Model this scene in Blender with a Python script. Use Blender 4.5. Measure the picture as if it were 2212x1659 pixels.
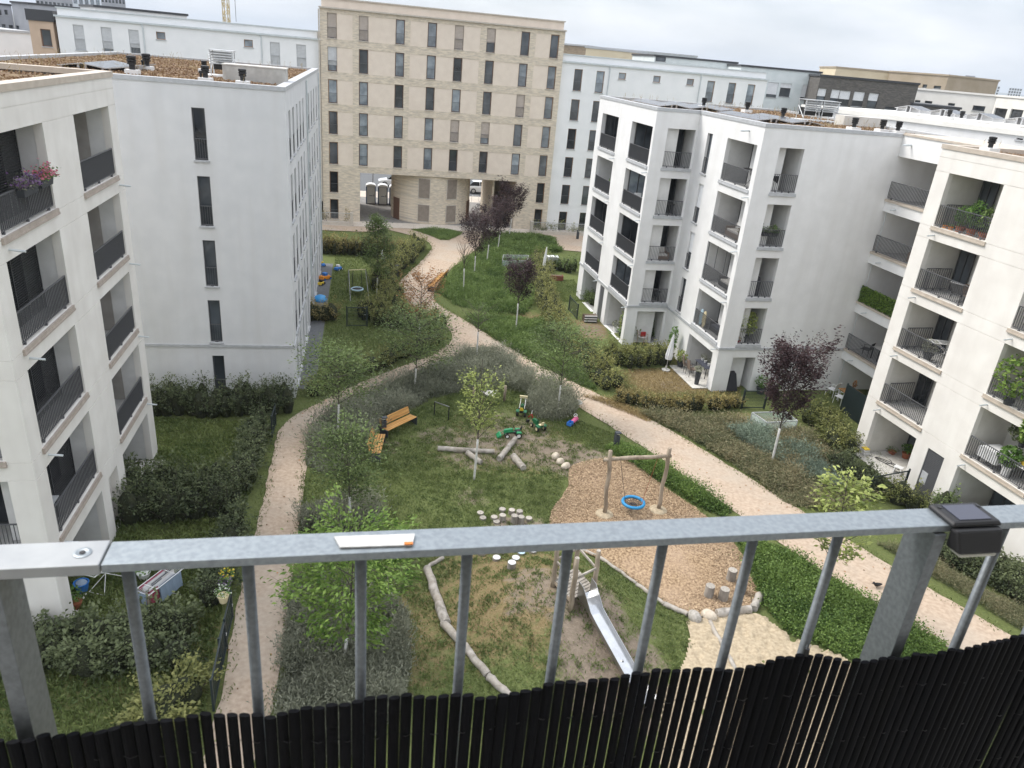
import bpy, bmesh, math, random
import numpy as np
from mathutils import Vector, Matrix
for o in list(bpy.data.objects): bpy.data.objects.remove(o)
scene = bpy.context.scene
col = scene.collection
random.seed(7); rng = np.random.default_rng(7)
R = math.radians
# ------------------------------------------------------------------ camera
PW, PH, PF = 2212.0, 1659.0, 1610.0          # photograph measured at this pixel scale
CAMZ = 17.05
PITCH, ROLL = R(23.7127), R(5.181)
cf = Vector((0, math.cos(PITCH), -math.sin(PITCH)))
r0 = Vector((1, 0, 0)); u0 = r0.cross(cf)
cr = r0 * math.cos(ROLL) + u0 * math.sin(ROLL)
cu = -r0 * math.sin(ROLL) + u0 * math.cos(ROLL)
CAM = Vector((0, 0, CAMZ))
cam = bpy.data.cameras.new('camera'); camo = bpy.data.objects.new('camera', cam); col.objects.link(camo)
M3 = Matrix((cr, cu, -cf)).transposed()
camo.matrix_world = Matrix.Translation(CAM) @ M3.to_4x4()
cam.sensor_fit = 'HORIZONTAL'; cam.sensor_width = 36.0; cam.lens = 36.0 * PF / PW
cam.clip_start = 0.05; cam.clip_end = 20000
cam.dof.use_dof = True; cam.dof.focus_distance = 32.0; cam.dof.aperture_fstop = 13.0
scene.camera = camo
# ------------------------------------------------------------------ world: overcast daylight
SUN_AZ, SUN_EL = R(158), R(50)                # direction towards the sun, measured from +X counter-clockwise
world = bpy.data.worlds.new('World'); scene.world = world; world.use_nodes = True
nt = world.node_tree; nt.nodes.clear()
def N(nt, t, **kw):
    n = nt.nodes.new(t)
    for k, v in kw.items(): setattr(n, k, v)
    return n
wo = N(nt, 'ShaderNodeOutputWorld'); bgn = N(nt, 'ShaderNodeBackground'); bgn.inputs[1].default_value = 0.071
sky = N(nt, 'ShaderNodeTexSky', sky_type='NISHITA'); sky.sun_disc = False
sky.sun_elevation = SUN_EL; sky.sun_rotation = math.pi / 2 - SUN_AZ
sky.air_density = 1.0; sky.dust_density = 1.5; sky.ozone_density = 1.0
tc = N(nt, 'ShaderNodeTexCoord'); mp = N(nt, 'ShaderNodeMapping'); mp.inputs['Scale'].default_value = (1.0, 1.0, 3.4)
nz = N(nt, 'ShaderNodeTexNoise'); nz.inputs['Scale'].default_value = 2.6; nz.inputs['Detail'].default_value = 6; nz.inputs['Roughness'].default_value = .55
nz2 = N(nt, 'ShaderNodeTexNoise'); nz2.inputs['Scale'].default_value = 5.0; nz2.inputs['Detail'].default_value = 7
rmp = N(nt, 'ShaderNodeValToRGB'); rmp.color_ramp.elements[0].position = .30; rmp.color_ramp.elements[0].color = (.62, .62, .62, 1)
rmp.color_ramp.elements[1].position = .62; rmp.color_ramp.elements[1].color = (.97, .97, .97, 1)
rc = N(nt, 'ShaderNodeValToRGB'); rc.color_ramp.elements[0].position = .38; rc.color_ramp.elements[0].color = (5.2, 5.5, 6.0, 1)
rc.color_ramp.elements[1].position = .64; rc.color_ramp.elements[1].color = (7.35, 7.4, 7.6, 1)
mx = N(nt, 'ShaderNodeMixRGB')
L = nt.links.new
L(tc.outputs['Generated'], mp.inputs[0]); L(mp.outputs[0], nz.inputs['Vector']); L(mp.outputs[0], nz2.inputs['Vector'])
L(nz.outputs[0], rmp.inputs[0]); L(nz2.outputs[0], rc.inputs[0])
L(rmp.outputs[0], mx.inputs[0]); L(sky.outputs[0], mx.inputs[1]); L(rc.outputs[0], mx.inputs[2])
# overcast skies are brighter overhead than at the horizon
sxz = N(nt, 'ShaderNodeSeparateXYZ'); mrz = N(nt, 'ShaderNodeMapRange'); mrz.inputs[3].default_value = .92; mrz.inputs[4].default_value = 2.1
mul = N(nt, 'ShaderNodeMixRGB', blend_type='MULTIPLY'); mul.inputs[0].default_value = 1
L(tc.outputs['Generated'], sxz.inputs[0]); L(sxz.outputs[2], mrz.inputs[0]); L(mx.outputs[0], mul.inputs[1]); L(mrz.outputs[0], mul.inputs[2])
L(mul.outputs[0], bgn.inputs[0]); L(bgn.outputs[0], wo.inputs[0])
sun = bpy.data.lights.new('sun', 'SUN'); sun.energy = 1.5; sun.angle = R(22); sun.color = (1.0, .96, .9)
suno = bpy.data.objects.new('sun', sun); col.objects.link(suno)
sd = Vector((math.cos(SUN_AZ) * math.cos(SUN_EL), math.sin(SUN_AZ) * math.cos(SUN_EL), math.sin(SUN_EL)))
suno.rotation_euler = sd.to_track_quat('Z', 'Y').to_euler(); suno.location = (0, 40, 60)
scene.view_settings.view_transform = 'Standard'; scene.view_settings.look = 'None'
scene.view_settings.exposure = 1.2; scene.view_settings.gamma = 1.0
scene.render.resolution_x = 1024; scene.render.resolution_y = 768
# ------------------------------------------------------------------ pixel helpers (a pixel gives a ray; the ground or a wall gives the distance)
def ray(x, y): return (cf * PF + cr * (x - PW / 2) - cu * (y - PH / 2)).normalized()
def G(x, y, z=0.0):
    v = ray(x, y); return CAM + v * ((z - CAM.z) / v.z)
def at(x, y, d):
    v = ray(x, y); return CAM + v * (d / math.hypot(v.x, v.y))
def onv(x, y, a, b):
    d = Vector((b[0] - a[0], b[1] - a[1], 0)); n = Vector((d.y, -d.x, 0)); v = ray(x, y)
    return CAM + v * ((Vector((a[0], a[1], 0)) - CAM).dot(n) / v.dot(n))
def hgt(px, py, base):
    """height where the pixel's ray passes over a ground point"""
    d = Vector((base.x, base.y, 0)).normalized(); v = ray(px, py)
    t = Vector((base.x, base.y, 0)).dot(d) / v.dot(d); return CAM + v * t
# ------------------------------------------------------------------ mesh builder
class MB:
    def __init__(s): s.v = []; s.f = []; s.m = []; s.mi = 0
    def quad(s, a, b, c, d):
        i = len(s.v); s.v += [tuple(a), tuple(b), tuple(c), tuple(d)]; s.f.append((i, i+1, i+2, i+3)); s.m.append(s.mi)
    def poly(s, pts):
        i = len(s.v); s.v += [tuple(p) for p in pts]; s.f.append(tuple(range(i, i + len(pts)))); s.m.append(s.mi)
    def box(s, x0, x1, y0, y1, z0, z1):
        i = len(s.v)
        s.v += [(x0,y0,z0),(x1,y0,z0),(x1,y1,z0),(x0,y1,z0),(x0,y0,z1),(x1,y0,z1),(x1,y1,z1),(x0,y1,z1)]
        s.f += [(i,i+3,i+2,i+1),(i+4,i+5,i+6,i+7),(i,i+1,i+5,i+4),(i+1,i+2,i+6,i+5),(i+2,i+3,i+7,i+6),(i+3,i,i+4,i+7)]; s.m += [s.mi]*6
    def hexa(s, p):
        i = len(s.v); s.v += [tuple(q) for q in p]
        s.f += [(i,i+3,i+2,i+1),(i+4,i+5,i+6,i+7),(i,i+1,i+5,i+4),(i+1,i+2,i+6,i+5),(i+2,i+3,i+7,i+6),(i+3,i,i+4,i+7)]; s.m += [s.mi]*6
    def bar(s, a, b, w, h=None, up=(0,0,1)):
        """square bar from a to b"""
        a = Vector(a); b = Vector(b); h = h or w; d = (b - a).normalized(); up = Vector(up)
        if abs(d.dot(up)) > .98: up = Vector((0, 1, 0))
        x = d.cross(up).normalized() * w / 2; y = x.cross(d).normalized() * h / 2
        s.hexa([a-x-y, a+x-y, a+x+y, a-x+y, b-x-y, b+x-y, b+x+y, b-x+y])
    def tube(s, pts, rad, n=8, cap=True, jit=0.0):
        pts = [Vector(p) for p in pts]; rads = rad if isinstance(rad, (list, tuple)) else [rad] * len(pts)
        base = len(s.v); prev = None
        for k, p in enumerate(pts):
            d = (pts[min(k+1, len(pts)-1)] - pts[max(k-1, 0)])
            d = d.normalized() if d.length > 1e-9 else Vector((0, 0, 1))
            ref = Vector((0, 0, 1)) if abs(d.z) < .9 else Vector((0, 1, 0))
            if prev is not None:
                x = prev - d * prev.dot(d); x = x.normalized() if x.length > 1e-6 else d.cross(ref).normalized()
            else: x = d.cross(ref).normalized()
            prev = x; y = d.cross(x)
            for j in range(n):
                a = 2 * math.pi * j / n; rr = rads[k] * (1 + random.uniform(-jit, jit))
                s.v.append(tuple(p + x * (math.cos(a) * rr) + y * (math.sin(a) * rr)))
        for k in range(len(pts) - 1):
            for j in range(n):
                a = base + k*n + j; b = base + k*n + (j+1) % n
                s.f.append((a, b, b + n, a + n)); s.m.append(s.mi)
        if cap:
            s.f.append(tuple(base + j for j in reversed(range(n)))); s.m.append(s.mi)
            e = base + (len(pts)-1)*n; s.f.append(tuple(e + j for j in range(n))); s.m.append(s.mi)
    def lathe(s, prof, c=(0,0,0), n=16, sx=1, sy=1):
        base = len(s.v)
        for (r_, z_) in prof:
            for j in range(n):
                a = 2*math.pi*j/n; s.v.append((c[0]+math.cos(a)*r_*sx, c[1]+math.sin(a)*r_*sy, c[2]+z_))
        for k in range(len(prof)-1):
            for j in range(n):
                a = base+k*n+j; b = base+k*n+(j+1) % n; s.f.append((a, b, b+n, a+n)); s.m.append(s.mi)
        s.f.append(tuple(base+j for j in reversed(range(n)))); s.m.append(s.mi)
        e = base+(len(prof)-1)*n; s.f.append(tuple(e+j for j in range(n))); s.m.append(s.mi)
    def torus(s, c, R_, r_, n=28, m=8, ax=None):
        c = Vector(c); ax = ax or (Vector((1,0,0)), Vector((0,1,0))); nn = ax[0].cross(ax[1]); base = len(s.v)
        for i in range(n):
            a = 2*math.pi*i/n; d = ax[0]*math.cos(a)+ax[1]*math.sin(a)
            for j in range(m):
                b = 2*math.pi*j/m; s.v.append(tuple(c + d*(R_+r_*math.cos(b)) + nn*(r_*math.sin(b))))
        for i in range(n):
            for j in range(m):
                s.f.append((base+i*m+j, base+((i+1)%n)*m+j, base+((i+1)%n)*m+(j+1)%m, base+i*m+(j+1)%m)); s.m.append(s.mi)
    def build(s, name, mat, parent=None, smooth=False, bevel=0):
        me = bpy.data.meshes.new(name); me.from_pydata(s.v, [], s.f)
        for mm in (mat if isinstance(mat, (list, tuple)) else [mat]): me.materials.append(MT(mm))
        if isinstance(mat, (list, tuple)): me.polygons.foreach_set('material_index', s.m)
        if smooth: me.polygons.foreach_set('use_smooth', [True]*len(me.polygons))
        me.update(); o = bpy.data.objects.new(name, me); col.objects.link(o)
        if parent is not None: o.parent = parent
        if bevel:
            b = o.modifiers.new('bevel', 'BEVEL'); b.width = bevel; b.segments = 2; b.limit_method = 'ANGLE'
        return o
def np_mesh(name, verts, faces, mat, parent=None, smooth=False, attrs=None):
    """verts (n,3), faces (m,k) numpy"""
    me = bpy.data.meshes.new(name); verts = np.asarray(verts, np.float32); faces = np.asarray(faces, np.int32); k = faces.shape[1]
    me.vertices.add(len(verts)); me.vertices.foreach_set('co', verts.ravel())
    me.loops.add(faces.size); me.loops.foreach_set('vertex_index', faces.ravel())
    me.polygons.add(len(faces)); me.polygons.foreach_set('loop_start', np.arange(0, faces.size, k, dtype=np.int32)); me.polygons.foreach_set('loop_total', np.full(len(faces), k, np.int32))
    if smooth: me.polygons.foreach_set('use_smooth', np.ones(len(faces), bool))
    me.materials.append(MT(mat))
    if attrs:
        for an, av in attrs.items():
            a = me.attributes.new(an, 'FLOAT', 'POINT'); a.data.foreach_set('value', np.asarray(av, np.float32))
    me.update(); me.validate(); o = bpy.data.objects.new(name, me); col.objects.link(o)
    if parent is not None: o.parent = parent
    return o
def tag(o, label=None, cat=None, group=None, kind=None):
    if label: o['label'] = label
    if cat: o['category'] = cat
    if group: o['group'] = group
    if kind: o['kind'] = kind
    return o
def thing(name, label, cat, loc=(0,0,0), rz=0, group=None, rot=None):
    o = bpy.data.objects.new(name, None); o.empty_display_size = .2; col.objects.link(o)
    o.location = loc; o.rotation_euler = rot or (0, 0, rz); return tag(o, label, cat, group)
def copy_tree(o, parent=None):
    c = o.copy(); col.objects.link(c); c.parent = parent
    for ch in [x for x in bpy.data.objects if x.parent == o]: copy_tree(ch, c)
    return c
# ------------------------------------------------------------------ materials
MATS = {}
def MT(n): return MATS[n] if isinstance(n, str) else n
def mat(name, c1, c2=None, scale=4.0, detail=4, rough=.8, metal=0., bump=0., bscale=None, bdist=.02, lo=.35, hi=.65, spec=.5, stretch=None, c3=None, scale3=.4, amt3=.5, rnd=0., trans=0., coat=0., attr=None, stretch3=None):
    m = bpy.data.materials.new(name); m.use_nodes = True; nt = m.node_tree; nt.nodes.clear(); l = nt.links.new
    out = N(nt, 'ShaderNodeOutputMaterial'); p = N(nt, 'ShaderNodeBsdfPrincipled'); l(p.outputs[0], out.inputs[0])
    p.inputs['Roughness'].default_value = rough; p.inputs['Metallic'].default_value = metal; p.inputs['Specular IOR Level'].default_value = spec
    if coat: p.inputs['Coat Weight'].default_value = coat
    tc = N(nt, 'ShaderNodeTexCoord'); vec = tc.outputs['Object']
    if stretch:
        mp = N(nt, 'ShaderNodeMapping'); mp.inputs['Scale'].default_value = stretch; l(vec, mp.inputs[0]); vec = mp.outputs[0]
    colout = None
    if c2 is not None:
        nz = N(nt, 'ShaderNodeTexNoise'); nz.inputs['Scale'].default_value = scale; nz.inputs['Detail'].default_value = detail; l(vec, nz.inputs['Vector'])
        rp = N(nt, 'ShaderNodeValToRGB'); e = rp.color_ramp.elements; e[0].position = lo; e[1].position = hi; e[0].color = (*c1, 1); e[1].color = (*c2, 1)
        l(nz.outputs[0], rp.inputs[0]); colout = rp.outputs[0]
    if c3 is not None:
        n3 = N(nt, 'ShaderNodeTexNoise'); n3.inputs['Scale'].default_value = scale3; n3.inputs['Detail'].default_value = 5; 
        if stretch3:
            m3 = N(nt, 'ShaderNodeMapping'); m3.inputs['Scale'].default_value = stretch3; l(vec, m3.inputs[0]); l(m3.outputs[0], n3.inputs['Vector'])
        else: l(vec, n3.inputs['Vector'])
        r3 = N(nt, 'ShaderNodeValToRGB'); r3.color_ramp.elements[0].position = .45; r3.color_ramp.elements[1].position = .7
        r3.color_ramp.elements[1].color = (amt3,)*3 + (1,); l(n3.outputs[0], r3.inputs[0])
        mx = N(nt, 'ShaderNodeMixRGB'); mx.inputs[2].default_value = (*c3, 1); l(r3.outputs[0], mx.inputs[0])
        if colout: l(colout, mx.inputs[1])
        else: mx.inputs[1].default_value = (*c1, 1)
        colout = mx.outputs[0]
    if rnd:
        oi = N(nt, 'ShaderNodeObjectInfo'); hs = N(nt, 'ShaderNodeHueSaturation'); mr = N(nt, 'ShaderNodeMapRange')
        mr.inputs[3].default_value = 1 - rnd; mr.inputs[4].default_value = 1 + rnd; l(oi.outputs['Random'], mr.inputs[0]); l(mr.outputs[0], hs.inputs['Value'])
        if colout: l(colout, hs.inputs['Color'])
        else: hs.inputs['Color'].default_value = (*c1, 1)
        colout = hs.outputs[0]
    if attr:   # per-vertex value (tint of each leaf / worn ground), mixes towards a second colour
        at_ = N(nt, 'ShaderNodeAttribute', attribute_name=attr[0]); mx = N(nt, 'ShaderNodeMixRGB'); mx.inputs[2].default_value = (*attr[1], 1)
        l(at_.outputs['Fac'], mx.inputs[0])
        if colout: l(colout, mx.inputs[1])
        else: mx.inputs[1].default_value = (*c1, 1)
        colout = mx.outputs[0]
    if colout: l(colout, p.inputs['Base Color'])
    else: p.inputs['Base Color'].default_value = (*c1, 1)
    if bump:
        nb = N(nt, 'ShaderNodeTexNoise'); nb.inputs['Scale'].default_value = bscale or scale * 4; nb.inputs['Detail'].default_value = 5; l(vec, nb.inputs['Vector'])
        bp = N(nt, 'ShaderNodeBump'); bp.inputs['Strength'].default_value = bump; bp.inputs['Distance'].default_value = bdist
        l(nb.outputs[0], bp.inputs['Height']); l(bp.outputs[0], p.inputs['Normal'])
    if trans:   # thin leaf: lets some light through
        tr = N(nt, 'ShaderNodeBsdfTranslucent'); ms = N(nt, 'ShaderNodeMixShader'); ms.inputs[0].default_value = trans
        if colout: l(colout, tr.inputs[0])
        else: tr.inputs[0].default_value = (*c1, 1)
        l(p.outputs[0], ms.inputs[1]); l(tr.outputs[0], ms.inputs[2]); l(ms.outputs[0], out.inputs[0])
    MATS[name] = m; return m
def plain(name, c, rough=.5, metal=0., **kw): return mat(name, c, None, rough=rough, metal=metal, **kw)
# render plaster
mat('stucco', (.735,.73,.72), (.79,.785,.775), scale=1.2, detail=8, rough=.92, bump=.25, bscale=60, bdist=.006, c3=(.68,.67,.65), scale3=1.6, amt3=.5, stretch3=(1,1,.09), spec=.2)
mat('stucco_grey', (.625,.63,.635), (.675,.677,.68), scale=1.2, detail=8, rough=.92, bump=.25, bscale=60, bdist=.006, c3=(.59,.585,.575), scale3=1.6, amt3=.5, stretch3=(1,1,.09), spec=.2)
mat('cream', (.73,.70,.655), (.80,.775,.73), scale=1.0, detail=8, rough=.92, bump=.25, bscale=60, bdist=.006, c3=(.655,.625,.58), scale3=1.6, amt3=.45, stretch3=(1,1,.09), spec=.2)
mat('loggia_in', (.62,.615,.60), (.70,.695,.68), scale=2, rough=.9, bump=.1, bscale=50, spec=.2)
mat('white_wing', (.77,.775,.775), (.82,.82,.82), scale=.8, detail=6, rough=.9, bump=.1, bscale=40, spec=.2)
mat('plaster_panel', (.70,.605,.51), (.75,.655,.555), scale=1.5, detail=6, rough=.92, bump=.15, bscale=40, spec=.2)
mat('tan_wall', (.52,.39,.29), (.58,.44,.33), scale=1, rough=.9)
mat('stone_trim', (.47,.43,.37), (.55,.50,.44), scale=6, rough=.8, bump=.1)
mat('grey_trim', (.40,.41,.42), (.47,.48,.49), scale=5, rough=.55)
mat('zinc_trim', (.52,.56,.57), (.60,.64,.65), scale=3, rough=.5, metal=.3)
mat('flashing', (.50,.43,.355), (.57,.50,.42), scale=3, rough=.55, metal=.2)
plain('anthracite', (.045,.047,.05), .45)
plain('anthracite_frame', (.06,.062,.066), .4)
plain('wood_frame', (.30,.17,.09), .5)
plain('brown_frame', (.16,.09,.06), .5)
plain('railing_grey', (.10,.102,.108), .45)
mat('blind_grey', (.50,.51,.52), (.57,.58,.59), scale=3, rough=.6)
mat('blind_white', (.72,.73,.75), (.78,.79,.80), scale=3, rough=.6)
mat('blind_taupe', (.42,.36,.31), (.47,.41,.36), scale=3, rough=.6)
mat('glass', (.03,.036,.042), (.10,.115,.13), scale=.6, detail=2, rough=.06, spec=.9, rnd=.6)
mat('glass_dark', (.014,.016,.019), (.045,.05,.056), scale=.9, detail=2, rough=.15, spec=.2, rnd=.5)
mat('glass_pale', (.16,.19,.22), (.30,.34,.37), scale=1.4, detail=3, rough=.1, spec=.9, rnd=.3)
mat('blind_core', (.24,.20,.165), (.29,.245,.205), scale=3, rough=.6); mat('sill_tan', (.36,.305,.26), (.43,.37,.32), scale=6, rough=.7)
plain('black_plastic', (.012,.012,.013), .45); plain('black_metal', (.02,.021,.024), .4)
plain('white_plastic', (.78,.78,.77), .4); plain('white_paint', (.8,.8,.79), .5)
mat('concrete', (.42,.41,.385), (.55,.54,.51), scale=3, detail=8, rough=.9, bump=.2, c3=(.33,.32,.30), scale3=1.2, amt3=.5)
mat('membrane', (.55,.53,.49), (.66,.64,.60), scale=1.2, detail=6, rough=.85, bump=.1)
mat('sedum', (.13,.078,.045), (.25,.165,.095), scale=1.6, detail=9, rough=1., bump=1., bscale=14, bdist=.08, c3=(.22,.19,.09), scale3=.8, amt3=.8)
mat('metal_light', (.55,.57,.58), (.66,.68,.69), scale=6, rough=.4, metal=.6)
plain('solar', (.012,.016,.028), .15); plain('aluminium', (.6,.6,.61), .35, .8)
def brick_mat(name, a, b, m_, bw=.24, bh=.075):
    m = bpy.data.materials.new(name); m.use_nodes = True; nt = m.node_tree; l = nt.links.new; p = nt.nodes['Principled BSDF']; p.inputs['Roughness'].default_value = .9; p.inputs['Specular IOR Level'].default_value = .2
    tc = N(nt, 'ShaderNodeTexCoord'); sx = N(nt, 'ShaderNodeSeparateXYZ'); ad = N(nt, 'ShaderNodeMath', operation='ADD'); cb = N(nt, 'ShaderNodeCombineXYZ')
    l(tc.outputs['Object'], sx.inputs[0]); l(sx.outputs[0], ad.inputs[0]); l(sx.outputs[1], ad.inputs[1]); l(ad.outputs[0], cb.inputs[0]); l(sx.outputs[2], cb.inputs[1])
    br = N(nt, 'ShaderNodeTexBrick'); br.inputs['Scale'].default_value = 1; br.inputs['Brick Width'].default_value = bw; br.inputs['Row Height'].default_value = bh; br.inputs['Mortar Size'].default_value = .006; br.inputs['Bias'].default_value = 0
    br.inputs['Color1'].default_value = (*a, 1); br.inputs['Color2'].default_value = (*b, 1); br.inputs['Mortar'].default_value = (*m_, 1); l(cb.outputs[0], br.inputs[0])
    # groups of darker and lighter courses, as in mixed brick lots
    mp = N(nt, 'ShaderNodeMapping'); mp.inputs['Scale'].default_value = (1.6, 6.5, 1); l(cb.outputs[0], mp.inputs[0])
    vo = N(nt, 'ShaderNodeTexNoise'); vo.inputs['Scale'].default_value = 1.0; vo.inputs['Detail'].default_value = 5; l(mp.outputs[0], vo.inputs['Vector'])
    rp = N(nt, 'ShaderNodeValToRGB'); rp.color_ramp.elements[0].position = .35; rp.color_ramp.elements[0].color = (.86,.86,.86,1); rp.color_ramp.elements[1].position = .62; rp.color_ramp.elements[1].color = (1.12,1.1,1.06,1)
    l(vo.outputs[0], rp.inputs[0]); mx = N(nt, 'ShaderNodeMixRGB', blend_type='MULTIPLY'); mx.inputs[0].default_value = 1; l(br.outputs[0], mx.inputs[1]); l(rp.outputs[0], mx.inputs[2]); l(mx.outputs[0], p.inputs['Base Color'])
    bp = N(nt, 'ShaderNodeBump'); bp.inputs['Strength'].default_value = .4; bp.inputs['Distance'].default_value = .01; bp.invert = True; l(br.outputs[1], bp.inputs['Height']); l(bp.outputs[0], p.inputs['Normal'])
    MATS[name] = m
brick_mat('beige_brick', (.67,.595,.49), (.565,.49,.395), (.62,.57,.50))
brick_mat('grey_brick', (.15,.14,.13), (.10,.095,.09), (.17,.165,.16))
brick_mat('tan_brick', (.36,.29,.21), (.27,.215,.16), (.36,.32,.27))
# ------------------------------------------------------------------ facades
class FR:
    """a wall plane in a building's own coordinates: u to the right seen from outside, depth inwards, z up"""
    def __init__(s, ox, oy, ang):
        s.o = (ox, oy); a = R(ang); s.d = (math.cos(a), math.sin(a)); s.n = (-math.sin(a), math.cos(a))
    def P(s, u, dp, z): return (s.o[0]+s.d[0]*u+s.n[0]*dp, s.o[1]+s.d[1]*u+s.n[1]*dp, z)
    def box(s, mb, u0, u1, d0, d1, z0, z1):
        P = s.P; mb.hexa([P(u0,d0,z0),P(u1,d0,z0),P(u1,d1,z0),P(u0,d1,z0),P(u0,d0,z1),P(u1,d0,z1),P(u1,d1,z1),P(u0,d1,z1)])
def wall(mb, fr, U0, U1, Z0, Z1, holes=(), mi_back=None):
    """holes: (u0,u1,z0,z1,depth,back). Real openings with reveals."""
    us = sorted({round(x, 4) for x in [U0, U1] + [h[0] for h in holes] + [h[1] for h in holes] if U0 <= x <= U1})
    zs = sorted({round(x, 4) for x in [Z0, Z1] + [h[2] for h in holes] + [h[3] for h in holes] if Z0 <= x <= Z1})
    P = fr.P; eps = 1e-4
    def inside(u, z): return any(h[0]-eps < u < h[1]+eps and h[2]-eps < z < h[3]+eps for h in holes)
    for j in range(len(zs)-1):
        zc = (zs[j]+zs[j+1])/2; i = 0
        while i < len(us)-1:
            if inside((us[i]+us[i+1])/2, zc): i += 1; continue
            k = i
            while k < len(us)-1 and not inside((us[k]+us[k+1])/2, zc): k += 1
            mb.quad(P(us[i],0,zs[j]), P(us[k],0,zs[j]), P(us[k],0,zs[j+1]), P(us[i],0,zs[j+1])); i = k
    for (a, b, c, d, dp, back) in holes:
        a = max(a, U0); b = min(b, U1); c = max(c, Z0); d = min(d, Z1)
        mb.quad(P(a,0,c),P(a,0,d),P(a,dp,d),P(a,dp,c)); mb.quad(P(b,0,c),P(b,dp,c),P(b,dp,d),P(b,0,d))
        mb.quad(P(a,0,d),P(b,0,d),P(b,dp,d),P(a,dp,d)); mb.quad(P(a,0,c),P(a,dp,c),P(b,dp,c),P(b,0,c))
        if back:
            mb.quad(P(a,dp,c),P(b,dp,c),P(b,dp,d),P(a,dp,d))
def railing(parent, fr, u0, u1, z0, d=.06, h=.95, sp=.105, m='railing_grey', solid=False, name='railing', bw=.014, bd=.03):
    mb = MB(); fr.box(mb, u0, u1, d-.022, d+.022, z0+h-.03, z0+h); fr.box(mb, u0, u1, d-.012, d+.012, z0+.08, z0+.11)
    n = max(2, int(round((u1-u0)/sp)))
    for i in range(n+1):
        u = u0 + (u1-u0)*i/n; u = min(max(u, u0+bw/2), u1-bw/2)
        fr.box(mb, u-bw/2, u+bw/2, d-bd/2, d+bd/2, z0+.11, z0+h-.03)
    for u in (u0+.3, (u0+u1)/2, u1-.3): fr.box(mb, u-.03, u+.03, d-.02, d+.05, z0, z0+.09)
    if solid: fr.box(mb, u0+.01, u1-.01, d+.02, d+.03, z0+.12, z0+h-.04)
    return mb.build(name, m, parent)
def window(parent, fr, u0, u1, z0, z1, dep=.12, frame='anthracite_frame', glass='glass', blind=0., bmat='blind_grey', rail=True, sill='grey_trim', railm='railing_grey', mull=False, w=.055, name='window'):
    mb = MB()
    fr.box(mb, u0, u1, dep, dep+.06, z1-w, z1); fr.box(mb, u0, u1, dep, dep+.06, z0, z0+w)
    fr.box(mb, u0, u0+w, dep, dep+.06, z0+w, z1-w); fr.box(mb, u1-w, u1, dep, dep+.06, z0+w, z1-w)
    if mull: fr.box(mb, (u0+u1)/2-w/2, (u0+u1)/2+w/2, dep, dep+.06, z0+w, z1-w)
    o = mb.build(name, frame, parent)
    mb = MB(); fr.box(mb, u0+w, u1-w, dep+.025, dep+.035, z0+w, z1-w); mb.build('pane', glass, o)
    if blind > 0:
        mb = MB(); zb = z1 - (z1-z0)*blind; n = max(2, int((z1-zb)/.12))
        for i in range(n): fr.box(mb, u0+.02, u1-.02, dep-.045, dep-.02, z1-(i+1)*(z1-zb)/n+.006, z1-i*(z1-zb)/n)
        mb.build('blind', bmat, o)
    if rail: railing(o, fr, u0+.02, u1-.02, z0-.02, d=.035, h=min(.95, (z1-z0)*.5), sp=.11, m=railm, bw=.012, bd=.014)
    if sill:
        mb = MB(); fr.box(mb, u0-.06, u1+.06, -.07, dep, z0-.075, z0-.005); mb.build('sill', sill, o)
    return o
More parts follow.
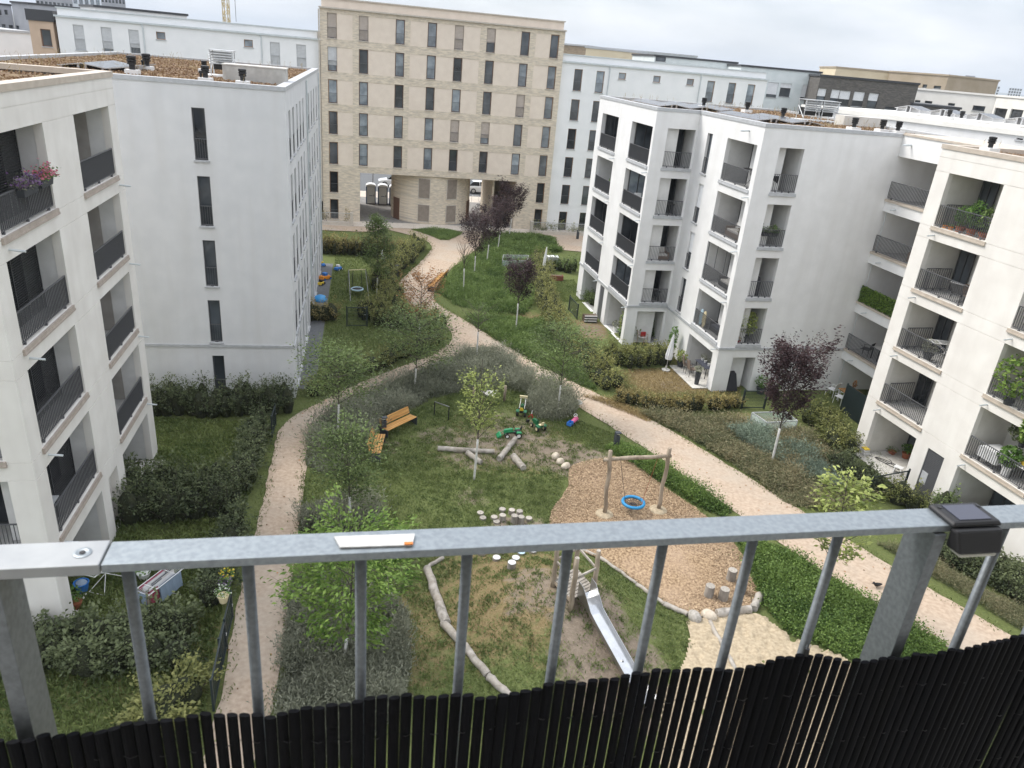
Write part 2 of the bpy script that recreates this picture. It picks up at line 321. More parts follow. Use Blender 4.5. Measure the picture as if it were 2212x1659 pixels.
def loggia(parent, fr, u0, u1, z0, z1, dep=1.7, m='loggia_in', door=(.35,.8), dz=2.25, screen=False, rail=True, solid=False, sill='grey_trim', inner=None, glass='glass_dark', spout=True, frame='anthracite_frame', sideglass=False, floor=True, railm='railing_grey'):
    P = fr.P; mb = MB(); zf = z0-.06; e = .012
    mb.mi = 0
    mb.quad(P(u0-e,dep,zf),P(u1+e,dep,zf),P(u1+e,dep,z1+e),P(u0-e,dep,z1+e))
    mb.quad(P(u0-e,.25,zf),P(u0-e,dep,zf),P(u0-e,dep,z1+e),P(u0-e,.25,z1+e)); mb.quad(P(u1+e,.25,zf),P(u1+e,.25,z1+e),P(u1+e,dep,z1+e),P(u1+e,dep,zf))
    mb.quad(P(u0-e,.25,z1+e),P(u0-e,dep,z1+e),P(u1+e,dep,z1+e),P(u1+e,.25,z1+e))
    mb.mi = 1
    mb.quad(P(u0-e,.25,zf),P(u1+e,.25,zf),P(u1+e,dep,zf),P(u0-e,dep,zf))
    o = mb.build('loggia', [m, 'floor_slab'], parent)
    if door:
        a, b = u0+(u1-u0)*door[0], u0+(u1-u0)*door[1]; d = MB(); w = .07; zt = min(zf+dz, z1-.05); q = dep-.06
        for (p0,p1,y0,y1) in ((a,b,zt-w,zt),(a,b,zf,zf+w),(a,a+w,zf+w,zt-w),(b-w,b,zf+w,zt-w),((a+b)/2-w/2,(a+b)/2+w/2,zf+w,zt-w)): fr.box(d, p0, p1, q-.05, q, y0, y1)
        d.build('glazed_door', frame, o)
        d = MB(); fr.box(d, a+w, b-w, q-.02, q-.01, zf+w, zt-w); d.build('pane', glass, o)
    if sideglass:
        d = MB(); s = u0+.03
        for (y0,y1) in ((.3,.36),(.95,1.01),(dep-.1,dep-.04)): fr.box(d, s, s+.05, y0, y1, zf, z1-.05)
        fr.box(d, s, s+.05, .3, dep-.04, z1-.12, z1-.05); d.build('side_window', frame, o)
        d = MB(); fr.box(d, s+.01, s+.02, .36, dep-.1, zf+.05, z1-.12); d.build('side_pane', glass, o)
    if screen:
        d = MB(); q = dep-.5
        n = int((u1-u0)/.07)
        for i in range(n+1): fr.box(d, u0+i*.07, u0+i*.07+.014, q, q+.014, zf, z1)
        for i in range(int((z1-zf)/.07)): fr.box(d, u0, u1, q-.014, q, zf+i*.07, zf+i*.07+.014)
        for uu in (u0, (u0+u1)/2, u1-.05): fr.box(d, uu, uu+.05, q-.04, q-.016, zf, z1)
        d.build('mesh_screen', 'anthracite', o)
        d = MB(); uu = u0+(u1-u0)*.28; fr.box(d, uu, uu+.5, q-.06, q-.045, zf+.75, zf+1.35); d.build('lock_plate', 'railing_grey', o)
        d = MB(); fr.box(d, uu+.1, uu+.24, q-.11, q-.09, zf+1.1, zf+1.13); fr.box(d, uu+.1, uu+.13, q-.1, q-.06, zf+1.1, zf+1.13); d.build('door_handle', 'aluminium', o)
    if rail: railing(o, fr, u0+.02, u1-.02, z0, solid=solid, m=railm)
    if inner:
        fi = FR(*P(u0+(u1-u0)*inner[0], .3, 0)[:2], math.degrees(math.atan2(fr.n[1], fr.n[0]))); railing(o, fi, 0, inner[1], zf, d=0, h=1.05, sp=.13, name='partition_railing')
    if sill:
        d = MB(); fr.box(d, u0-.08, u1+.08, -.075, .2, z0-.17, z0-.11); fr.box(d, u0-.07, u1+.07, -.06, .24, z0-.11, z0-.002); d.build('sill', sill, o)
    if spout:
        d = MB(); p = P(u0+.25 if spout == 1 else u1+.15, -.38, z0-.40); q = P(u0+.25 if spout == 1 else u1+.15, .02, z0-.36); d.tube([p, q], .033, 8); d.build('water_spout', 'zinc_trim', o)
    return o
def parapet(parent, pts, z, h=.12, t=.38, m='grey_trim', name='parapet', cap=.05):
    """ring of parapet with a metal cap along a closed outline (building coordinates, counter-clockwise)"""
    mb = MB(); n = len(pts); inn = []
    for i in range(n):
        a, b, c = Vector(pts[i-1]), Vector(pts[i]), Vector(pts[(i+1)%n]); d1 = (b-a).normalized(); d2 = (c-b).normalized()
        n1 = Vector((-d1.y, d1.x)); n2 = Vector((-d2.y, d2.x)); bis = (n1+n2); bis = bis/ max(.2, bis.length_squared/2); inn.append((b, bis))
    o_ = [b - s*.04 for b, s in inn]; i_ = [b + s*t for b, s in inn]
    for i in range(n):
        j = (i+1)%n; A, B, C_, D_ = o_[i], o_[j], i_[j], i_[i]
        mb.hexa([(*A,z-.13),(*B,z-.13),(*C_,z-.13),(*D_,z-.13),(*A,z+cap),(*B,z+cap),(*C_,z+cap),(*D_,z+cap)])
    o = mb.build(name, m, parent)
    mb = MB(); mb.poly([(*p, z-h) for p in i_]); mb.build('roof', 'sedum', parent)
    return o
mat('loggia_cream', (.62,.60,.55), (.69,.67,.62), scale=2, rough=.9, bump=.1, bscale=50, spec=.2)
mat('floor_slab', (.36,.355,.345), (.43,.425,.41), scale=5, rough=.85)
mat('side_taupe', (.30,.28,.255), (.36,.34,.315), scale=2, rough=.8)
ZT = [13.85, 10.95, 8.05, 5.15]; ZS = [11.57, 8.65, 5.76, 2.95]
# ================================================================== cream block with recessed balconies, left
pA = G(340, 965, .25)
bA = thing('apartment_block', 'cream apartment block with two columns of dark-railed recessed balconies beside the gravel path', 'apartment block', (pA.x, pA.y, 0), R(12.4))
fA = FR(0, -11.17, 90)                       # faces the courtyard; u from the near corner to the far corner
zsA = [11.9, 8.95, 5.99, 3.0]; ztA = [14.27, 11.28, 8.33, 5.36]
holes = []
for s, t in zip(zsA, ztA): holes += [(.74, 4.37, s, t, .25, 0), (6.84, 10.35, s, t, .25, 0)]
holes += [(.74, 4.37, 0, 2.3, .25, 0), (6.84, 10.35, 0, 2.3, .25, 0), (5.1, 6.1, 0, 2.3, .3, 1)]
for s, t in zip(zsA, ztA):                   # plaster joints
    for zj in (s-.06, t+.0):
        for a, b in ((0, .74), (4.37, 6.84), (10.35, 11.17)): holes.append((a, b, zj-.014, zj+.014, .018, 1))
holes.append((0, 11.17, 14.8, 14.83, .018, 1))
mb = MB(); wall(mb, fA, 0, 11.17, -.3, 15.3, holes)
fA2 = FR(-9, -11.17, 0)
hs2 = [(6.2, 8.3, s, t, .25, 0) for s, t in zip(zsA, ztA)]
for s, t in zip(zsA, ztA):
    for zj in (s-.06, t+.02): hs2 += [(0, 6.2, zj-.014, zj+.014, .018, 1), (8.3, 9, zj-.014, zj+.014, .018, 1)]
wall(mb, fA2, 0, 9, -.3, 15.3, hs2)
wall(mb, FR(0, 0, 180), 0, 9, -.3, 15.3); wall(mb, FR(-9, 0, 270), 0, 11.17, -.3, 15.3)
mb.build('wall', 'cream', bA)
for k, (s, t) in enumerate(zip(zsA, ztA)):
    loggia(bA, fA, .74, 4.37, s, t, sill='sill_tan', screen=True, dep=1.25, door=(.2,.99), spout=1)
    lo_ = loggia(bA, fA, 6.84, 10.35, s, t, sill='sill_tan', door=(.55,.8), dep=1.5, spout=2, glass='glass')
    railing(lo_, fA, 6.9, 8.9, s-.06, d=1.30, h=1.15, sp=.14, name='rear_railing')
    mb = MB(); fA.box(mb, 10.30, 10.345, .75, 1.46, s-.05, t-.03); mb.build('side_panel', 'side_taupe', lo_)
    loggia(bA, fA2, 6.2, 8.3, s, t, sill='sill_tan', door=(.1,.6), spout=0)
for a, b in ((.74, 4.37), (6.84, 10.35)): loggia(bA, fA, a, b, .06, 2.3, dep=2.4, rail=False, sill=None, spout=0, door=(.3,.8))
parapet(bA, [(-9,-11.17),(0,-11.17),(0,0),(-9,0)], 15.32, m='flashing', h=.2)
# ================================================================== white block behind it
pM = G(614.3, 188, 14.97)
bM = thing('apartment_block', 'smooth pale grey block with one column of tall windows and a dry sedum roof', 'apartment block', (pM.x, pM.y, 0), R(12.3))
fM = FR(-14, 0, 0); fM2 = FR(0, 0, 90)
wz = [(11.66, 13.86), (8.73, 10.97), (5.86, 8.07), (3.03, 5.17), (.1, 2.31)]
hM = [(14-3.92, 14-3.37, a, b, .14, 0) for a, b in wz]
wy = [1.4, 3.35, 5.6, 7.65, 9.7, 14.4, 17.0, 19.55, 22.6]
hM2 = [(y, y+.95, a, b, .2, 0) for y in wy for a, b in wz]
mb = MB(); wall(mb, fM, 0, 14, -.3, 14.9, hM); wall(mb, fM2, 0, 25.6, -.3, 14.9, hM2); wall(mb, FR(0, 25.6, 180), 0, 14, -.3, 14.9); wall(mb, FR(-14, 25.6, 270), 0, 25.6, -.3, 14.9)
mb.build('wall', 'stucco_grey', bM)
for a, b in wz: window(bM, fM, 14-3.92, 14-3.37, a, b, frame='anthracite_frame', glass='glass')
for i, y in enumerate(wy):
    for j, (a, b) in enumerate(wz): window(bM, fM2, y, y+.95, a, b, dep=.2, glass='glass', blind=random.choice([0,0,0,.4]), rail=(j < 4))
mb = MB(); fM.box(mb, 0, 14.06, -.06, .02, 2.78, 2.9); fM2.box(mb, .022, 25.6, -.06, .02, 2.78, 2.9); mb.build('string_course', 'grey_trim', bM)
for y in (12.6, 25.2):
    mb = MB(); mb.tube([(.07, y, 0), (.07, y, 14.7)], .05, 8); mb.build('downpipe', 'zinc_trim', bM)
parapet(bM, [(-14,0),(0,0),(0,25.6),(-14,25.6)], 14.92)
# ================================================================== white block with staggered faces, right
pF = G(1532, 838, .25); pF2 = G(1660.3, 266.7, 14.97); pF = (pF + pF2) / 2
bF = thing('apartment_block', 'white stepped block with rows of recessed balconies and solar panels on its roof', 'apartment block', (pF.x, pF.y, 0), R(14.2))
XS, YS, YE = -2.8, 7.55, 18.3
fF1 = FR(0, YS, 270)           # faces the playground, u=0 at inner corner (y=YS) towards the near corner
fF2 = FR(XS, YE, 270)          # outer face, u = YE-y
fFs = FR(XS, YS, 0)            # step face, faces the camera side
fFg = FR(0, 0, 0)              # large plain face
hF1, hF2, hFs, hFg = [], [], [], []
for s, t in zip(ZS, ZT):
    hF1 += [(YS-3.72, YS-.42, s, t, .25, 0), (YS-6.2, YS-5.55, s, t, .16, 0)]
    hF2 += [(YE-11.35, YE-7.85, s, t, .25, 0), (YE-17.3, YE-13.9, s, t, .25, 0)]
    hFs += [(.85, 2.66, s, t, .2, 0)]; hFg += [(1.06, 2.5, s, t, .25, 0)]
hF1 += [(YS-3.85, YS-.6, 0, 2.2, .25, 0), (YS-6.3, YS-5.4, 0, 2.3, .1, 1)]
hF2 += [(YE-11.5, YE-8.0, 0, 2.5, .25, 0), (YE-17.2, YE-13.9, 0, 2.5, .25, 0), (YE-13.1, YE-12.2, 0, 2.5, .1, 1)]
hFs += [(.75, 2.66, 0, 2.35, .2, 0)]; hFg += [(1.0, 2.45, 0, 2.15, .25, 0)]
mb = MB(); wall(mb, fF1, 0, YS, -.3, 14.9, hF1); wall(mb, fF2, 0, YE-YS, -.3, 14.9, hF2); wall(mb, fFs, 0, -XS, -.3, 14.9, hFs); wall(mb, fFg, 0, 12, -.3, 14.9, hFg)
wall(mb, FR(12, 0, 90), 0, YE, -.3, 14.9); wall(mb, FR(12, YE, 180), 0, 12-XS, -.3, 14.9)
mb.build('wall', 'stucco', bF)
bl = [0, .62, .55, 0]
for k, (s, t) in enumerate(zip(ZS, ZT)):
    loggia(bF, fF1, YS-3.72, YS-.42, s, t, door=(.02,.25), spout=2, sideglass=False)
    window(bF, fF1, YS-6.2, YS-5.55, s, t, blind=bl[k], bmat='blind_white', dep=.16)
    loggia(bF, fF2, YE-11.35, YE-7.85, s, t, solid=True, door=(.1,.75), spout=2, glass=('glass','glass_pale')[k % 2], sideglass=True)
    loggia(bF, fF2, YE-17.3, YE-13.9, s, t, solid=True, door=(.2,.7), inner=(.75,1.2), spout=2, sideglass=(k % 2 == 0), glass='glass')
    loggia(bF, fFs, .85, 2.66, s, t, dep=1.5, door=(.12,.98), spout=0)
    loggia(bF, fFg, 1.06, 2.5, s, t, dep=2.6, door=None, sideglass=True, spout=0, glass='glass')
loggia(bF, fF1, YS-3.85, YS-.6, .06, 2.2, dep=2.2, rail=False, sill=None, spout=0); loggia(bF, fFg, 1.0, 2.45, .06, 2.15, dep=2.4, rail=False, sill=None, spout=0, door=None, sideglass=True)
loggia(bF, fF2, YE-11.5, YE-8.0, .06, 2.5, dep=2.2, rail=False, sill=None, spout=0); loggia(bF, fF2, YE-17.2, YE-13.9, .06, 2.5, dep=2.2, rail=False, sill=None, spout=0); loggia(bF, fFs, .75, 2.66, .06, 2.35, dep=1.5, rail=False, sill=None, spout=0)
mb = MB(); fF1.box(mb, YS-6.3, YS-5.4, .06, .09, 0, 2.3); mb.build('door', 'white_paint', bF)
mb = MB(); fF2.box(mb, YE-13.1, YE-12.2, .06, .09, 0, 2.5); mb.build('door', 'railing_grey', bF)
mb = MB(); zc0, zc1 = 2.62, 2.76
fF1.box(mb, .0, YS+.06, -.06, .02, zc0, zc1); fF2.box(mb, 0, YE-YS+.06, -.06, .02, zc0, zc1); fFs.box(mb, .022, -XS-.062, -.06, .02, zc0, zc1); fFg.box(mb, .022, 8.2, -.06, .02, zc0, zc1)
mb.build('string_course', 'grey_trim', bF)
mb = MB(); mb.tube([fF1.P(YS-1.5, -.5, 14.42), fF1.P(YS-1.5, .02, 14.46)], .045, 10); mb.build('water_spout', 'zinc_trim', bF)
parapet(bF, [(XS,YS),(0,YS),(0,0),(12,0),(12,YE),(XS,YE)], 14.92)
# ================================================================== cream block, far right, and the balconies that join it to the white block
pR = G(1844, 953.6, .25); pR2 = G(2038, 313, 15.03)
bR = thing('apartment_block', 'cream block with recessed balconies and tan ledges at the edge of the juniper bed', 'apartment block', (pR.x, pR.y, 0), R(16))
fR = FR(0, 0, 270)
hR = []
for s, t in zip([11.64, 8.75, 5.85, 2.98], [13.95, 11.05, 8.12, 5.28]):
    hR += [(.8, 3.7, s, t, .25, 0), (6.2, 9.3, s, t, .25, 0), (11.4, 14.4, s, t, .25, 0)]
    for zj in (s-.05, t+.0):
        for a, b in ((0,.8), (3.7, 6.2), (9.3, 11.4)): hR.append((a, b, zj-.014, zj+.014, .018, 1))
hR += [(.8, 3.65, 0, 2.38, .25, 0), (6.15, 9.3, 0, 2.38, .25, 0), (4.43, 5.4, 0, 2.33, .12, 1), (11.4, 14.4, 0, 2.38, .25, 0), (0, 16, 14.52, 14.55, .018, 1)]
mb = MB(); wall(mb, fR, 0, 16, -.3, 15.0, hR); wall(mb, FR(0, -16, 0), 0, 10, -.3, 15); wall(mb, FR(10, -16, 90), 0, 16, -.3, 15); wall(mb, FR(10, 0, 180), 0, 10, -.3, 15)
mb.build('wall', 'cream', bR)
for k, (s, t) in enumerate(zip([11.64, 8.75, 5.85, 2.98], [13.95, 11.05, 8.12, 5.28])):
    loggia(bR, fR, .8, 3.7, s, t, sill='flashing', dep=2.0, door=(.02,.32), inner=(.04,1.4), spout=1, m='loggia_cream', glass='glass')
    loggia(bR, fR, 6.2, 9.3, s, t, sill='flashing', dep=2.0, door=(.5,.95), screen=False, spout=1, m='loggia_cream')
    loggia(bR, fR, 11.4, 14.4, s, t, sill='flashing', dep=2.0, spout=1, m='loggia_cream')
for a, b in ((.8, 3.65), (6.15, 9.3), (11.4, 14.4)): loggia(bR, fR, a, b, .06, 2.38, dep=2.6, rail=False, sill=None, spout=0, m='loggia_cream', door=(.02,.4), glass='glass')
mb = MB()
for i in range(28): fR.box(mb, 4.47, 5.36, .05, .09, .06+i*.08, .115+i*.08)
fR.box(mb, 4.43, 4.47, .04, .1, .02, 2.33); fR.box(mb, 5.36, 5.4, .04, .1, .02, 2.33); fR.box(mb, 4.47, 5.36, .09, .1, .05, 2.3)
gd = mb.build('louvre_door', 'railing_grey', bR)
mb = MB(); fR.box(mb, 4.5, 4.85, .03, .05, .6, 1.2); mb.build('lock_plate', 'grey_trim', gd)
parapet(bR, [(0,-16),(10,-16),(10,0),(0,0)], 15.02, m='flashing')
bal = thing('linking_balconies', 'stacked open balconies with tan edges between the white and cream blocks', 'balconies', (pF.x, pF.y, 0), R(14.2))
X0, X1, Y0 = 8.15, 11.9, -6.4
for k, s in enumerate([11.55, 8.63, 5.7, 2.76]):
    mb = MB(); mb.box(X0, X1, Y0, -.01, s-.66, s-.12); sl = mb.build('slab', 'stucco', bal)
    mb = MB(); mb.box(X0-.07, X0+.25, Y0, -.01, s-.118, s); mb.build('edge_trim', 'flashing', sl)
    mb = MB(); mb.box(X0+.25, X1, Y0, -.01, s-.118, s-.06); mb.build('floor', 'floor_slab', sl)
    fb = FR(X0, -.02, 270); railing(sl, fb, 0.02, -Y0-.05, s, d=.05)
    mb = MB(); mb.tube([(X0-.34, -1.0, s-.43), (X0+.02, -1.0, s-.40)], .033, 8); mb.build('water_spout', 'zinc_trim', sl)
    fw = FR(X1-.05, -.3, 270); window(bal, fw, 1.2, 3.4, s, s+2.2, dep=0, rail=False, sill=None, mull=True, name='glazed_door', glass='glass_dark')
mb = MB(); mb.box(X0, X1, Y0, -.01, 13.82, 14.9); mb.build('slab', 'stucco', bal)
mb = MB(); mb.box(X0-.05, X1, Y0, -.01, 14.9, 15.0); mb.build('edge_trim', 'flashing', bal)
mb = MB(); mb.box(X1, X1+.3, Y0, -.01, 0, 14.9); mb.build('wall', 'loggia_in', bal)
for s in (0, 2.76, 5.7, 8.63):
    mb = MB(); mb.tube([(X0+.1, -.25, s), (X0+.1, -.25, s+2.3)], .02, 6); mb.build('rain_chain', 'zinc_trim', bal)
mb = MB(); mb.tube([(X0-.5, -.8, 14.45), (X0+.02, -.8, 14.48)], .05, 10); mb.build('water_spout', 'zinc_trim', bal)
# ================================================================== brick gatehouse block at the back
pB = G(779.6, 480.5)
bB = thing('apartment_block', 'tall beige brick block with plaster panels, a passage and a round brick core', 'apartment block', (pB.x, pB.y, 0), R(12.5))
fB = FR(0, 0, 0)
cu_ = [-3.09, -.2, 3.2, 6.22, 8.8, 11.9, 15.3, 18.25]; WW = .86
rows = [(17.12+-2.857*k, 19.25-2.857*k) for k in range(5)]
hB = []; pan = []
for (a, b) in rows:
    for u in cu_: hB.append((u, u+WW, a, b, .16, 0))
    for (p0, p1) in ((cu_[0]+WW, -.78), (cu_[1]+WW, cu_[2]), (4.58, cu_[3]), (cu_[3]+WW, cu_[4]), (cu_[4]+WW, 11.3), (cu_[5]+WW, cu_[6]), (16.75, cu_[7])):
        hB.append((p0, p1, a-.05, b-.03, .035, 0)); pan.append((p0, p1, a-.05, b-.03))
low = [(cu_[0], 2.9, 5.0), (cu_[7], 2.9, 5.0), (cu_[0], .25, 2.25), (cu_[7], .25, 2.25)]
for u, a, b in low: hB.append((u, u+WW, a, b, .16, 0))
PT = 5.0
hB.append((-.1, 16.0, -.35, PT, .2, 0))
mb = MB(); wall(mb, fB, -3.75, 19.65, -.3, 19.6, hB)
DP = 9.5
wall(mb, FR(19.65, 0, 90), 0, DP, -.3, 19.6); wall(mb, FR(-3.75, DP, 270), 0, DP, -.3, 19.6)
wall(mb, FR(19.65, DP, 180), 0, 23.4, -.3, 19.6, [(3.65, 19.75, -.35, PT, .2, 0)])
mb.quad((-.1,.2,-.3),(-.1,DP-.2,-.3),(-.1,DP-.2,PT),(-.1,.2,PT)); mb.quad((16,.2,-.3),(16,.2,PT),(16,DP-.2,PT),(16,DP-.2,-.3))
mb.quad((-.1,.2,PT),(16,.2,PT),(16,DP-.2,PT),(-.1,DP-.2,PT))
mb.build('wall', 'beige_brick', bB)
for p0, p1, a, b in pan:
    mb = MB(); fB.box(mb, p0+.002, p1-.002, .028, .06, a+.002, b-.002); mb.build('plaster_panel', 'plaster_panel', bB)
bset = {(0,0):1, (1,0):1, (4,0):1, (5,0):.6, (0,1):.75, (6,2):1, (4,3):1, (5,3):.72}
for r_, (a, b) in enumerate(rows):
    for c_, u in enumerate(cu_):
        bb = bset.get((c_, r_), 0)
        window(bB, fB, u, u+WW, a, b, dep=.16, frame='brown_frame' if 0 < c_ < 7 else 'wood_frame', glass=random.choice(['glass','glass','glass_pale','glass_pale']), blind=bb, bmat='blind_taupe' if (c_, r_) != (0,1) else 'blind_grey', sill='stone_trim', w=.07)
for u, a, b in low: window(bB, fB, u, u+WW, a, b, dep=.16, frame='wood_frame', glass='glass_dark', sill='stone_trim', w=.07)
# round core in the passage
mb = MB(); cx, cy, rr = 7.45, 4.4, 4.25; ring = []
nseg = 48
for i in range(nseg):
    a0 = 2*math.pi*i/nseg; a1 = 2*math.pi*(i+1)/nseg
    mb.quad((cx+rr*math.cos(a0), cy+rr*math.sin(a0), -.3), (cx+rr*math.cos(a1), cy+rr*math.sin(a1), -.3), (cx+rr*math.cos(a1), cy+rr*math.sin(a1), PT-.002), (cx+rr*math.cos(a0), cy+rr*math.sin(a0), PT-.002))
core = mb.build('round_core', 'beige_brick', bB)
def core_panel(ang, w, z0, z1, nm, m, fm):
    f = FR(cx+rr*math.cos(R(ang)) , cy+rr*math.sin(R(ang)), ang+90)
    mb = MB(); f.box(mb, -w/2-.06, w/2+.06, -.05, .05, z0-.09, z0-.002); f.box(mb, -w/2-.05, -w/2, -.04, .2, z0, z1); f.box(mb, w/2, w/2+.05, -.04, .2, z0, z1); f.box(mb, -w/2, w/2, -.04, .2, z1-.05, z1); q = mb.build(nm, fm, core)
    mb = MB(); n = int((z1-z0)/.09)
    for i in range(n): f.box(mb, -w/2, w/2, -.03, .15, z0+i*(z1-z0-.06)/n+.008, z0+(i+1)*(z1-z0-.06)/n)
    mb.build('blind' if nm == 'window' else 'door_leaf', m, core)
for ang in (-104, -64):
    for z0, z1 in ((2.75, 4.75), (.35, 2.1)): core_panel(ang, 1.15, z0, z1, 'window', 'blind_core', 'stone_trim')
core_panel(-152, 1.0, .02, 2.3, 'door_frame', 'brown_frame', 'brown_frame'); core_panel(-22, 1.0, .02, 2.3, 'door_frame', 'brown_frame', 'brown_frame')
mb = MB(); mb.box(13.75, 13.95, 1.5, DP-.3, 0, PT-.003); mb.box(13.96, 15.99, DP-.9, DP-.7, 0, PT-.003); mb.build('passage_wall', 'beige_brick', bB)  # rear box added to close the right bay so it stays dark
mb = MB(); mb.box(-3.85, 19.75, -.18, .3, 19.6, 19.72); mb.build('cornice', 'stone_trim', bB)
mb = MB(); mb.box(-3.6, 19.5, .25, DP-.3, 19.72, 20.42); mb.build('attic', 'plaster_panel', bB)
mb = MB(); mb.box(-3.72, 19.62, .12, DP-.2, 20.42, 20.52); mb.build('parapet', 'stone_trim', bB)
mb = MB(); fB.box(mb, -3.9, -3.78, -.12, 0, 2, 19.5); mb.build('downpipe', 'stone_trim', bB)
# ------------------------------------------------------------------ white wings on both sides of it
def wing(label, u0, u1, tall, small, zt=17.62, down=(), lowrows=(), blinds=None, tag2=None):
    b = thing('apartment_wing', label, 'apartment block', (pB.x, pB.y, 0), R(12.5)); f = FR(0, .35, 0); hh = []
    for u in tall: hh.append((u, u+.86, 14.28, 16.33, .14, 0))
    for u in small: hh.append((u, u+.78, 15.72, 16.35, .14, 0))
    for (u, r_) in lowrows: hh.append((u, u+.9, 14.28-2.857*r_, 16.33-2.857*r_, .14, 0))
    for k in range(5):
        z = 13.95-2.857*k; hh.append((u0, u1, z-.015, z+.015, .02, 1))
    mb = MB(); wall(mb, f, u0, u1, -.3, 16.85, hh); wall(mb, FR(u1, .35, 90), 0, 11, -.3, 16.85); wall(mb, FR(u0, 11.35, 270), 0, 11, -.3, 16.85); mb.build('wall', 'white_wing', b)
    mb = MB(); f.box(mb, u0-.1, u1+.1, -.16, .3, 16.85, 17.0); mb.build('cornice', 'zinc_trim', b)
    mb = MB(); f.box(mb, u0+.1, u1-.1, .3, 10.6, 17.0, zt-.06); mb.build('attic', 'white_wing', b)
    mb = MB(); f.box(mb, u0, u1, .2, 10.8, zt-.06, zt+.03); mb.build('parapet', 'zinc_trim', b)
    for i, u in enumerate(tall): window(b, f, u, u+.86, 14.28, 16.33, frame='wood_frame' if blinds is None else 'grey_trim', blind=(blinds[i] if blinds else 0), bmat='blind_grey', glass=random.choice(['glass','glass_pale']), railm='grey_trim' if blinds else 'railing_grey')
    for u in small: window(b, f, u, u+.78, 15.72, 16.35, frame='wood_frame', rail=False, glass='glass_pale')
    for (u, r_) in lowrows: window(b, f, u, u+.9, 14.28-2.857*r_, 16.33-2.857*r_, frame='wood_frame', glass=random.choice(['glass','glass_dark']))
    for u in down:
        mb = MB(); mb.tube([f.P(u, -.08, 0), f.P(u, -.08, 16.6), f.P(u-.1, -.08, 16.85)], .055, 8); mb.build('downpipe', 'zinc_trim', b)
    return b
wing('white wing with narrow wood-framed windows adjoining the brick block, beyond the stepped block', 19.68, 42.2, [21.08, 23.4, 35.5, 37.9, 40.1], [25.75, 33.2, 29.5], down=(24.75, 34.7), lowrows=[(21.08+.0, k) for k in range(1, 6)] + [(23.4, k) for k in range(1, 6)])
wing('white wing with grey roller blinds adjoining the brick block, beyond the sedum roof', -26.3, -3.92, [-25.0, -22.73, -20.46, -8.3, -5.93], [-18.15, -10.6], down=(-19.2, -9.05), blinds=[1, .85, .72, .95, .97])
# ================================================================== ground
MC = (2.1, 19.7); MR = 4.4; MH = 1.2
def zm(x, y):
    """height of the slide mound"""
    r = np.minimum(np.hypot((np.asarray(x)-MC[0])/1.0, (np.asarray(y)-MC[1])/1.0)/MR, 1.0)
    return MH*(np.cos(np.pi*r)+1)/2
def GM(px, py, up=0.0):
    """where the pixel's ray meets the ground, mound included"""
    z = 0.0
    for _ in range(25): p = G(px, py, z+up); z = z*.4+.6*float(zm(p.x, p.y))
    p = G(px, py, z+up); return p
def inpoly(x, y, poly):
    c = np.zeros(len(x), bool); n = len(poly)
    for i in range(n):
        x1, y1 = poly[i]; x2, y2 = poly[(i+1) % n]
        if y1 == y2: continue
        m = ((y1 > y) != (y2 > y)) & (x < (x2-x1)*(y-y1)/(y2-y1)+x1); c ^= m
    return c
def smooth_poly(pts, step=.35, jit=.05, it=2):
    for _ in range(it):
        q = []
        for i in range(len(pts)):
            a, b = pts[i], pts[(i+1) % len(pts)]
            q += [(a[0]*.75+b[0]*.25, a[1]*.75+b[1]*.25), (a[0]*.25+b[0]*.75, a[1]*.25+b[1]*.75)]
        pts = q
    out = []
    for i in range(len(pts)):
        a, b = pts[i], pts[(i+1) % len(pts)]; d = math.hypot(b[0]-a[0], b[1]-a[1]); n = max(1, int(d/step))
        for k in range(n): out.append((a[0]+(b[0]-a[0])*k/n+random.uniform(-jit, jit), a[1]+(b[1]-a[1])*k/n+random.uniform(-jit, jit)))
    return out
def sheet(name, pts, z, m, smooth=1, jit=.05, step=.35, drape=False):
    p = smooth_poly(pts, step, jit, smooth) if smooth else pts
    mb = MB(); mb.poly([(x, y, z+(float(zm(x, y)) if drape else 0)) for x, y in p]); o = mb.build(name, m)
    b = bmesh.new(); b.from_mesh(o.data); bmesh.ops.triangulate(b, faces=b.faces); 
    for f in b.faces:
        if f.normal.z < 0: f.normal_flip()
    b.to_mesh(o.data); b.free(); return tag(o, kind='structure'), p
def PX(lst): return [tuple(G(x, y)[:2]) for x, y in lst]
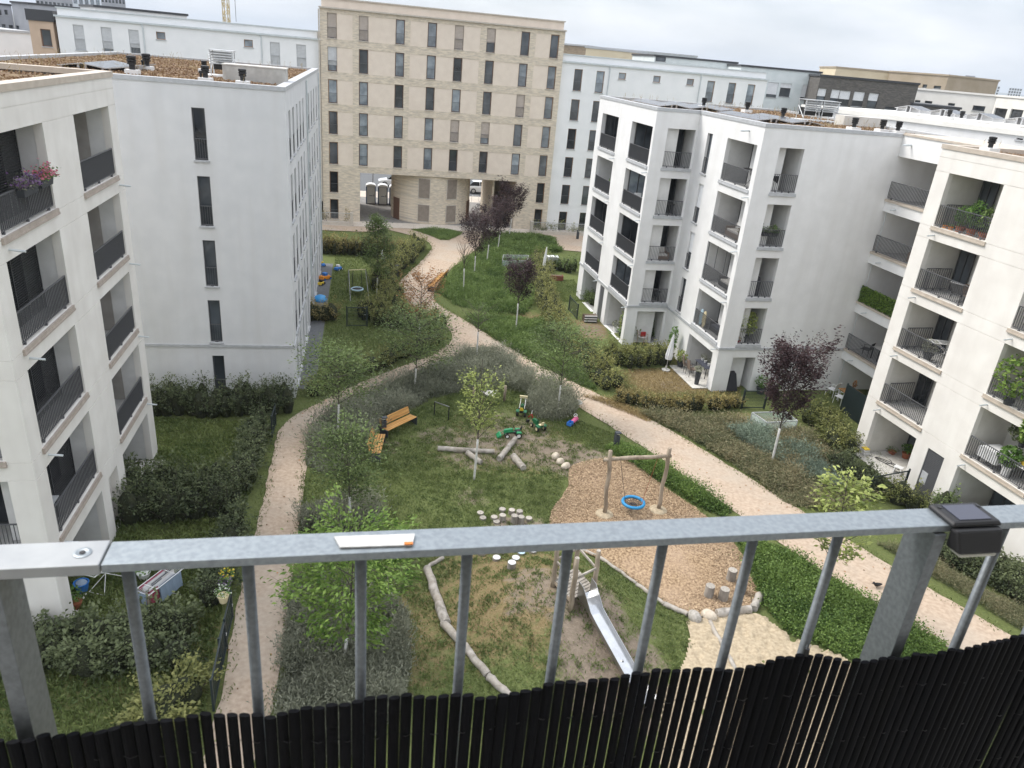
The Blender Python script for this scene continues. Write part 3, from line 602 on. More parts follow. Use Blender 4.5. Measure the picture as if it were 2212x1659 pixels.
# ---- materials
def ground_mat():
    m = bpy.data.materials.new('lawn'); m.use_nodes = True; nt = m.node_tree; l = nt.links.new; p = nt.nodes['Principled BSDF']; p.inputs['Roughness'].default_value = 1; p.inputs['Specular IOR Level'].default_value = .1
    tc = N(nt, 'ShaderNodeTexCoord')
    def noise(s, d=6, r_=.6):
        n = N(nt, 'ShaderNodeTexNoise'); n.inputs['Scale'].default_value = s; n.inputs['Detail'].default_value = d; n.inputs['Roughness'].default_value = r_; l(tc.outputs['Object'], n.inputs['Vector']); return n.outputs[0]
    def ramp(i, a, b, ca, cb):
        r_ = N(nt, 'ShaderNodeValToRGB'); r_.color_ramp.elements[0].position = a; r_.color_ramp.elements[1].position = b; r_.color_ramp.elements[0].color = (*ca, 1); r_.color_ramp.elements[1].color = (*cb, 1); l(i, r_.inputs[0]); return r_.outputs[0]
    green = ramp(noise(9, 8, .7), .3, .7, (.055,.078,.024), (.150,.185,.065))
    gm = N(nt, 'ShaderNodeMixRGB'); l(noise(.7, 4), gm.inputs[0]); l(green, gm.inputs[1]); gm.inputs[2].default_value = (.16,.165,.07, 1)
    gmm = N(nt, 'ShaderNodeMixRGB'); gmm.inputs[0].default_value = .5; l(green, gmm.inputs[1]); l(gm.outputs[0], gmm.inputs[2])
    dirt = ramp(noise(6, 8, .7), .3, .72, (.165,.132,.10), (.275,.225,.175))
    straw = ramp(noise(14, 6, .7), .3, .7, (.14,.105,.05), (.26,.20,.11))
    a1 = N(nt, 'ShaderNodeAttribute', attribute_name='dirt'); a2 = N(nt, 'ShaderNodeAttribute', attribute_name='dry')
    def breakup(at_, s, k):
        # worn patches break up into tufts
        mr = N(nt, 'ShaderNodeMath', operation='MULTIPLY_ADD'); mr.inputs[1].default_value = k; mr.inputs[2].default_value = -k/2; l(noise(s, 7, .75), mr.inputs[0])
        ad = N(nt, 'ShaderNodeMath', operation='ADD'); l(at_.outputs['Fac'], ad.inputs[0]); l(mr.outputs[0], ad.inputs[1])
        return ramp(ad.outputs[0], .34, .66, (0,0,0), (1,1,1))
    m1 = N(nt, 'ShaderNodeMixRGB'); l(breakup(a2, 3.2, 1.6), m1.inputs[0]); l(gmm.outputs[0], m1.inputs[1]); l(straw, m1.inputs[2])
    m2 = N(nt, 'ShaderNodeMixRGB'); l(breakup(a1, 2.4, 1.7), m2.inputs[0]); l(m1.outputs[0], m2.inputs[1]); l(dirt, m2.inputs[2])
    l(m2.outputs[0], p.inputs['Base Color'])
    bp = N(nt, 'ShaderNodeBump'); bp.inputs['Strength'].default_value = .9; bp.inputs['Distance'].default_value = .05; l(noise(12, 8, .7), bp.inputs['Height']); l(bp.outputs[0], p.inputs['Normal'])
    MATS['lawn'] = m
ground_mat()
mat('gravel_path', (.365,.28,.21), (.50,.40,.31), scale=7, detail=10, rough=1, bump=.5, bscale=40, bdist=.015, c3=(.43,.375,.31), scale3=.35, amt3=.8, lo=.3, hi=.7, spec=.1)
mat('wood_chips', (.155,.10,.06), (.46,.335,.21), scale=11, detail=9, rough=1, bump=1., bscale=22, bdist=.05, c3=(.42,.31,.22), scale3=.4, amt3=.7, lo=.33, hi=.66, spec=.1, stretch=(1,.75,1))
mat('sand', (.29,.235,.16), (.46,.38,.27), scale=9, detail=9, rough=1, bump=.9, bscale=6, bdist=.05, lo=.3, hi=.7, spec=.1)
mat('pavers', (.52,.46,.39), (.62,.555,.48), scale=5, rough=.9, bump=.1)
mat('dark_pavers', (.20,.19,.18), (.27,.26,.245), scale=3, rough=.9)
mat('asphalt', (.10,.105,.11), (.15,.155,.16), scale=12, detail=6, rough=.95, bump=.1)
mat('soil', (.085,.06,.042), (.15,.11,.08), scale=6, detail=8, rough=1, bump=.6, bscale=20, bdist=.04)
mat('far_ground', (.10,.10,.075), (.16,.155,.125), scale=.02, detail=8, rough=1)
mat('terrace_tile', (.50,.48,.44), (.58,.56,.52), scale=4, rough=.8, rnd=.08)
# ---- terrain
mb = MB(); mb.poly([(-9000,-3000,-.35),(9000,-3000,-.35),(9000,14000,-.35),(-9000,14000,-.35)]); tag(mb.build('ground', 'far_ground'), kind='structure')
gx = np.arange(-30, 34.01, .25); gy = np.arange(2, 84.01, .25); X, Y = np.meshgrid(gx, gy); Z = zm(X, Y) + .015*np.sin(X*1.7+Y*.6)*np.cos(Y*1.3-X*.4)
def blob(cx, cy, sx, sy, a=0, amp=1.):
    c, s = math.cos(R(a)), math.sin(R(a)); u = (X-cx)*c+(Y-cy)*s; v = -(X-cx)*s+(Y-cy)*c
    return amp*np.exp(-(u/sx)**4-(v/sy)**4)
dirt = np.zeros_like(X); dry = np.full_like(X, .20)
for b in [(-.2,31.3,3.6,2.3,20,.62),(2.8,30.9,2.6,2.0,-20,.72),(.4,33.6,3.2,1.8,0,.5),(-3.4,31.9,1.4,.9,30,.55),(5.4,29.6,2.0,1.2,-35,.55),(-1.3,26.7,.9,.8,0,.5),(3.3,18.2,1.5,2.8,10,.9),(1.7,20.1,1.6,1.6,0,.62),(4.6,17.2,1.2,2.2,8,.7),(.8,24.9,1.5,.8,0,.7),(-5.6,30.3,.9,.8,0,.5)]: dirt = np.maximum(dirt, blob(*b))
for b in [(.6,20.3,3.2,3.6,0,.70),(-2.2,18.5,1.4,3.0,0,.55),(4.2,21.4,2.0,1.4,-40,.42),(.2,31.5,5.0,4.0,0,.45),(8.5,36.0,3.2,.9,-27,.6),(9.2,41.4,2.6,2.0,14,.85),(1.5,50.5,3.0,2.0,0,.6),(13.5,37.0,3.0,1.0,0,.5),(5.0,49.5,1.4,2.2,0,.9),(-3.5,24.0,2.5,3.0,0,.3),(-9.5,16.5,3,3,0,.4),(10.0,46,1.5,4,12,.5)]: dry = np.maximum(dry, blob(*b))
dry = np.clip(dry-blob(0.3,26.4,4.2,1.9,0,.35)-blob(5.2,21.3,1.6,.9,-40,.3), 0, 1)
dirt = np.maximum(dirt, blob(5.2, 49.3, 1.2, 2.0, 0, .55)); dirt = np.maximum(dirt, blob(9.6, 41.0, 2.0, 1.4, 14, .35))
idx = np.arange(X.size).reshape(X.shape)
F4 = np.stack([idx[:-1,:-1].ravel(), idx[:-1,1:].ravel(), idx[1:,1:].ravel(), idx[1:,:-1].ravel()], 1)
lawn = tag(np_mesh('lawn', np.stack([X.ravel(), Y.ravel(), Z.ravel()], 1), F4, 'lawn', smooth=True, attrs={'dirt': dirt.ravel(), 'dry': dry.ravel()}), kind='structure')
PATH = [(-6.4,4),(-6.8,11),(-7.1,14.5),(-7.8,17.1),(-8.6,20.5),(-9.35,24.5),(-10.4,29.1),(-10.9,31.6),(-9.9,33.9),(-7.9,37.8),(-5.2,41.6),(-3.95,44.6),(-4.4,47.0),(-6.6,49.6),(-8.7,52.5),(-9.7,56),(-9.3,59.5),(-8.7,64.5),(-8.5,69.3),(-10,72.0),(-13,74.0),(-15.5,75.2),(-15.5,76.3),(-1.5,79.4),(-1.6,78),(-2.8,74.6),(-4.2,71),(-5.0,67.4),(-5.5,64),(-6.3,61),(-6.6,56),(-6.5,53.3),(-5.6,51.4),(-4.4,50),(-1,45.3),(3.6,39.6),(7.4,36.1),(11.1,30.9),(15.1,24.8),(18.4,20.6),(26,11),(23,9),(15.4,20.3),(13.1,22.8),(9.9,27.4),(7.3,31.8),(3.7,36.5),(1.1,40.1),(-2.1,44.3),(-4.9,40.4),(-7.6,35.8),(-8.95,32.7),(-9.2,30.3),(-8.4,27.1),(-7.2,21.8),(-6.2,17.3),(-5.7,14.8),(-5.3,4)]
o, PATHP = sheet('path', PATH, .035, 'gravel_path', smooth=2, jit=.045)
o, TRI = sheet('lawn', PX([(877,493),(1003,500),(992,510),(960,523),(925,508)]), .045, 'lawn', smooth=1)
CHIP = PX([(1185,1115),(1215,1072),(1231,1045),(1226,1017),(1242,1001),(1300,992),(1335,987),(1380,1010),(1450,1065),(1520,1110),(1600,1190),(1618,1245),(1640,1285),(1632,1322),(1545,1332),(1487,1334),(1440,1312),(1370,1262),(1300,1212),(1240,1188),(1190,1150)])
o, CHIPP = sheet('wood_chip_bed', CHIP, .05, 'wood_chips', smooth=1, jit=.04, drape=True)
SAND = PX([(1478,1332),(1530,1338),(1640,1322),(1690,1372),(1760,1400),(1830,1425),(1960,1560),(2000,1800),(1400,1800),(1432,1500),(1476,1440),(1492,1385)])
SANDP = smooth_poly(SAND, .35, .03, 1)
sx_ = np.arange(min(p[0] for p in SANDP)-.1, max(p[0] for p in SANDP)+.1, .07); sy_ = np.arange(min(p[1] for p in SANDP)-.1, max(p[1] for p in SANDP)+.1, .07); SX, SY = np.meshgrid(sx_, sy_)
fp = np.zeros_like(SX)
for _ in range(420):                          # trodden hollows
    cx__, cy__ = rng.uniform(SX.min(), SX.max()), rng.uniform(SY.min(), SY.max()); rr_ = rng.uniform(.10, .2); q_ = ((SX-cx__)**2+(SY-cy__)**2)/rr_**2; fp += -.05*np.exp(-q_)+.018*np.exp(-(np.sqrt(q_)-1.5)**2*3)
SZ = .075+fp+zm(SX, SY)+rng.normal(0, .006, SX.shape); si = np.arange(SX.size).reshape(SX.shape); SF = np.stack([si[:-1,:-1].ravel(), si[:-1,1:].ravel(), si[1:,1:].ravel(), si[1:,:-1].ravel()], 1)
SF = SF[inpoly((SX[:-1,:-1]+.035).ravel(), (SY[:-1,:-1]+.035).ravel(), SANDP)]
tag(np_mesh('sand_pit', np.stack([SX.ravel(), SY.ravel(), SZ.ravel()], 1), SF, 'sand', smooth=True), kind='structure')
# paved strip along the brick block and street beyond it
hB_ = R(12.5)
def BL(u, d): return (pB.x+math.cos(hB_)*u-math.sin(hB_)*d, pB.y+math.sin(hB_)*u+math.cos(hB_)*d)
sheet('pavement', [BL(-6,-2.1), BL(24,-2.1), BL(24,.3), BL(-6,.3)], .06, 'pavers', smooth=0)
sheet('path', [BL(-10,-4.4), BL(1.2,-4.4), BL(2.5,-2.12), BL(-10,-2.12)], .056, 'gravel_path', smooth=0)
sheet('pavement', [BL(-.1,.3), BL(16,.3), BL(16,14), BL(-.1,14)], .055, 'dark_pavers', smooth=0)
sheet('pavement', [BL(-60,14), BL(60,14), BL(60,18), BL(-60,18)], .06, 'pavers', smooth=0)
sheet('road', [BL(-80,18), BL(80,18), BL(80,34), BL(-80,34)], -.02, 'asphalt', smooth=0)
sheet('pavement', [tuple(G(1150,505)[:2]), tuple(G(1260,508)[:2]), tuple(G(1260,545)[:2]), tuple(G(1205,540)[:2]), tuple(G(1185,515)[:2])], .05, 'gravel_path', smooth=0)
# dark strip along the long white wall, standing in for its light wells
def ML(x, y): return (pM.x+math.cos(R(12.3))*x-math.sin(R(12.3))*y, pM.y+math.sin(R(12.3))*x+math.cos(R(12.3))*y)
sheet('pavement', [ML(0,1), ML(.9,1), ML(.9,26), ML(0,26)], .04, 'asphalt', smooth=0)
# ================================================================== balcony railing in the foreground
mat('galvanised', (.235,.265,.29), (.30,.335,.36), scale=130, detail=3, rough=.45, metal=.5, lo=.36, hi=.64, c3=(.30,.34,.37), scale3=40, amt3=.35)
mat('galv_white', (.32,.335,.35), (.38,.395,.405), scale=20, rough=.45, metal=.2)
mat('galv_post', (.15,.165,.18), (.20,.22,.235), scale=120, detail=4, rough=.5, metal=.5)
mat('screen_black', (.0022,.0025,.0035), (.0048,.0053,.0075), scale=60, rough=.7, spec=.1, stretch=(1,1,.05))
mat('tape', (.50,.50,.49), (.64,.64,.63), scale=60, rough=.8, bump=.3, bscale=120, bdist=.001); plain('tape_orange', (.62,.19,.03), .6); plain('rubber', (.012,.012,.014), .55); plain('solar_cell', (.05,.055,.085), .3); plain('diffuser', (.55,.54,.48), .5)
ZR = 16.46
rl = thing('balcony_railing', 'galvanised steel balcony railing with round balusters and flat posts', 'railing', (-.559, .682, 0), R(12.9))
fl = FR(0, 0, 0)
mb = MB(); fl.box(mb, .096, 1.9, 0, .047, ZR-.012, ZR); mb.build('handrail', 'galvanised', rl, bevel=.0015)
mb = MB(); fl.box(mb, -.45, .0945, -.0015, .0485, ZR-.0135, ZR+.0015); jn = mb.build('rail_joint', 'galv_white', rl, bevel=.0015)
mb = MB(); mb.lathe([(.0105, 0), (.0105, .0006), (.0075, .0012), (.004, .0004)], (.07, .0235, ZR+.0016), 20); mb.build('screw', 'galvanised', jn); mb = MB(); mb.lathe([(.0035, 0), (.0035, .0005)], (.07, .0235, ZR+.0024), 14); mb.build('screw_socket', 'rubber', jn)
for u in [.117+.1405*k for k in range(8)] + [-.165, 1.395, 1.535, 1.675]:
    mb = MB(); mb.tube([(u, .0235, 15.35), (u, .0235, ZR-.012)], .0076, 14); mb.build('baluster', 'galv_post', rl, smooth=True)
for u in (-.034, 1.243): 
    mb = MB(); fl.box(mb, u, u+.02, -.004, .054, 15.2, ZR-.0137); mb.build('post', 'galv_post', rl, bevel=.001)
mb = MB(); fl.box(mb, -.5, 1.9, .005, .042, 15.34, 15.352); mb.build('bottom_rail', 'galvanised', rl)
# tape on the rail
tp = thing('tape_strip', 'short strip of worn white tape with an orange corner on the handrail', 'tape', (-.559, .682, 0), R(12.9))
mb = MB(); mb.hexa([(.372,.010,ZR+.0008),(.463,.008,ZR+.0008),(.468,.031,ZR+.0008),(.364,.034,ZR+.0008),(.372,.010,ZR+.003),(.463,.008,ZR+.003),(.468,.031,ZR+.004),(.364,.034,ZR+.003)]); mb.build('tape_backing', 'tape', tp)
mb = MB(); fl.box(mb, .453, .464, .0075, .013, ZR+.0032, ZR+.0046); mb.build('tape_corner', 'tape_orange', tp)
# solar lamp clipped over the rail
sl_ = thing('solar_lamp', 'black plastic solar lamp clipped over the handrail', 'lamp', (-.559, .682, 0), R(12.9))
mb = MB()
mb.hexa([(1.262,-.01,ZR+.001),(1.352,-.01,ZR+.001),(1.352,.05,ZR+.001),(1.262,.05,ZR+.001),(1.266,-.006,ZR+.009),(1.348,-.006,ZR+.009),(1.348,.046,ZR+.009),(1.266,.046,ZR+.009)])
mb.hexa([(1.27,-.03,ZR-.034),(1.345,-.03,ZR-.034),(1.348,-.003,ZR-.034),(1.266,-.003,ZR-.034),(1.266,-.016,ZR+.0),(1.348,-.016,ZR+.0),(1.35,-.003,ZR+.0),(1.264,-.003,ZR+.0)])
mb.build('housing', 'rubber', sl_, bevel=.004)
mb = MB(); fl.box(mb, 1.279, 1.335, -.001, .038, ZR+.0091, ZR+.0102); mb.build('solar_panel', 'solar_cell', sl_)
for u in (1.272, 1.342):
    mb = MB(); mb.lathe([(.0035,0),(.0035,.001)], (u, .034, ZR+.0091), 10); mb.build('screw', 'black_plastic', sl_)
mb = MB(); fl.box(mb, 1.275, 1.34, -.027, -.004, ZR-.041, ZR-.0345); mb.build('diffuser', 'diffuser', sl_, bevel=.003)
# privacy screen of split plastic canes
sc = thing('privacy_screen', 'black plastic cane privacy screen wired inside the balcony railing', 'privacy screen', (-.559, .682, 0), R(12.9))
u = -.10; k = 0
prof = [(math.cos(a)*.5, math.sin(a)*.5) for a in [2*math.pi*j/10 for j in range(10)]]
tops = [(-.1,16.222),(.0,16.218),(.04,16.208),(.12,16.224),(.19,16.228),(.266,16.208),(.30,16.222),(.41,16.238),(.6,16.226),(.81,16.234),(.93,16.224),(1.03,16.243),(1.09,16.24),(1.12,16.232),(1.2,16.231),(1.28,16.228),(1.36,16.238),(1.47,16.242),(1.7,16.25)]
while u < 1.75:
    w = .0158*random.uniform(.94, 1.04); gap = .0003 if u < .33 else (.0009 if u < 1.08 else .0003); gap *= random.uniform(.6, 1.4)
    zt = float(np.interp(u, [a for a, b in tops], [b for a, b in tops])) + random.uniform(-.0035, .0035)
    dd = -.022 + .006*math.sin(u*9.0) + .003*math.sin(u*31); tw = .25*math.sin(u*17+1) if u < .33 else .1*math.sin(u*17)
    mb = MB(); b0 = 0; ca, sa = math.cos(tw), math.sin(tw); tx = random.uniform(-.004, .004); pts = []
    for (zz, ox) in ((15.28, tx), (zt, 0)):
        for (px_, py_) in prof: mb.v.append((u+w/2+ox+(px_*w*ca-py_*.0075*sa), dd+(px_*w*sa+py_*.0075*ca), zz))
    n = len(prof)
    for j in range(n): mb.f.append((j, (j+1)%n, n+(j+1)%n, n+j)); mb.m.append(0)
    mb.f.append(tuple(range(n, 2*n))); mb.m.append(0)
    mb.build('cane', 'screen_black', sc, smooth=False)
    u += w+gap; k += 1
for zz in (16.165, 16.06, 15.95, 15.84, 15.7):
    mb = MB(); pts = [(-.1+i*.02, -.022+.006*math.sin((-.1+i*.02)*9)+.003*math.sin((-.1+i*.02)*31)+(.0045 if i%2 else -.0045), zz+.002*math.sin(i*.4)) for i in range(93)]
    mb.tube(pts, .0007, 5); mb.build('wire', 'rubber', sc)
tg = thing('wire_twist', 'small dark wire twist standing up at the top of the privacy screen', 'wire', (-.559, .682, 0), R(12.9))
mb = MB(); mb.tube([(1.073,-.018,16.235),(1.073,-.016,16.253)], .0042, 10); mb.build('clip_body', 'rubber', tg)
mb = MB(); mb.tube([(1.070,-.017,16.25),(1.070,-.017,16.262)], .0006, 5); mb.tube([(1.076,-.017,16.25),(1.0765,-.017,16.261)], .0006, 5); mb.build('wire_end', 'galvanised', tg)
# ================================================================== vegetation
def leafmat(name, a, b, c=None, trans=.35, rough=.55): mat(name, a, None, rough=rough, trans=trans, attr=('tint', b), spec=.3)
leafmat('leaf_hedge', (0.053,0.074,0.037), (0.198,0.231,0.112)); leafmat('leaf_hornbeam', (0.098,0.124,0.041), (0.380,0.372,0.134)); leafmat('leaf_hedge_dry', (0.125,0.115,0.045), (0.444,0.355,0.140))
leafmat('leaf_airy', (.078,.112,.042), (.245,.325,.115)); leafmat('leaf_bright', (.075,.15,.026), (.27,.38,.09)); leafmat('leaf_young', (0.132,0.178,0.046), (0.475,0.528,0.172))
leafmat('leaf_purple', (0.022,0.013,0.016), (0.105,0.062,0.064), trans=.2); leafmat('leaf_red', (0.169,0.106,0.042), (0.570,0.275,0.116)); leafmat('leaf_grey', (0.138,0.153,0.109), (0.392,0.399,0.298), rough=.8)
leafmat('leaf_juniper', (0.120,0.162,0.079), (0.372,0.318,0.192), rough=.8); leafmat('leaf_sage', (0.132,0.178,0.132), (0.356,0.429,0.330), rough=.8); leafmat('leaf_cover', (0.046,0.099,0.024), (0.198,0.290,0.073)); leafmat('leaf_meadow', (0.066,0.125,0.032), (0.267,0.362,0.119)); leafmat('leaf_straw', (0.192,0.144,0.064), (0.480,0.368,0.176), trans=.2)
leafmat('grass_blade', (.098,.140,.045), (.27,.32,.11)); leafmat('leaf_pot', (0.063,0.137,0.032), (0.232,0.380,0.106)); leafmat('sedum_leaf', (0.17,0.095,0.052), (0.40,0.28,0.165), trans=.1)
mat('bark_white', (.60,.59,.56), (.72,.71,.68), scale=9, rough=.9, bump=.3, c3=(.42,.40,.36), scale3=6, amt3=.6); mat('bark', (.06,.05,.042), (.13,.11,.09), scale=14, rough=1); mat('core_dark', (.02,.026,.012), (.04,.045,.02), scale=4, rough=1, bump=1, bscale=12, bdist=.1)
def rot_leaves(C, s, flat=.5, ratio=.55, dirs=None, fold=.18):
    """one folded leaf quad per centre"""
    n = len(C); C = np.asarray(C)
    if dirs is None: d = rng.normal(size=(n, 3)); d[:, 2] *= .6
    else: d = np.asarray(dirs) + rng.normal(size=(n, 3))*.35
    d /= np.linalg.norm(d, axis=1)[:, None]+1e-9
    up = rng.normal(size=(n, 3))*(1-flat); up[:, 2] += 1.0*flat+.1
    b = np.cross(d, up); b /= np.linalg.norm(b, axis=1)[:, None]+1e-9; nn = np.cross(b, d)
    s = np.asarray(s)[:, None]*np.ones((n, 1)); L_ = d*s; W_ = b*s*ratio/2
    V = np.empty((n, 4, 3)); V[:, 0] = C-L_/2; V[:, 1] = C+W_+nn*s*fold*.5; V[:, 2] = C+L_/2; V[:, 3] = C-W_+nn*s*fold*.5
    return V.reshape(-1, 3)
def leaf_object(name, C, size, m, parent=None, tint=None, flat=.5, ratio=.55, dirs=None, var=.35):
    n = len(C); s = size*(1+rng.uniform(-var, var, n)); V = rot_leaves(C, s, flat, ratio, dirs)
    if tint is None: tint = rng.uniform(0, 1, n)
    F_ = np.arange(n*4).reshape(n, 4)
    return np_mesh(name, V, F_, m, parent, attrs={'tint': np.repeat(np.clip(tint, 0, 1), 4)})
def lump(x, y, z=0., f=1.0, seed=0.):
    """cheap smooth noise, about -1..1"""
    return (np.sin(x*1.9*f+seed)*np.cos(y*1.7*f-seed*1.3)+np.sin(x*.83*f-y*1.21*f+z*1.1*f+seed*2.1)+np.sin(z*2.3*f+x*.6*f+y*.9*f+seed)*.7)/2.2
def hedge(label, line, w, h, n_m=900, leaf=.075, m='leaf_hedge', seed=0, group=None, ragged=.25, name='hedge', tint_bias=0., sparse=0.):
    """hedge along a ground line (world xy): a row of shrubs, each with its own stems and leafy sprays"""
    line = [Vector((a[0], a[1])) for a in line]; rows = max(1, int(round(w/.95))); sp = .5; C = []; Dd = []; T = []; o = thing(name, label, 'hedge' if name == 'hedge' else name, (line[0].x, line[0].y, 0), group=group)
    st = MB(); core = MB(); pos = []
    for i in range(len(line)-1):
        d = line[i+1]-line[i]; L_ = d.length; nrm = Vector((-d.y, d.x)).normalized(); n = max(1, int(round(L_/sp)))
        for j in range(n):
            for r_ in range(rows): pos.append(line[i]+d*((j+.5)/n)+nrm*((r_+.5)/rows-.5)*w*.82+Vector((random.gauss(0,.08), random.gauss(0,.08)))-line[0])
    ns = 20
    for c in pos:
        hh = h*(1+ragged*random.uniform(-.55, .45)); rr = max(.36, w/rows*.62)*random.uniform(.85, 1.2); kl = max(10, int(n_m*1.15*sp/rows/ns)); tb = random.gauss(0, .10)
        if sparse and random.random() < sparse*.5: continue
        ph = rng.uniform(0, 2*math.pi, ns); rad = rr*np.sqrt(rng.uniform(.05, 1.25, ns)); zt = hh*rng.uniform(.5, 1.08, ns)*(1-.28*(rad/rr)**2); low = rng.random(ns) < .3; zt = np.where(low, hh*rng.uniform(.12, .5, ns), zt); rad = np.where(low, rr*rng.uniform(.8, 1.15, ns), rad)
        E_ = np.stack([c.x+np.cos(ph)*rad, c.y+np.sin(ph)*rad, zt], 1); S_ = np.stack([c.x+np.cos(ph)*.08, c.y+np.sin(ph)*.08, np.full(ns, .05)], 1)
        t = rng.uniform(.22, 1.03, (ns, kl)); P = S_[:, None]+(E_-S_)[:, None]*t[..., None]; P[..., 2] += .16*hh*np.sin(math.pi*np.clip(t, 0, 1))
        P += rng.normal(0, leaf*.75, P.shape); P[..., 2] = np.maximum(P[..., 2], .03); dv = (E_-S_)[:, None]*np.array([1.2, 1.2, .25])+rng.normal(0, .25, P.shape)
        C.append(P.reshape(-1, 3)); Dd.append(dv.reshape(-1, 3)); T.append((.14+.50*P[..., 2]/h+tb+tint_bias+rng.normal(0, .16, t.shape)+rng.normal(0, .08, (ns, 1))).ravel())  # upper leaves lightened in their colour, more with height
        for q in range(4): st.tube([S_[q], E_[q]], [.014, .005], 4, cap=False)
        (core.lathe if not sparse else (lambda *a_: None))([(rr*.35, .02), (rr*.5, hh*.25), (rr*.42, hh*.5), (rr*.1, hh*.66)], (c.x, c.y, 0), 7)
    C = np.concatenate(C); C[:, 2] += zm(C[:, 0]+line[0].x, C[:, 1]+line[0].y)
    Dd = np.concatenate(Dd); Dd /= np.linalg.norm(Dd, axis=1)[:, None]+1e-9
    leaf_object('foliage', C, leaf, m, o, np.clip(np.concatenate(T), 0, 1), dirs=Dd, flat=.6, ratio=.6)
    st.build('stems', 'bark', o); core.build('dark_core', 'core_dark', o)  # solid cores added, painted dark for the dim depth between leaves
    return o
def tree(label, base, top, cbot, cw, m, n_leaf=3500, leaf=.09, n_br=16, up=.9, shape='oval', white=True, lean=None, group=None, name='young_tree', sub=4, spread=.16, ratio=.5, bare=0., trunk_r=.05, core=None):
    """base/top/cbot: metres (ground point Vector, heights); cw: crown width"""
    o = thing(name, label, 'tree', (base.x, base.y, base.z), group=group); H_ = top; lean = lean or (0, 0)
    def tr(h): f = h/H_; return Vector((lean[0]*f+.05*math.sin(3*f), lean[1]*f+.05*math.cos(4*f)-.05, h))
    mb = MB(); hs = np.linspace(-.05, cbot, 8); mb.tube([tr(max(h, -.05)) for h in hs], [trunk_r*(1-.25*h/H_) for h in hs], 9); mb.build('trunk', 'bark_white' if white else 'bark', o, smooth=True)
    mb = MB(); hs = np.linspace(cbot-.02, H_*.97, 8); mb.tube([tr(h) for h in hs], [max(.008, trunk_r*(1-h/H_)*.9) for h in hs], 6)
    pts = []; drs = []
    ga = 2.399963
    for i in range(n_br):
        f = (i+.3)/n_br; h0 = cbot+(H_-cbot)*f*(.80 if shape != 'vase' else .6); az = i*ga+random.uniform(-.3,.3)
        if shape == 'oval': R_ = cw/2*(math.sin(math.pi*min(1, .18+.82*f*.98))**.6)
        elif shape == 'vase': R_ = cw/2*(.55+.45*math.sin(math.pi*min(1, f*.9+.1)))
        elif shape == 'round': R_ = cw/2*(1-(2*f-.8)**2*.35)
        else: R_ = cw/2*(1.05-.75*f)
        R_ *= random.uniform(.8, 1.15); s = tr(h0); end_h = min(H_, h0+R_*up*random.uniform(.8, 1.2))
        e = Vector((s.x+math.cos(az)*R_, s.y+math.sin(az)*R_, end_h)); mid = s.lerp(e, .5)+Vector((0,0,-R_*.06 if up > .6 else R_*.1))
        mb.tube([s, mid, e], [.018, .012, .004], 5, cap=False)
        branches = [(s, mid, e, 1.0)]
        for j in range(sub):
            q = random.uniform(.3, .9); b0 = s.lerp(mid, q*2) if q < .5 else mid.lerp(e, q*2-1); az2 = az+random.choice((-1,1))*random.uniform(.5,1.2); l2 = R_*random.uniform(.3,.55)
            e2 = Vector((b0.x+math.cos(az2)*l2, b0.y+math.sin(az2)*l2, b0.z+l2*up*random.uniform(.4,1.1))); mb.tube([b0, e2], [.008,.003], 4, cap=False); branches.append((b0, b0.lerp(e2,.5), e2, .6))
        nl = int(n_leaf/n_br/ (1+sub*.6))
        for (b0, bm, b1, wgt) in branches:
            k = max(3, int(nl*wgt)); tt = rng.uniform(.22 if wgt == 1 else .1, 1.03, k)
            B0, BM, B1 = np.array(b0), np.array(bm), np.array(b1)
            P = np.where((tt < .5)[:, None], B0+(BM-B0)*(tt*2)[:, None], BM+(B1-BM)*(tt*2-1)[:, None]); P = P+rng.normal(0, spread*.6, (k, 3)); pts.append(P); drs.append(np.repeat(np.array([[math.cos(az), math.sin(az), .1]]), k, 0))
    if bare < 1:
        P = np.concatenate(pts); dd = np.concatenate(drs); keep = lump(P[:, 0], P[:, 1], P[:, 2], 2.2, base.x) > -.9+bare*1.3; P = P[keep]; dd = dd[keep]
        tint = np.clip(.45+.3*lump(P[:, 0], P[:, 1], P[:, 2], 1.4, base.y)+rng.normal(0, .22, len(P)), 0, 1)
        leaf_object('crown', P, leaf, m, o, tint, dirs=dd, ratio=ratio, flat=.55)
    mb.build('branches', 'bark', o); return o
def ptree(label, bpx, tpx, cpx, wpx, m, **kw):
    """tree measured in the photograph: trunk foot, top, crown bottom and crown width"""
    b = G(*bpx); t = hgt(*tpx, b); c = hgt(*cpx, b); dist = (Vector((b.x, b.y, 3))-CAM).length
    return tree(label, b, t.z, max(.4, c.z), wpx/PF*dist, m, lean=((t.x-b.x)*.6, (t.y-b.y)*.3), **kw)
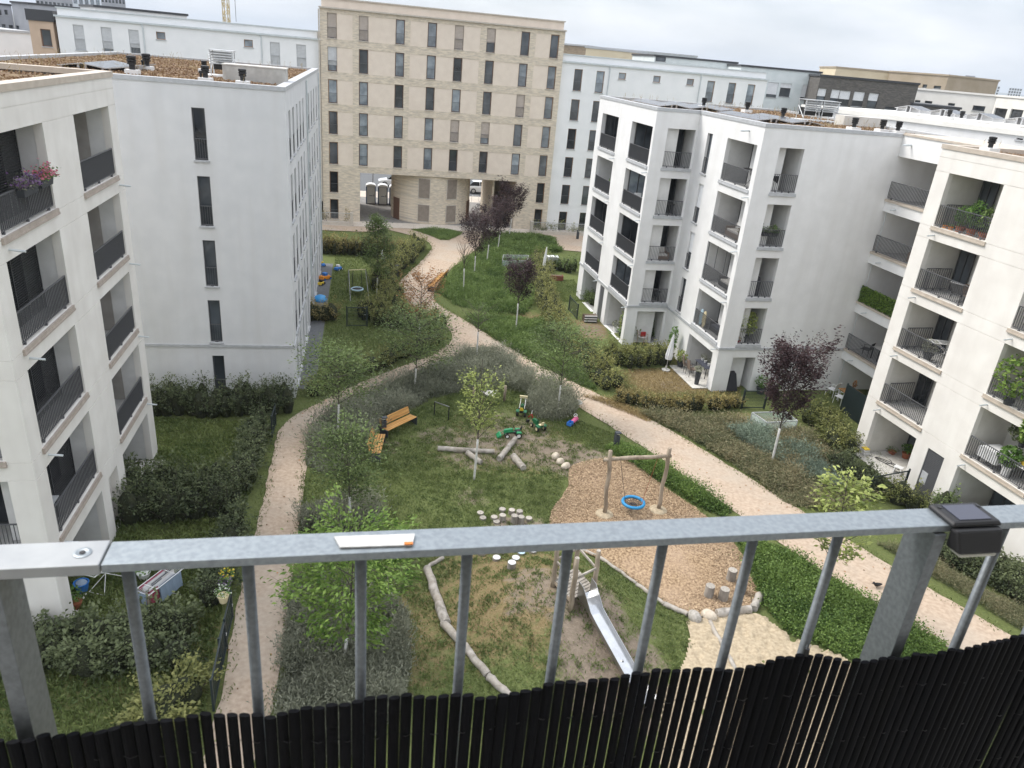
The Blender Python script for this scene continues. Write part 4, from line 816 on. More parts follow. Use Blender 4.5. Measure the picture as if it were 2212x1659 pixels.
def cover(name, label, poly, n, h, leaf, m, seed=0, per=7, group=None, ratio=.3, upright=1., hvar=.4, cat='shrubs', clump=.9, avoid=(), tb=0.):
    """uncountable low planting: sprigs of small leaves over a patch"""
    xs = np.array([p[0] for p in poly]); ys = np.array([p[1] for p in poly]); X_ = rng.uniform(xs.min(), xs.max(), n*4); Y_ = rng.uniform(ys.min(), ys.max(), n*4); k = inpoly(X_, Y_, poly)
    for av in avoid: k &= ~inpoly(X_, Y_, av)
    X_, Y_ = X_[k][:n], Y_[k][:n]; n = len(X_); lm = lump(X_, Y_, 0, clump*2, seed); z0 = zm(X_, Y_)
    nc = max(4, int(n/260)); ci = rng.integers(0, n, nc); best = np.full(n, 9e9); who = np.zeros(n, int)
    for q, j in enumerate(ci):
        dq = (X_-X_[j])**2+(Y_-Y_[j])**2; mk = dq < best; best[mk] = dq[mk]; who[mk] = q
    dome = np.clip(1.12-.75*best/np.percentile(best, 92), .35, 1.15); ct = rng.normal(0, .17, nc)[who]
    hh = h*(1+hvar*.6*lm)*rng.uniform(.75, 1.15, n)*dome; lm = lm*.5+ct*2.4
    lean = rng.normal(0, .35/upright, (n, 2)); C = []; Dd = []; T = []
    for j in range(per):
        f = (j+.6)/per; C.append(np.stack([X_+lean[:, 0]*hh*f**1.5+rng.normal(0, leaf*.5, n), Y_+lean[:, 1]*hh*f**1.5+rng.normal(0, leaf*.5, n), z0+hh*f], 1))
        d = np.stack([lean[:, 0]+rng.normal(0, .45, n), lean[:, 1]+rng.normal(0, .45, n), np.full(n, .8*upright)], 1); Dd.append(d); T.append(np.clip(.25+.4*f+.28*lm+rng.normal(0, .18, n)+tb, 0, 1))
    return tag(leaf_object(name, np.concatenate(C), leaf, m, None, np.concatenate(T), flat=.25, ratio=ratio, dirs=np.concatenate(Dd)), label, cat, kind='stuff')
def W(lst): return [tuple(G(x, y)[:2]) for x, y in lst]
# ---- central grey-leaved shrub beds
SB1 = W([(664,1005),(668,945),(712,900),(790,862),(860,838),(935,803),(1040,754),(1108,785),(1150,822),(1150,855),(1090,842),(1005,845),(930,862),(885,888),(822,915),(800,965),(760,1005),(700,1030)])
cover('shrub_bed', 'grey-green feathery shrubs in a band along the fork of the gravel path', SB1, 12500, .95, .17, 'leaf_grey', 1, per=7, ratio=.17, hvar=.45)
SB2 = W([(1150,850),(1180,832),(1245,872),(1240,898),(1205,912),(1165,905),(1135,880)])
cover('shrub_bed', 'loose grey-green shrubs round the tree trunk beside the pedal tractors', SB2, 2600, 1.0, .18, 'leaf_grey', 2, per=7, ratio=.16)
SB3 = W([(648,1150),(655,1105),(735,1075),(815,1095),(830,1150)]); cover('shrub_bed', 'dark grey-green shrubs by the path, next to the slim tree on the lawn', SB3, 2600, .75, .15, 'leaf_grey', 3, per=7, ratio=.18)
SB4 = W([(600,1555),(612,1420),(632,1260),(700,1235),(880,1330),(885,1430),(870,1535),(760,1640),(600,1660)]); cover('shrub_bed', 'silvery shrubs under the bright green tree by the path', SB4, 9500, .75, .12, 'leaf_grey', 4, per=8, ratio=.24)
# ---- juniper and sage bed on the right
JB = W([(1375,893),(1480,905),(1600,912),(1740,938),(1850,1020),(1880,1075),(1795,1112),(1700,1088),(1600,1015),(1480,942)]); cover('shrub_bed', 'low brown-green juniper planting between the path and the cream block', JB, 14000, .5, .15, 'leaf_juniper', 5, per=6, ratio=.22, upright=.6)
cover('shrub_bed', 'pale blue-green sage growing through the juniper bed near the purple tree', W([(1560,930),(1640,930),(1740,985),(1830,1040),(1800,1075),(1720,1030),(1640,985)]), 3000, .75, .13, 'leaf_sage', 6, per=8, ratio=.28)
JB2 = W([(1890,1175),(1960,1190),(2100,1260),(2260,1350),(2260,1395),(2100,1300),(1960,1215)]); cover('shrub_bed', 'low juniper strip along the far edge of the gravel path', JB2, 3600, .4, .075, 'leaf_juniper', 8, per=7, ratio=.25, upright=.6)
# ---- green ground cover round the play area
CV1 = W([(1306,968),(1345,955),(1400,990),(1470,1042),(1580,1105),(1562,1118),(1500,1092),(1420,1040),(1335,988)]); cover('ground_cover', 'low glossy green ground cover between wood chips and gravel path', CV1, 3200, .5, .085, 'leaf_cover', 9, per=6, ratio=.5, upright=.7)
CV2 = W([(1585,1155),(1690,1188),(1830,1283),(1960,1358),(2035,1392),(2010,1440),(1900,1445),(1825,1420),(1760,1393),(1700,1370),(1648,1310),(1625,1245)]); cover('ground_cover', 'dense bright green ground cover beside the sand pit', CV2, 9000, .5, .085, 'leaf_cover', 10, per=6, ratio=.55, upright=.6)
# ---- meadow strips
MD1 = W([(946,632),(975,590),(1010,562),(1060,548),(1150,562),(1168,640),(1130,682),(1050,676),(985,660)]); cover('meadow', 'tall lush meadow grass between the far bench and the white trunked trees', MD1, 15000, .62, .19, 'leaf_meadow', 11, per=4, ratio=.22, cat='grass')
MD2 = W([(1005,690),(1090,690),(1180,700),(1215,760),(1290,845),(1240,826),(1150,782),(1070,735)]); cover('meadow', 'meadow grass along the upper edge of the right hand gravel path', MD2, 10000, .48, .18, 'leaf_meadow', 12, per=4, ratio=.22, cat='grass')
MD3 = W([(1045,510),(1190,514),(1215,545),(1100,555),(1035,548)]); cover('meadow', 'meadow grass in front of the brick block behind the purple trees', MD3, 7000, .55, .24, 'leaf_meadow', 13, per=4, ratio=.24, cat='grass')
cover('meadow', 'meadow grass on the small triangle where the paths part', TRI, 2200, .35, .18, 'leaf_meadow', 14, per=4, ratio=.14, cat='grass')
MD4 = W([(1250,855),(1320,868),(1420,905),(1400,912),(1300,872)]); cover('meadow', 'rough grass verge between the gravel path and the hornbeam hedge', MD4, 1500, .25, .14, 'leaf_straw', 15, per=4, ratio=.12, cat='grass')
# ---- lawn tufts: short blades where the turf is alive
def turf(label, poly, n, h, avoid, m='grass_blade', thr=.42):
    xs = [p[0] for p in poly]; ys = [p[1] for p in poly]; X_ = rng.uniform(min(xs), max(xs), n); Y_ = rng.uniform(min(ys), max(ys), n); k = inpoly(X_, Y_, poly)
    for av in avoid: k &= ~inpoly(X_, Y_, av)
    X_, Y_ = X_[k], Y_[k]; ix = np.clip(((X_+30)/.25).astype(int), 0, dirt.shape[1]-1); iy = np.clip(((Y_-2)/.25).astype(int), 0, dirt.shape[0]-1)
    v = np.maximum(dirt[iy, ix], dry[iy, ix]*.8)+.35*lump(X_, Y_, 0, 3.2, 2)+rng.normal(0, .1, len(X_)); k = v < thr; X_, Y_ = X_[k], Y_[k]; n = len(X_)
    C = np.stack([X_, Y_, zm(X_, Y_)+h*.45], 1); d = rng.normal(0, .6, (n, 3)); d[:, 2] = 1
    return tag(leaf_object('grass', C, h*1.1, m, None, np.clip(.35+.3*lump(X_, Y_, 0, 1.1, 5)+rng.normal(0, .2, n), 0, 1), flat=.1, ratio=.28, dirs=d), label, 'grass', kind='stuff')
ISLE = W([(655,1030),(690,1000),(820,920),(1000,840),(1150,850),(1240,905),(1330,985),(1240,1000),(1190,1115),(1190,1190),(1300,1215),(1485,1335),(1490,1390),(1430,1560),(880,1560),(880,1330),(640,1180)])
turf('short grass of the playground lawn with worn bare patches', ISLE, 120000, .085, [CHIPP, SANDP, SB1, SB2], thr=.5)
turf('grass verge between bollard and toy car along the right path', W([(1150,905),(1240,905),(1335,940),(1335,985),(1250,965)]), 9000, .09, [PATHP, CHIPP], thr=.75)
GL = [(-16,9),(-6.9,9),(-7.3,14),(-8.2,17),(-9.9,24),(-11.2,31.5),(-17,31)]; turf('unmown garden grass beside the cream block', GL, 60000, .17, [PATHP], thr=.9)
turf('garden lawn along the long white wall', [ML(1,4), ML(6.5,9), ML(8,30), ML(1,30)], 40000, .12, [PATHP], thr=.7)
turf('dry lawn between the hedges of the parasol garden', W([(1335,800),(1440,795),(1600,830),(1600,870),(1340,870)]), 12000, .09, [], m='leaf_straw', thr=1.2)
turf('green lawn beside the low timber planter', W([(1180,605),(1240,605),(1265,650),(1200,655)]), 8000, .1, [], thr=1.5)
turf('green lawn at the foot of the cream block', W([(1760,895),(1850,935),(2010,1075),(1950,1085),(1800,960)]), 9000, .1, [], thr=1.5)
# ---- hedges
hg = 'garden hedges'
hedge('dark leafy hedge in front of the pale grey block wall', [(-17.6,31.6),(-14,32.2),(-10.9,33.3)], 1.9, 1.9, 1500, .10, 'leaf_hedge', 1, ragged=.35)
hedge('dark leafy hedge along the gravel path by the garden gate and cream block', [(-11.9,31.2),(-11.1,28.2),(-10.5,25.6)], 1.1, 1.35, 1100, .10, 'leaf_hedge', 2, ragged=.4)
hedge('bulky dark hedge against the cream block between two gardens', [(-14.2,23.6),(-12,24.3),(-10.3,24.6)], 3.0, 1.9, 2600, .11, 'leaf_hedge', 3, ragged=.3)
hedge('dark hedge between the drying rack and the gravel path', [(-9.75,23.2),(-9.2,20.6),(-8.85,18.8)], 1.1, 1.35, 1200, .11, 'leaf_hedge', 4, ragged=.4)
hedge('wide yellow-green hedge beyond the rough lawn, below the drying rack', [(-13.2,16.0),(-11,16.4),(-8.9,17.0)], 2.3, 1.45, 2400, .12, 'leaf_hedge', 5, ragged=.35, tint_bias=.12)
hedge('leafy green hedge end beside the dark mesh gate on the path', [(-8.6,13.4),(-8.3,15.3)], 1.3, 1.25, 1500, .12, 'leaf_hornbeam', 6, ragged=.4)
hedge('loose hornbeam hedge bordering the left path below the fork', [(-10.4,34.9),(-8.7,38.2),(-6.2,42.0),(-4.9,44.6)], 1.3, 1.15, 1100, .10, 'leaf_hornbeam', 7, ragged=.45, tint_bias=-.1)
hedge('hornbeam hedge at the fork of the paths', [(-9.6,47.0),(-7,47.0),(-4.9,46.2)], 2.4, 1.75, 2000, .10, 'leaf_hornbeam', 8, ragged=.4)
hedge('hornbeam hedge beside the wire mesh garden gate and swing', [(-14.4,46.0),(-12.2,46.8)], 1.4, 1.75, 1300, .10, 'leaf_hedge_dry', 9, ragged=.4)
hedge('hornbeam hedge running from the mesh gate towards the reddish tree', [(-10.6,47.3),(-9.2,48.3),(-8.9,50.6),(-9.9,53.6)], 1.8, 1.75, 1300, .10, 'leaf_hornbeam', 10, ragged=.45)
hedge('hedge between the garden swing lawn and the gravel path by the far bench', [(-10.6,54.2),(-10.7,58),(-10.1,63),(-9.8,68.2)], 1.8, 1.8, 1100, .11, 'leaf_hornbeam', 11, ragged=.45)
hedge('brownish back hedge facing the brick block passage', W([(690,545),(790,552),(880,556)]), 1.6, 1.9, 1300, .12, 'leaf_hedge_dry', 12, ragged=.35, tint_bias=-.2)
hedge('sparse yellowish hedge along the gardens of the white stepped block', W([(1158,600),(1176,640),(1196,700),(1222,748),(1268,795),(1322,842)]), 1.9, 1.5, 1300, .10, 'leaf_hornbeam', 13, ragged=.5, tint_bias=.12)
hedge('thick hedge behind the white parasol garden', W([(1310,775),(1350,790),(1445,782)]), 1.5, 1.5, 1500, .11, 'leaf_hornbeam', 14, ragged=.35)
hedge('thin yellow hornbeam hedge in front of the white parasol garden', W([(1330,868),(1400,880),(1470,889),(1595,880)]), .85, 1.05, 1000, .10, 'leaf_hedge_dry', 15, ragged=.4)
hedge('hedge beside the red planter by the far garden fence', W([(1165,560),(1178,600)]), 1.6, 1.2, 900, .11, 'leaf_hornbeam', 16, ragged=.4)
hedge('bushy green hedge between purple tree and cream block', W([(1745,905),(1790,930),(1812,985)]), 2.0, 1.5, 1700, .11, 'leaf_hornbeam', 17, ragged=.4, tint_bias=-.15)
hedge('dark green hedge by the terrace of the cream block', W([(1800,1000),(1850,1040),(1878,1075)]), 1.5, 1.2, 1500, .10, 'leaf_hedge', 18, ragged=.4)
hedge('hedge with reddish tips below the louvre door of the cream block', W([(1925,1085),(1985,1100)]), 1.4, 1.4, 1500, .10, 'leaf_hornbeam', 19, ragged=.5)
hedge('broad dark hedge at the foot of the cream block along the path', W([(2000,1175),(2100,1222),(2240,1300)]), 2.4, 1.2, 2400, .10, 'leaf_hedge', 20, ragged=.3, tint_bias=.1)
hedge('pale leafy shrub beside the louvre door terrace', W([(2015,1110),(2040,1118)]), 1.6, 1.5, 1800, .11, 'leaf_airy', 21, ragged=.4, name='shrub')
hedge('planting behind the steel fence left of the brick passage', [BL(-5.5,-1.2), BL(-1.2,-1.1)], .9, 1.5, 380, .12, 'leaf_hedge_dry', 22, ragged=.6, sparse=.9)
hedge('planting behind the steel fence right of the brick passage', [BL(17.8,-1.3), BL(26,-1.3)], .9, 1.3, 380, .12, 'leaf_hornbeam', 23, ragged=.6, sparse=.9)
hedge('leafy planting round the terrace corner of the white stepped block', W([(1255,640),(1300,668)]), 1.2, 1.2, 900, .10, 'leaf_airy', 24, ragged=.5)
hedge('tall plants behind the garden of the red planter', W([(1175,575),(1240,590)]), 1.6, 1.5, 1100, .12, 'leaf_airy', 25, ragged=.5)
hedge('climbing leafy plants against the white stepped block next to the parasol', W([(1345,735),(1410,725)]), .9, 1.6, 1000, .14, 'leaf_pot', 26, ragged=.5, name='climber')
# ---- trees
ptree('slim young tree with bright sparse leaves and white trunk in the middle of the lawn', (1024,1037), (1042,765), (1036,948), 100, 'leaf_young', n_leaf=1250, leaf=.14, n_br=18, up=1.5, shape='vase', bare=.1)
ptree('airy tree with white trunk rising from the shrubs by the lower left path', (757,1142), (735,885), (757,1072), 120, 'leaf_airy', n_leaf=5800, leaf=.11, n_br=20, up=.55, spread=.5, sub=6, bare=.2)
ptree('airy tree with white trunk beside the wooden bench corner', (729,955), (735,742), (728,872), 150, 'leaf_airy', n_leaf=5800, leaf=.11, n_br=20, up=.55, spread=.5, sub=6, bare=.2)
ptree('airy tree with white trunk behind the shrub band near the low metal bar', (895,846), (905,672), (897,795), 165, 'leaf_airy', n_leaf=6200, leaf=.115, n_br=20, up=.55, spread=.55, sub=6, bare=.2)
ptree('small wiry tree with white trunk at the tip of the fork', (1028,787), (1032,652), (1030,716), 70, 'leaf_airy', n_leaf=900, leaf=.07, n_br=14, up=.8, bare=.3)
ptree('airy tree with white trunk standing beside the round manhole cover', (1203,897), (1222,690), (1213,832), 135, 'leaf_airy', n_leaf=6200, leaf=.115, n_br=20, up=.6, spread=.55, sub=6, bare=.2)
ptree('narrow purple plum tree by the dry grass strip', (1114,716), (1122,545), (1116,655), 62, 'leaf_purple', n_leaf=5800, leaf=.11, n_br=22, up=1.5, shape='vase', spread=.22)
ptree('bare twiggy young tree beside the far bench', (1001,632), (998,515), (1003,580), 36, 'leaf_purple', n_leaf=60, leaf=.05, n_br=14, up=2.0, shape='vase', bare=1)
ptree('purple plum tree in the meadow near the bare twiggy tree', (1024,598), (1030,448), (1026,553), 66, 'leaf_purple', n_leaf=5200, leaf=.12, n_br=22, up=1.4, shape='vase', spread=.25)
ptree('purple plum tree behind the twiggy one at the meadow corner', (1051,571), (1066,432), (1051,528), 58, 'leaf_purple', n_leaf=4200, leaf=.13, n_br=20, up=1.4, shape='vase', spread=.25)
ptree('purple plum tree at the back edge of the meadow', (1075,541), (1092,418), (1076,500), 56, 'leaf_purple', n_leaf=4200, leaf=.14, n_br=20, up=1.4, shape='vase', spread=.25)
ptree('tallest purple plum tree in front of the brick passage', (1099,516), (1118,392), (1102,472), 56, 'leaf_purple', n_leaf=4200, leaf=.15, n_br=20, up=1.5, shape='vase', spread=.28)
ptree('slender green tree in the swing garden', (814,638), (818,440), (814,600), 60, 'leaf_airy', n_leaf=5500, leaf=.14, n_br=24, up=.9, shape='oval', spread=.3)
ptree('reddish young tree behind the hornbeam hedge at the fork', (904,738), (915,572), (907,700), 88, 'leaf_red', n_leaf=2200, leaf=.12, n_br=18, up=1.0, spread=.28)
ptree('large purple plum tree with white trunk in the juniper bed', (1666,1003), (1712,738), (1690,926), 112, 'leaf_purple', n_leaf=9000, leaf=.13, n_br=34, up=1.6, shape='oval', spread=.20, trunk_r=.06, sub=5)
ptree('bright green tree with dense crown rising from silvery shrubs', (743,1432), (790,1108), (745,1375), 262, 'leaf_bright', n_leaf=6500, leaf=.15, n_br=26, up=.55, shape='round', spread=.26, sub=6, ratio=.42)
ptree('yellow-green tree with big leaves and white trunk in the ground cover', (1771,1308), (1808,998), (1800,1222), 135, 'leaf_young', n_leaf=1600, leaf=.19, n_br=20, up=1.1, spread=.22, sub=4, ratio=.45, bare=.1)

# loose chips on the chip bed
leafmat('chip', (.16,.10,.058), (.59,.44,.285), trans=.02, rough=.9)
n = 46000; xs = np.array([p[0] for p in CHIPP]); ys = np.array([p[1] for p in CHIPP]); X_ = rng.uniform(xs.min(), xs.max(), n); Y_ = rng.uniform(ys.min(), ys.max(), n); k = inpoly(X_, Y_, CHIPP); X_, Y_ = X_[k], Y_[k]
dd = rng.normal(0, 1, (len(X_), 3)); dd[:, 2] *= .25
tag(leaf_object('wood_chips', np.stack([X_, Y_, zm(X_, Y_)+.06+rng.uniform(0, .02, len(X_))], 1), .085, 'chip', None, np.clip(rng.beta(1.6, 1.6, len(X_)), 0, 1), flat=.85, ratio=.38, dirs=dd), 'tan wood chips covering the play area under the swing', 'wood chips', kind='stuff')

# grass creeping over the edges of paths and chips
pe = np.array(PATHP+CHIPP); pe = pe[(pe[:, 1] > 12) & (pe[:, 1] < 72)]; n = len(pe)*16; pk = pe[rng.integers(0, len(pe), n)]+rng.normal(0, .16, (n, 2)); d = rng.normal(0, .6, (n, 3)); d[:, 2] = 1
tag(leaf_object('grass', np.stack([pk[:, 0], pk[:, 1], zm(pk[:, 0], pk[:, 1])+.06], 1), .13, 'grass_blade', None, rng.uniform(.1, .9, n), flat=.1, ratio=.22, dirs=d), 'ragged grass creeping over the edges of the paths', 'grass', kind='stuff')

# single tufts surviving on the worn ground
n = 520; xs = np.array([p[0] for p in ISLE]); ys = np.array([p[1] for p in ISLE]); X_ = rng.uniform(xs.min(), xs.max(), n*4); Y_ = rng.uniform(ys.min(), ys.max(), n*4); k = inpoly(X_, Y_, ISLE) & ~inpoly(X_, Y_, CHIPP) & ~inpoly(X_, Y_, SANDP); X_, Y_ = X_[k], Y_[k]
rep = 26; tx = np.repeat(X_, rep)+rng.normal(0, .10, len(X_)*rep)*np.repeat(rng.uniform(.5, 1.6, len(X_)), rep); ty = np.repeat(Y_, rep)+rng.normal(0, .10, len(X_)*rep)*np.repeat(rng.uniform(.5, 1.6, len(X_)), rep); d = rng.normal(0, .6, (len(tx), 3)); d[:, 2] = 1
tag(leaf_object('grass', np.stack([tx, ty, zm(tx, ty)+.05], 1), .11, 'grass_blade', None, np.clip(np.repeat(rng.uniform(0, .6, len(X_)), rep)+rng.normal(0, .12, len(tx)), 0, 1), flat=.1, ratio=.26, dirs=d), 'separate dark grass tufts on the bare playground soil', 'grass', kind='stuff')
# fallen leaves and twigs
n = 900; X_ = rng.uniform(-11, 16, n); Y_ = rng.uniform(14, 50, n); k = inpoly(X_, Y_, PATHP); tag(leaf_object('fallen_leaves', np.stack([X_[k], Y_[k], np.full(k.sum(), .045)], 1), .09, 'leaf_red', None, None, flat=.95, ratio=.6), 'dry fallen leaves scattered on the gravel paths', 'leaves', kind='stuff')
# ================================================================== playground
mat('wood_grey', (.19,.165,.14), (.34,.31,.275), scale=5, detail=8, rough=.9, bump=.5, bscale=18, bdist=.015, stretch=(1,1,.25), c3=(.30,.255,.205), scale3=1.5, amt3=.5)
mat('wood_grey_x', (.20,.18,.155), (.40,.37,.33), scale=5, detail=8, rough=.9, bump=.5, bscale=18, bdist=.015, c3=(.33,.28,.22), scale3=1.5, amt3=.5)
mat('wood_end', (.27,.245,.21), (.42,.385,.34), scale=16, detail=4, rough=.9, rnd=.15)
mat('wood_tower', (.21,.165,.12), (.36,.295,.225), scale=6, detail=8, rough=.85, bump=.4, bscale=20, bdist=.01, stretch=(1,1,.2))
mat('wood_warm', (.44,.22,.06), (.57,.32,.105), scale=8, detail=6, rough=.6, rnd=.12, stretch=(.15,1,1))
mat('boulder', (.42,.36,.28), (.60,.53,.43), scale=6, detail=8, rough=.95, bump=.4, bscale=14, bdist=.03); mat('boulder_grey', (.26,.24,.21), (.42,.39,.35), scale=12, detail=8, rough=.95, bump=.4, bscale=20)
mat('steel', (.50,.51,.52), (.58,.59,.60), scale=4, rough=.22, metal=1.0); plain('steel_side', (.42,.42,.42), .38, 1.0)
plain('rope_blue', (.02,.22,.45), .6); plain('rope_dark', (.03,.03,.035), .9); plain('rope_red', (.25,.06,.03), .8); plain('lamp_grey', (.05,.056,.066), .45)
plain('planter_red', (.20,.06,.035), .7); plain('toy_sky', (.05,.30,.62), .4)
mat('paint_white', (.46,.47,.47), (.62,.63,.63), scale=14, rough=.8); plain('paint_blue', (.45,.60,.68), .7)
def loc_rz(a, b):
    """origin at a, local x towards b"""
    return (a.x, a.y, a.z), math.atan2(b.y-a.y, b.x-a.x)
def bench(label, a, b, back=1, group='timber slat benches'):
    """a,b: ends of the front edge of the seat on the ground; back: +1 backrest to the left of a->b"""
    L_ = (b-a).length; l, rz = loc_rz(Vector((a.x,a.y,0)), Vector((b.x,b.y,0))); o = thing('bench', label, 'bench', l, rz, group)
    for i in range(4):
        mb = MB(); y = back*(.055+i*.115); mb.box(.04, L_-.04, y-.048, y+.048, .42, .455); mb.build('seat_slat', 'wood_warm', o, bevel=.005)
    for i in range(3):
        mb = MB(); z = .55+i*.115; y = back*(.50+i*.035); mb.hexa([(.04,y-.015,z-.05),(L_-.04,y-.015,z-.05),(L_-.04,y+.02,z-.05),(.04,y+.02,z-.05),(.04,y+back*.033-.015,z+.05),(L_-.04,y+back*.033-.015,z+.05),(L_-.04,y+back*.033+.02,z+.05),(.04,y+back*.033+.02,z+.05)]); mb.build('back_slat', 'wood_warm', o, bevel=.005)
    for x in (0, L_-.03):
        mb = MB(); y0, y1 = sorted((back*.0, back*.50)); mb.box(x, x+.03, y0, y1, 0, .418); mb.box(x-.012, x+.038, y0, y1, .4185, .43)
        mb.hexa([(x,min(back*.52,back*.56),.40),(x+.03,min(back*.52,back*.56),.40),(x+.03,max(back*.52,back*.56),.40),(x,max(back*.52,back*.56),.40),(x,min(back*.64,back*.68),.85),(x+.03,min(back*.64,back*.68),.85),(x+.03,max(back*.64,back*.68),.85),(x,max(back*.64,back*.68),.85)]); mb.build('end_frame', 'lamp_grey', o)
    return o
bench('honey-coloured slatted bench with backrest at the edge of the lawn, beside the lamp bollard', G(837.4,930.7,.45), G(901.6,900,.45), 1)
bench('honey-coloured slatted bench half hidden by leaves, end-on to its neighbour', G(822,980,.45), G(833,937,.45), 1)
bench('slatted bench beside the far gravel path', G(924,618,.45), G(953,588,.45), -1)
def bollard(label, px):
    p = G(*px); o = thing('lamp_bollard', label, 'bollard', p, R(20), 'dark lamp bollards along the paths')
    mb = MB(); mb.box(-.11,.11,-.11,.11,0,.78); mb.box(-.11,-.07,-.11,.11,.78,.93); mb.box(.07,.11,.04,.11,.78,.93); mb.box(-.07,.07,.07,.11,.78,.93); mb.build('post', 'lamp_grey', o, bevel=.006)
    mb = MB(); mb.box(-.115,.15,-.115,.115,.9305,.975); mb.build('cap', 'lamp_grey', o, bevel=.006)
    mb = MB(); mb.box(-.066,.066,-.066,.066,.86,.928); mb.build('lens', 'diffuser', o)
bollard('dark square lamp bollard at the corner of the two benches', (829,940)); bollard('dark square lamp bollard in the ground cover beside the right path', (1329,972)); bollard('dark lamp bollard by the swing garden hedge', (857,598)); bollard('dark lamp bollard by the fence right of the brick passage', (1247,517))
o = thing('low_bar', 'low dark metal tumbling bar on the lawn near the bench', 'bar', G(938,897)); b0, b1 = G(938,897), G(968.6,908)
hb = hgt(938.6,868,b0).z
for q in (b0, b1):
    mb = MB(); mb.bar(q-b0, q-b0+Vector((0,0,hb)), .05); mb.build('post', 'black_metal', o)
mb = MB(); mb.bar(Vector((0,0,hb)), b1-b0+Vector((0,0,hb)), .045); mb.build('bar', 'steel_side', o)
def log(label, pa, pb, r_, group=None, mat_='wood_grey_x', sag=0, n=9, za=None, zb=None, r2=None, nm='log'):
    a = GM(*pa); b = GM(*pb); 
    a = Vector((a.x,a.y,a.z+r_*.75)); b = Vector((b.x,b.y,b.z+r_*.75)); o = thing(nm, label, 'log', a, group=group); mb = MB(); r2 = r2 or r_*.9
    pts = [a.lerp(b, i/(n-1))-a for i in range(n)]
    for i, p in enumerate(pts):
        w = a+p; p.z += float(zm(w.x, w.y))-((float(zm(a.x,a.y)))*(1-i/(n-1))+float(zm(b.x,b.y))*i/(n-1)); p.x += .02*math.sin(i*2.1+a.x); p.y += .02*math.cos(i*1.7+a.y)
    mb.tube(pts, [(r_+(r2-r_)*i/(n-1))*(1+.06*math.sin(i*1.9+a.y*3)) for i in range(n)], 12, cap=False, jit=.05); mb.build('bark_side', mat_, o, smooth=True)
    for p, q, rr in ((pts[0], pts[1], r_), (pts[-1], pts[-2], r2)):
        mb = MB(); d = (p-q).normalized(); mb.tube([p-d*.01, p+d*.012], [rr*.97, rr*.94], 12); mb.build('cut_end', 'wood_end', o)
    return o
log('long grey peeled log lying across the bare lawn', (946,973), (1066,980), .13); log('grey peeled log pointing towards the toy tractors', (1078,996), (1113,951), .14); log('short grey log right behind the slim trunk', (1010,983), (1038,1003), .14); log('short stout grey log beside the white trunked tree', (1108,991), (1131,1017), .17)
lg = 'weathered logs edging the slide mound'
log('short weathered log at the head of the left mound edging', (958,1207), (922,1228), .08, lg); log('cracked weathered log in the left mound edging', (923,1232), (962,1350), .14, lg, r2=.17); log('long weathered log in the left mound edging', (958,1352), (1052,1463), .13, lg); log('last weathered log in the left mound edging, by the screen', (1054,1466), (1120,1525), .12, lg)
log('slim timber edging at the head of the wood chips by the slide tower', (1240,1184), (1290,1203), .07, lg); log('slim curved timber edging between mound grass and wood chips', (1293,1205), (1372,1262), .07, lg); log('slim timber edging ending at the two boulders', (1375,1265), (1432,1306), .08, lg); log('thick end piece of timber edging beside the grey boulder', (1434,1308), (1484,1330), .10, lg)
log('grey log between the boulders and the green ground cover', (1546,1331), (1620,1322), .16); log('grey log turning the corner of the wood chips', (1626,1320), (1640,1290), .15); log('half-buried timber beam across the sand', (1532,1346), (1592,1456), .08)
def boulder(label, px, sx, sy, sz, m='boulder', group=None):
    p = GM(*px); o = thing('boulder', label, 'boulder', p, random.uniform(0,3), group); b = bmesh.new(); bmesh.ops.create_icosphere(b, subdivisions=3, radius=1)
    for v in b.verts:
        k = 1+.10*float(lump(v.co.x*1.5, v.co.y*1.5, v.co.z*1.5, 1.0, px[0])); v.co = Vector((v.co.x*sx*k, v.co.y*sy*k, max(-.1, v.co.z*sz*k+sz*.55)))
    me = bpy.data.meshes.new('stone'); b.to_mesh(me); b.free(); me.materials.append(MT(m)); me.polygons.foreach_set('use_smooth', [True]*len(me.polygons)); s = bpy.data.objects.new('stone', me); col.objects.link(s); s.parent = o
boulder('pale rounded boulder at the top of the wood chip edge', (1199,990), .22, .18, .19); boulder('middle pale boulder of three at the wood chip edge', (1210,1001), .21, .17, .18); boulder('lowest pale boulder of three at the wood chip edge', (1221,1011), .26, .17, .18)
boulder('speckled grey boulder between timber edging and sand', (1499,1338), .28, .22, .2, 'boulder_grey'); boulder('pale boulder touching the grey log by the sand', (1530,1334), .28, .22, .2)
def stump(label, px, r_, h_, group, top='wood_end'):
    p = GM(*px); z = float(zm(p.x, p.y)); p = G(px[0], px[1], z+h_); z = float(zm(p.x, p.y)); o = thing('stump', label, 'stump', (p.x, p.y, z), random.uniform(0,3), group)
    mb = MB(); mb.tube([(0,0,-.05),(0,0,h_*.5),(0,0,h_)], [r_*1.03, r_*1.0, r_*.98], 14, cap=False, jit=.04); mb.build('bark_side', 'wood_grey', o, smooth=True)
    mb = MB(); mb.tube([(0,0,h_-.012),(0,0,h_+.004)], [r_*.97, r_*.955], 14); mb.build('cut_top', top, o)
def Z(x, y, ox=576., oy=1048.3): return (ox+x/3, oy+y/3)
for q, h_ in (((1385,175),.08),((1402,208),.08),((1475,203),.14),((1528,152),.12),((1530,192),.28),((1590,158),.2),((1607,195),.36),((1640,165),.28),((1650,203),.3),((1700,210),.12),((1490,232),.08)): stump('low disc-like grey stump at the rim of the stepping cluster' if h_ < .1 else ('short grey stump in the middle of the stepping cluster' if h_ < .25 else 'knee-high grey stump of the stepping cluster'), Z(*q), .14, h_, 'low stepping stumps' if h_ < .1 else ('short stepping stumps' if h_ < .25 else 'knee-high stepping stumps'))
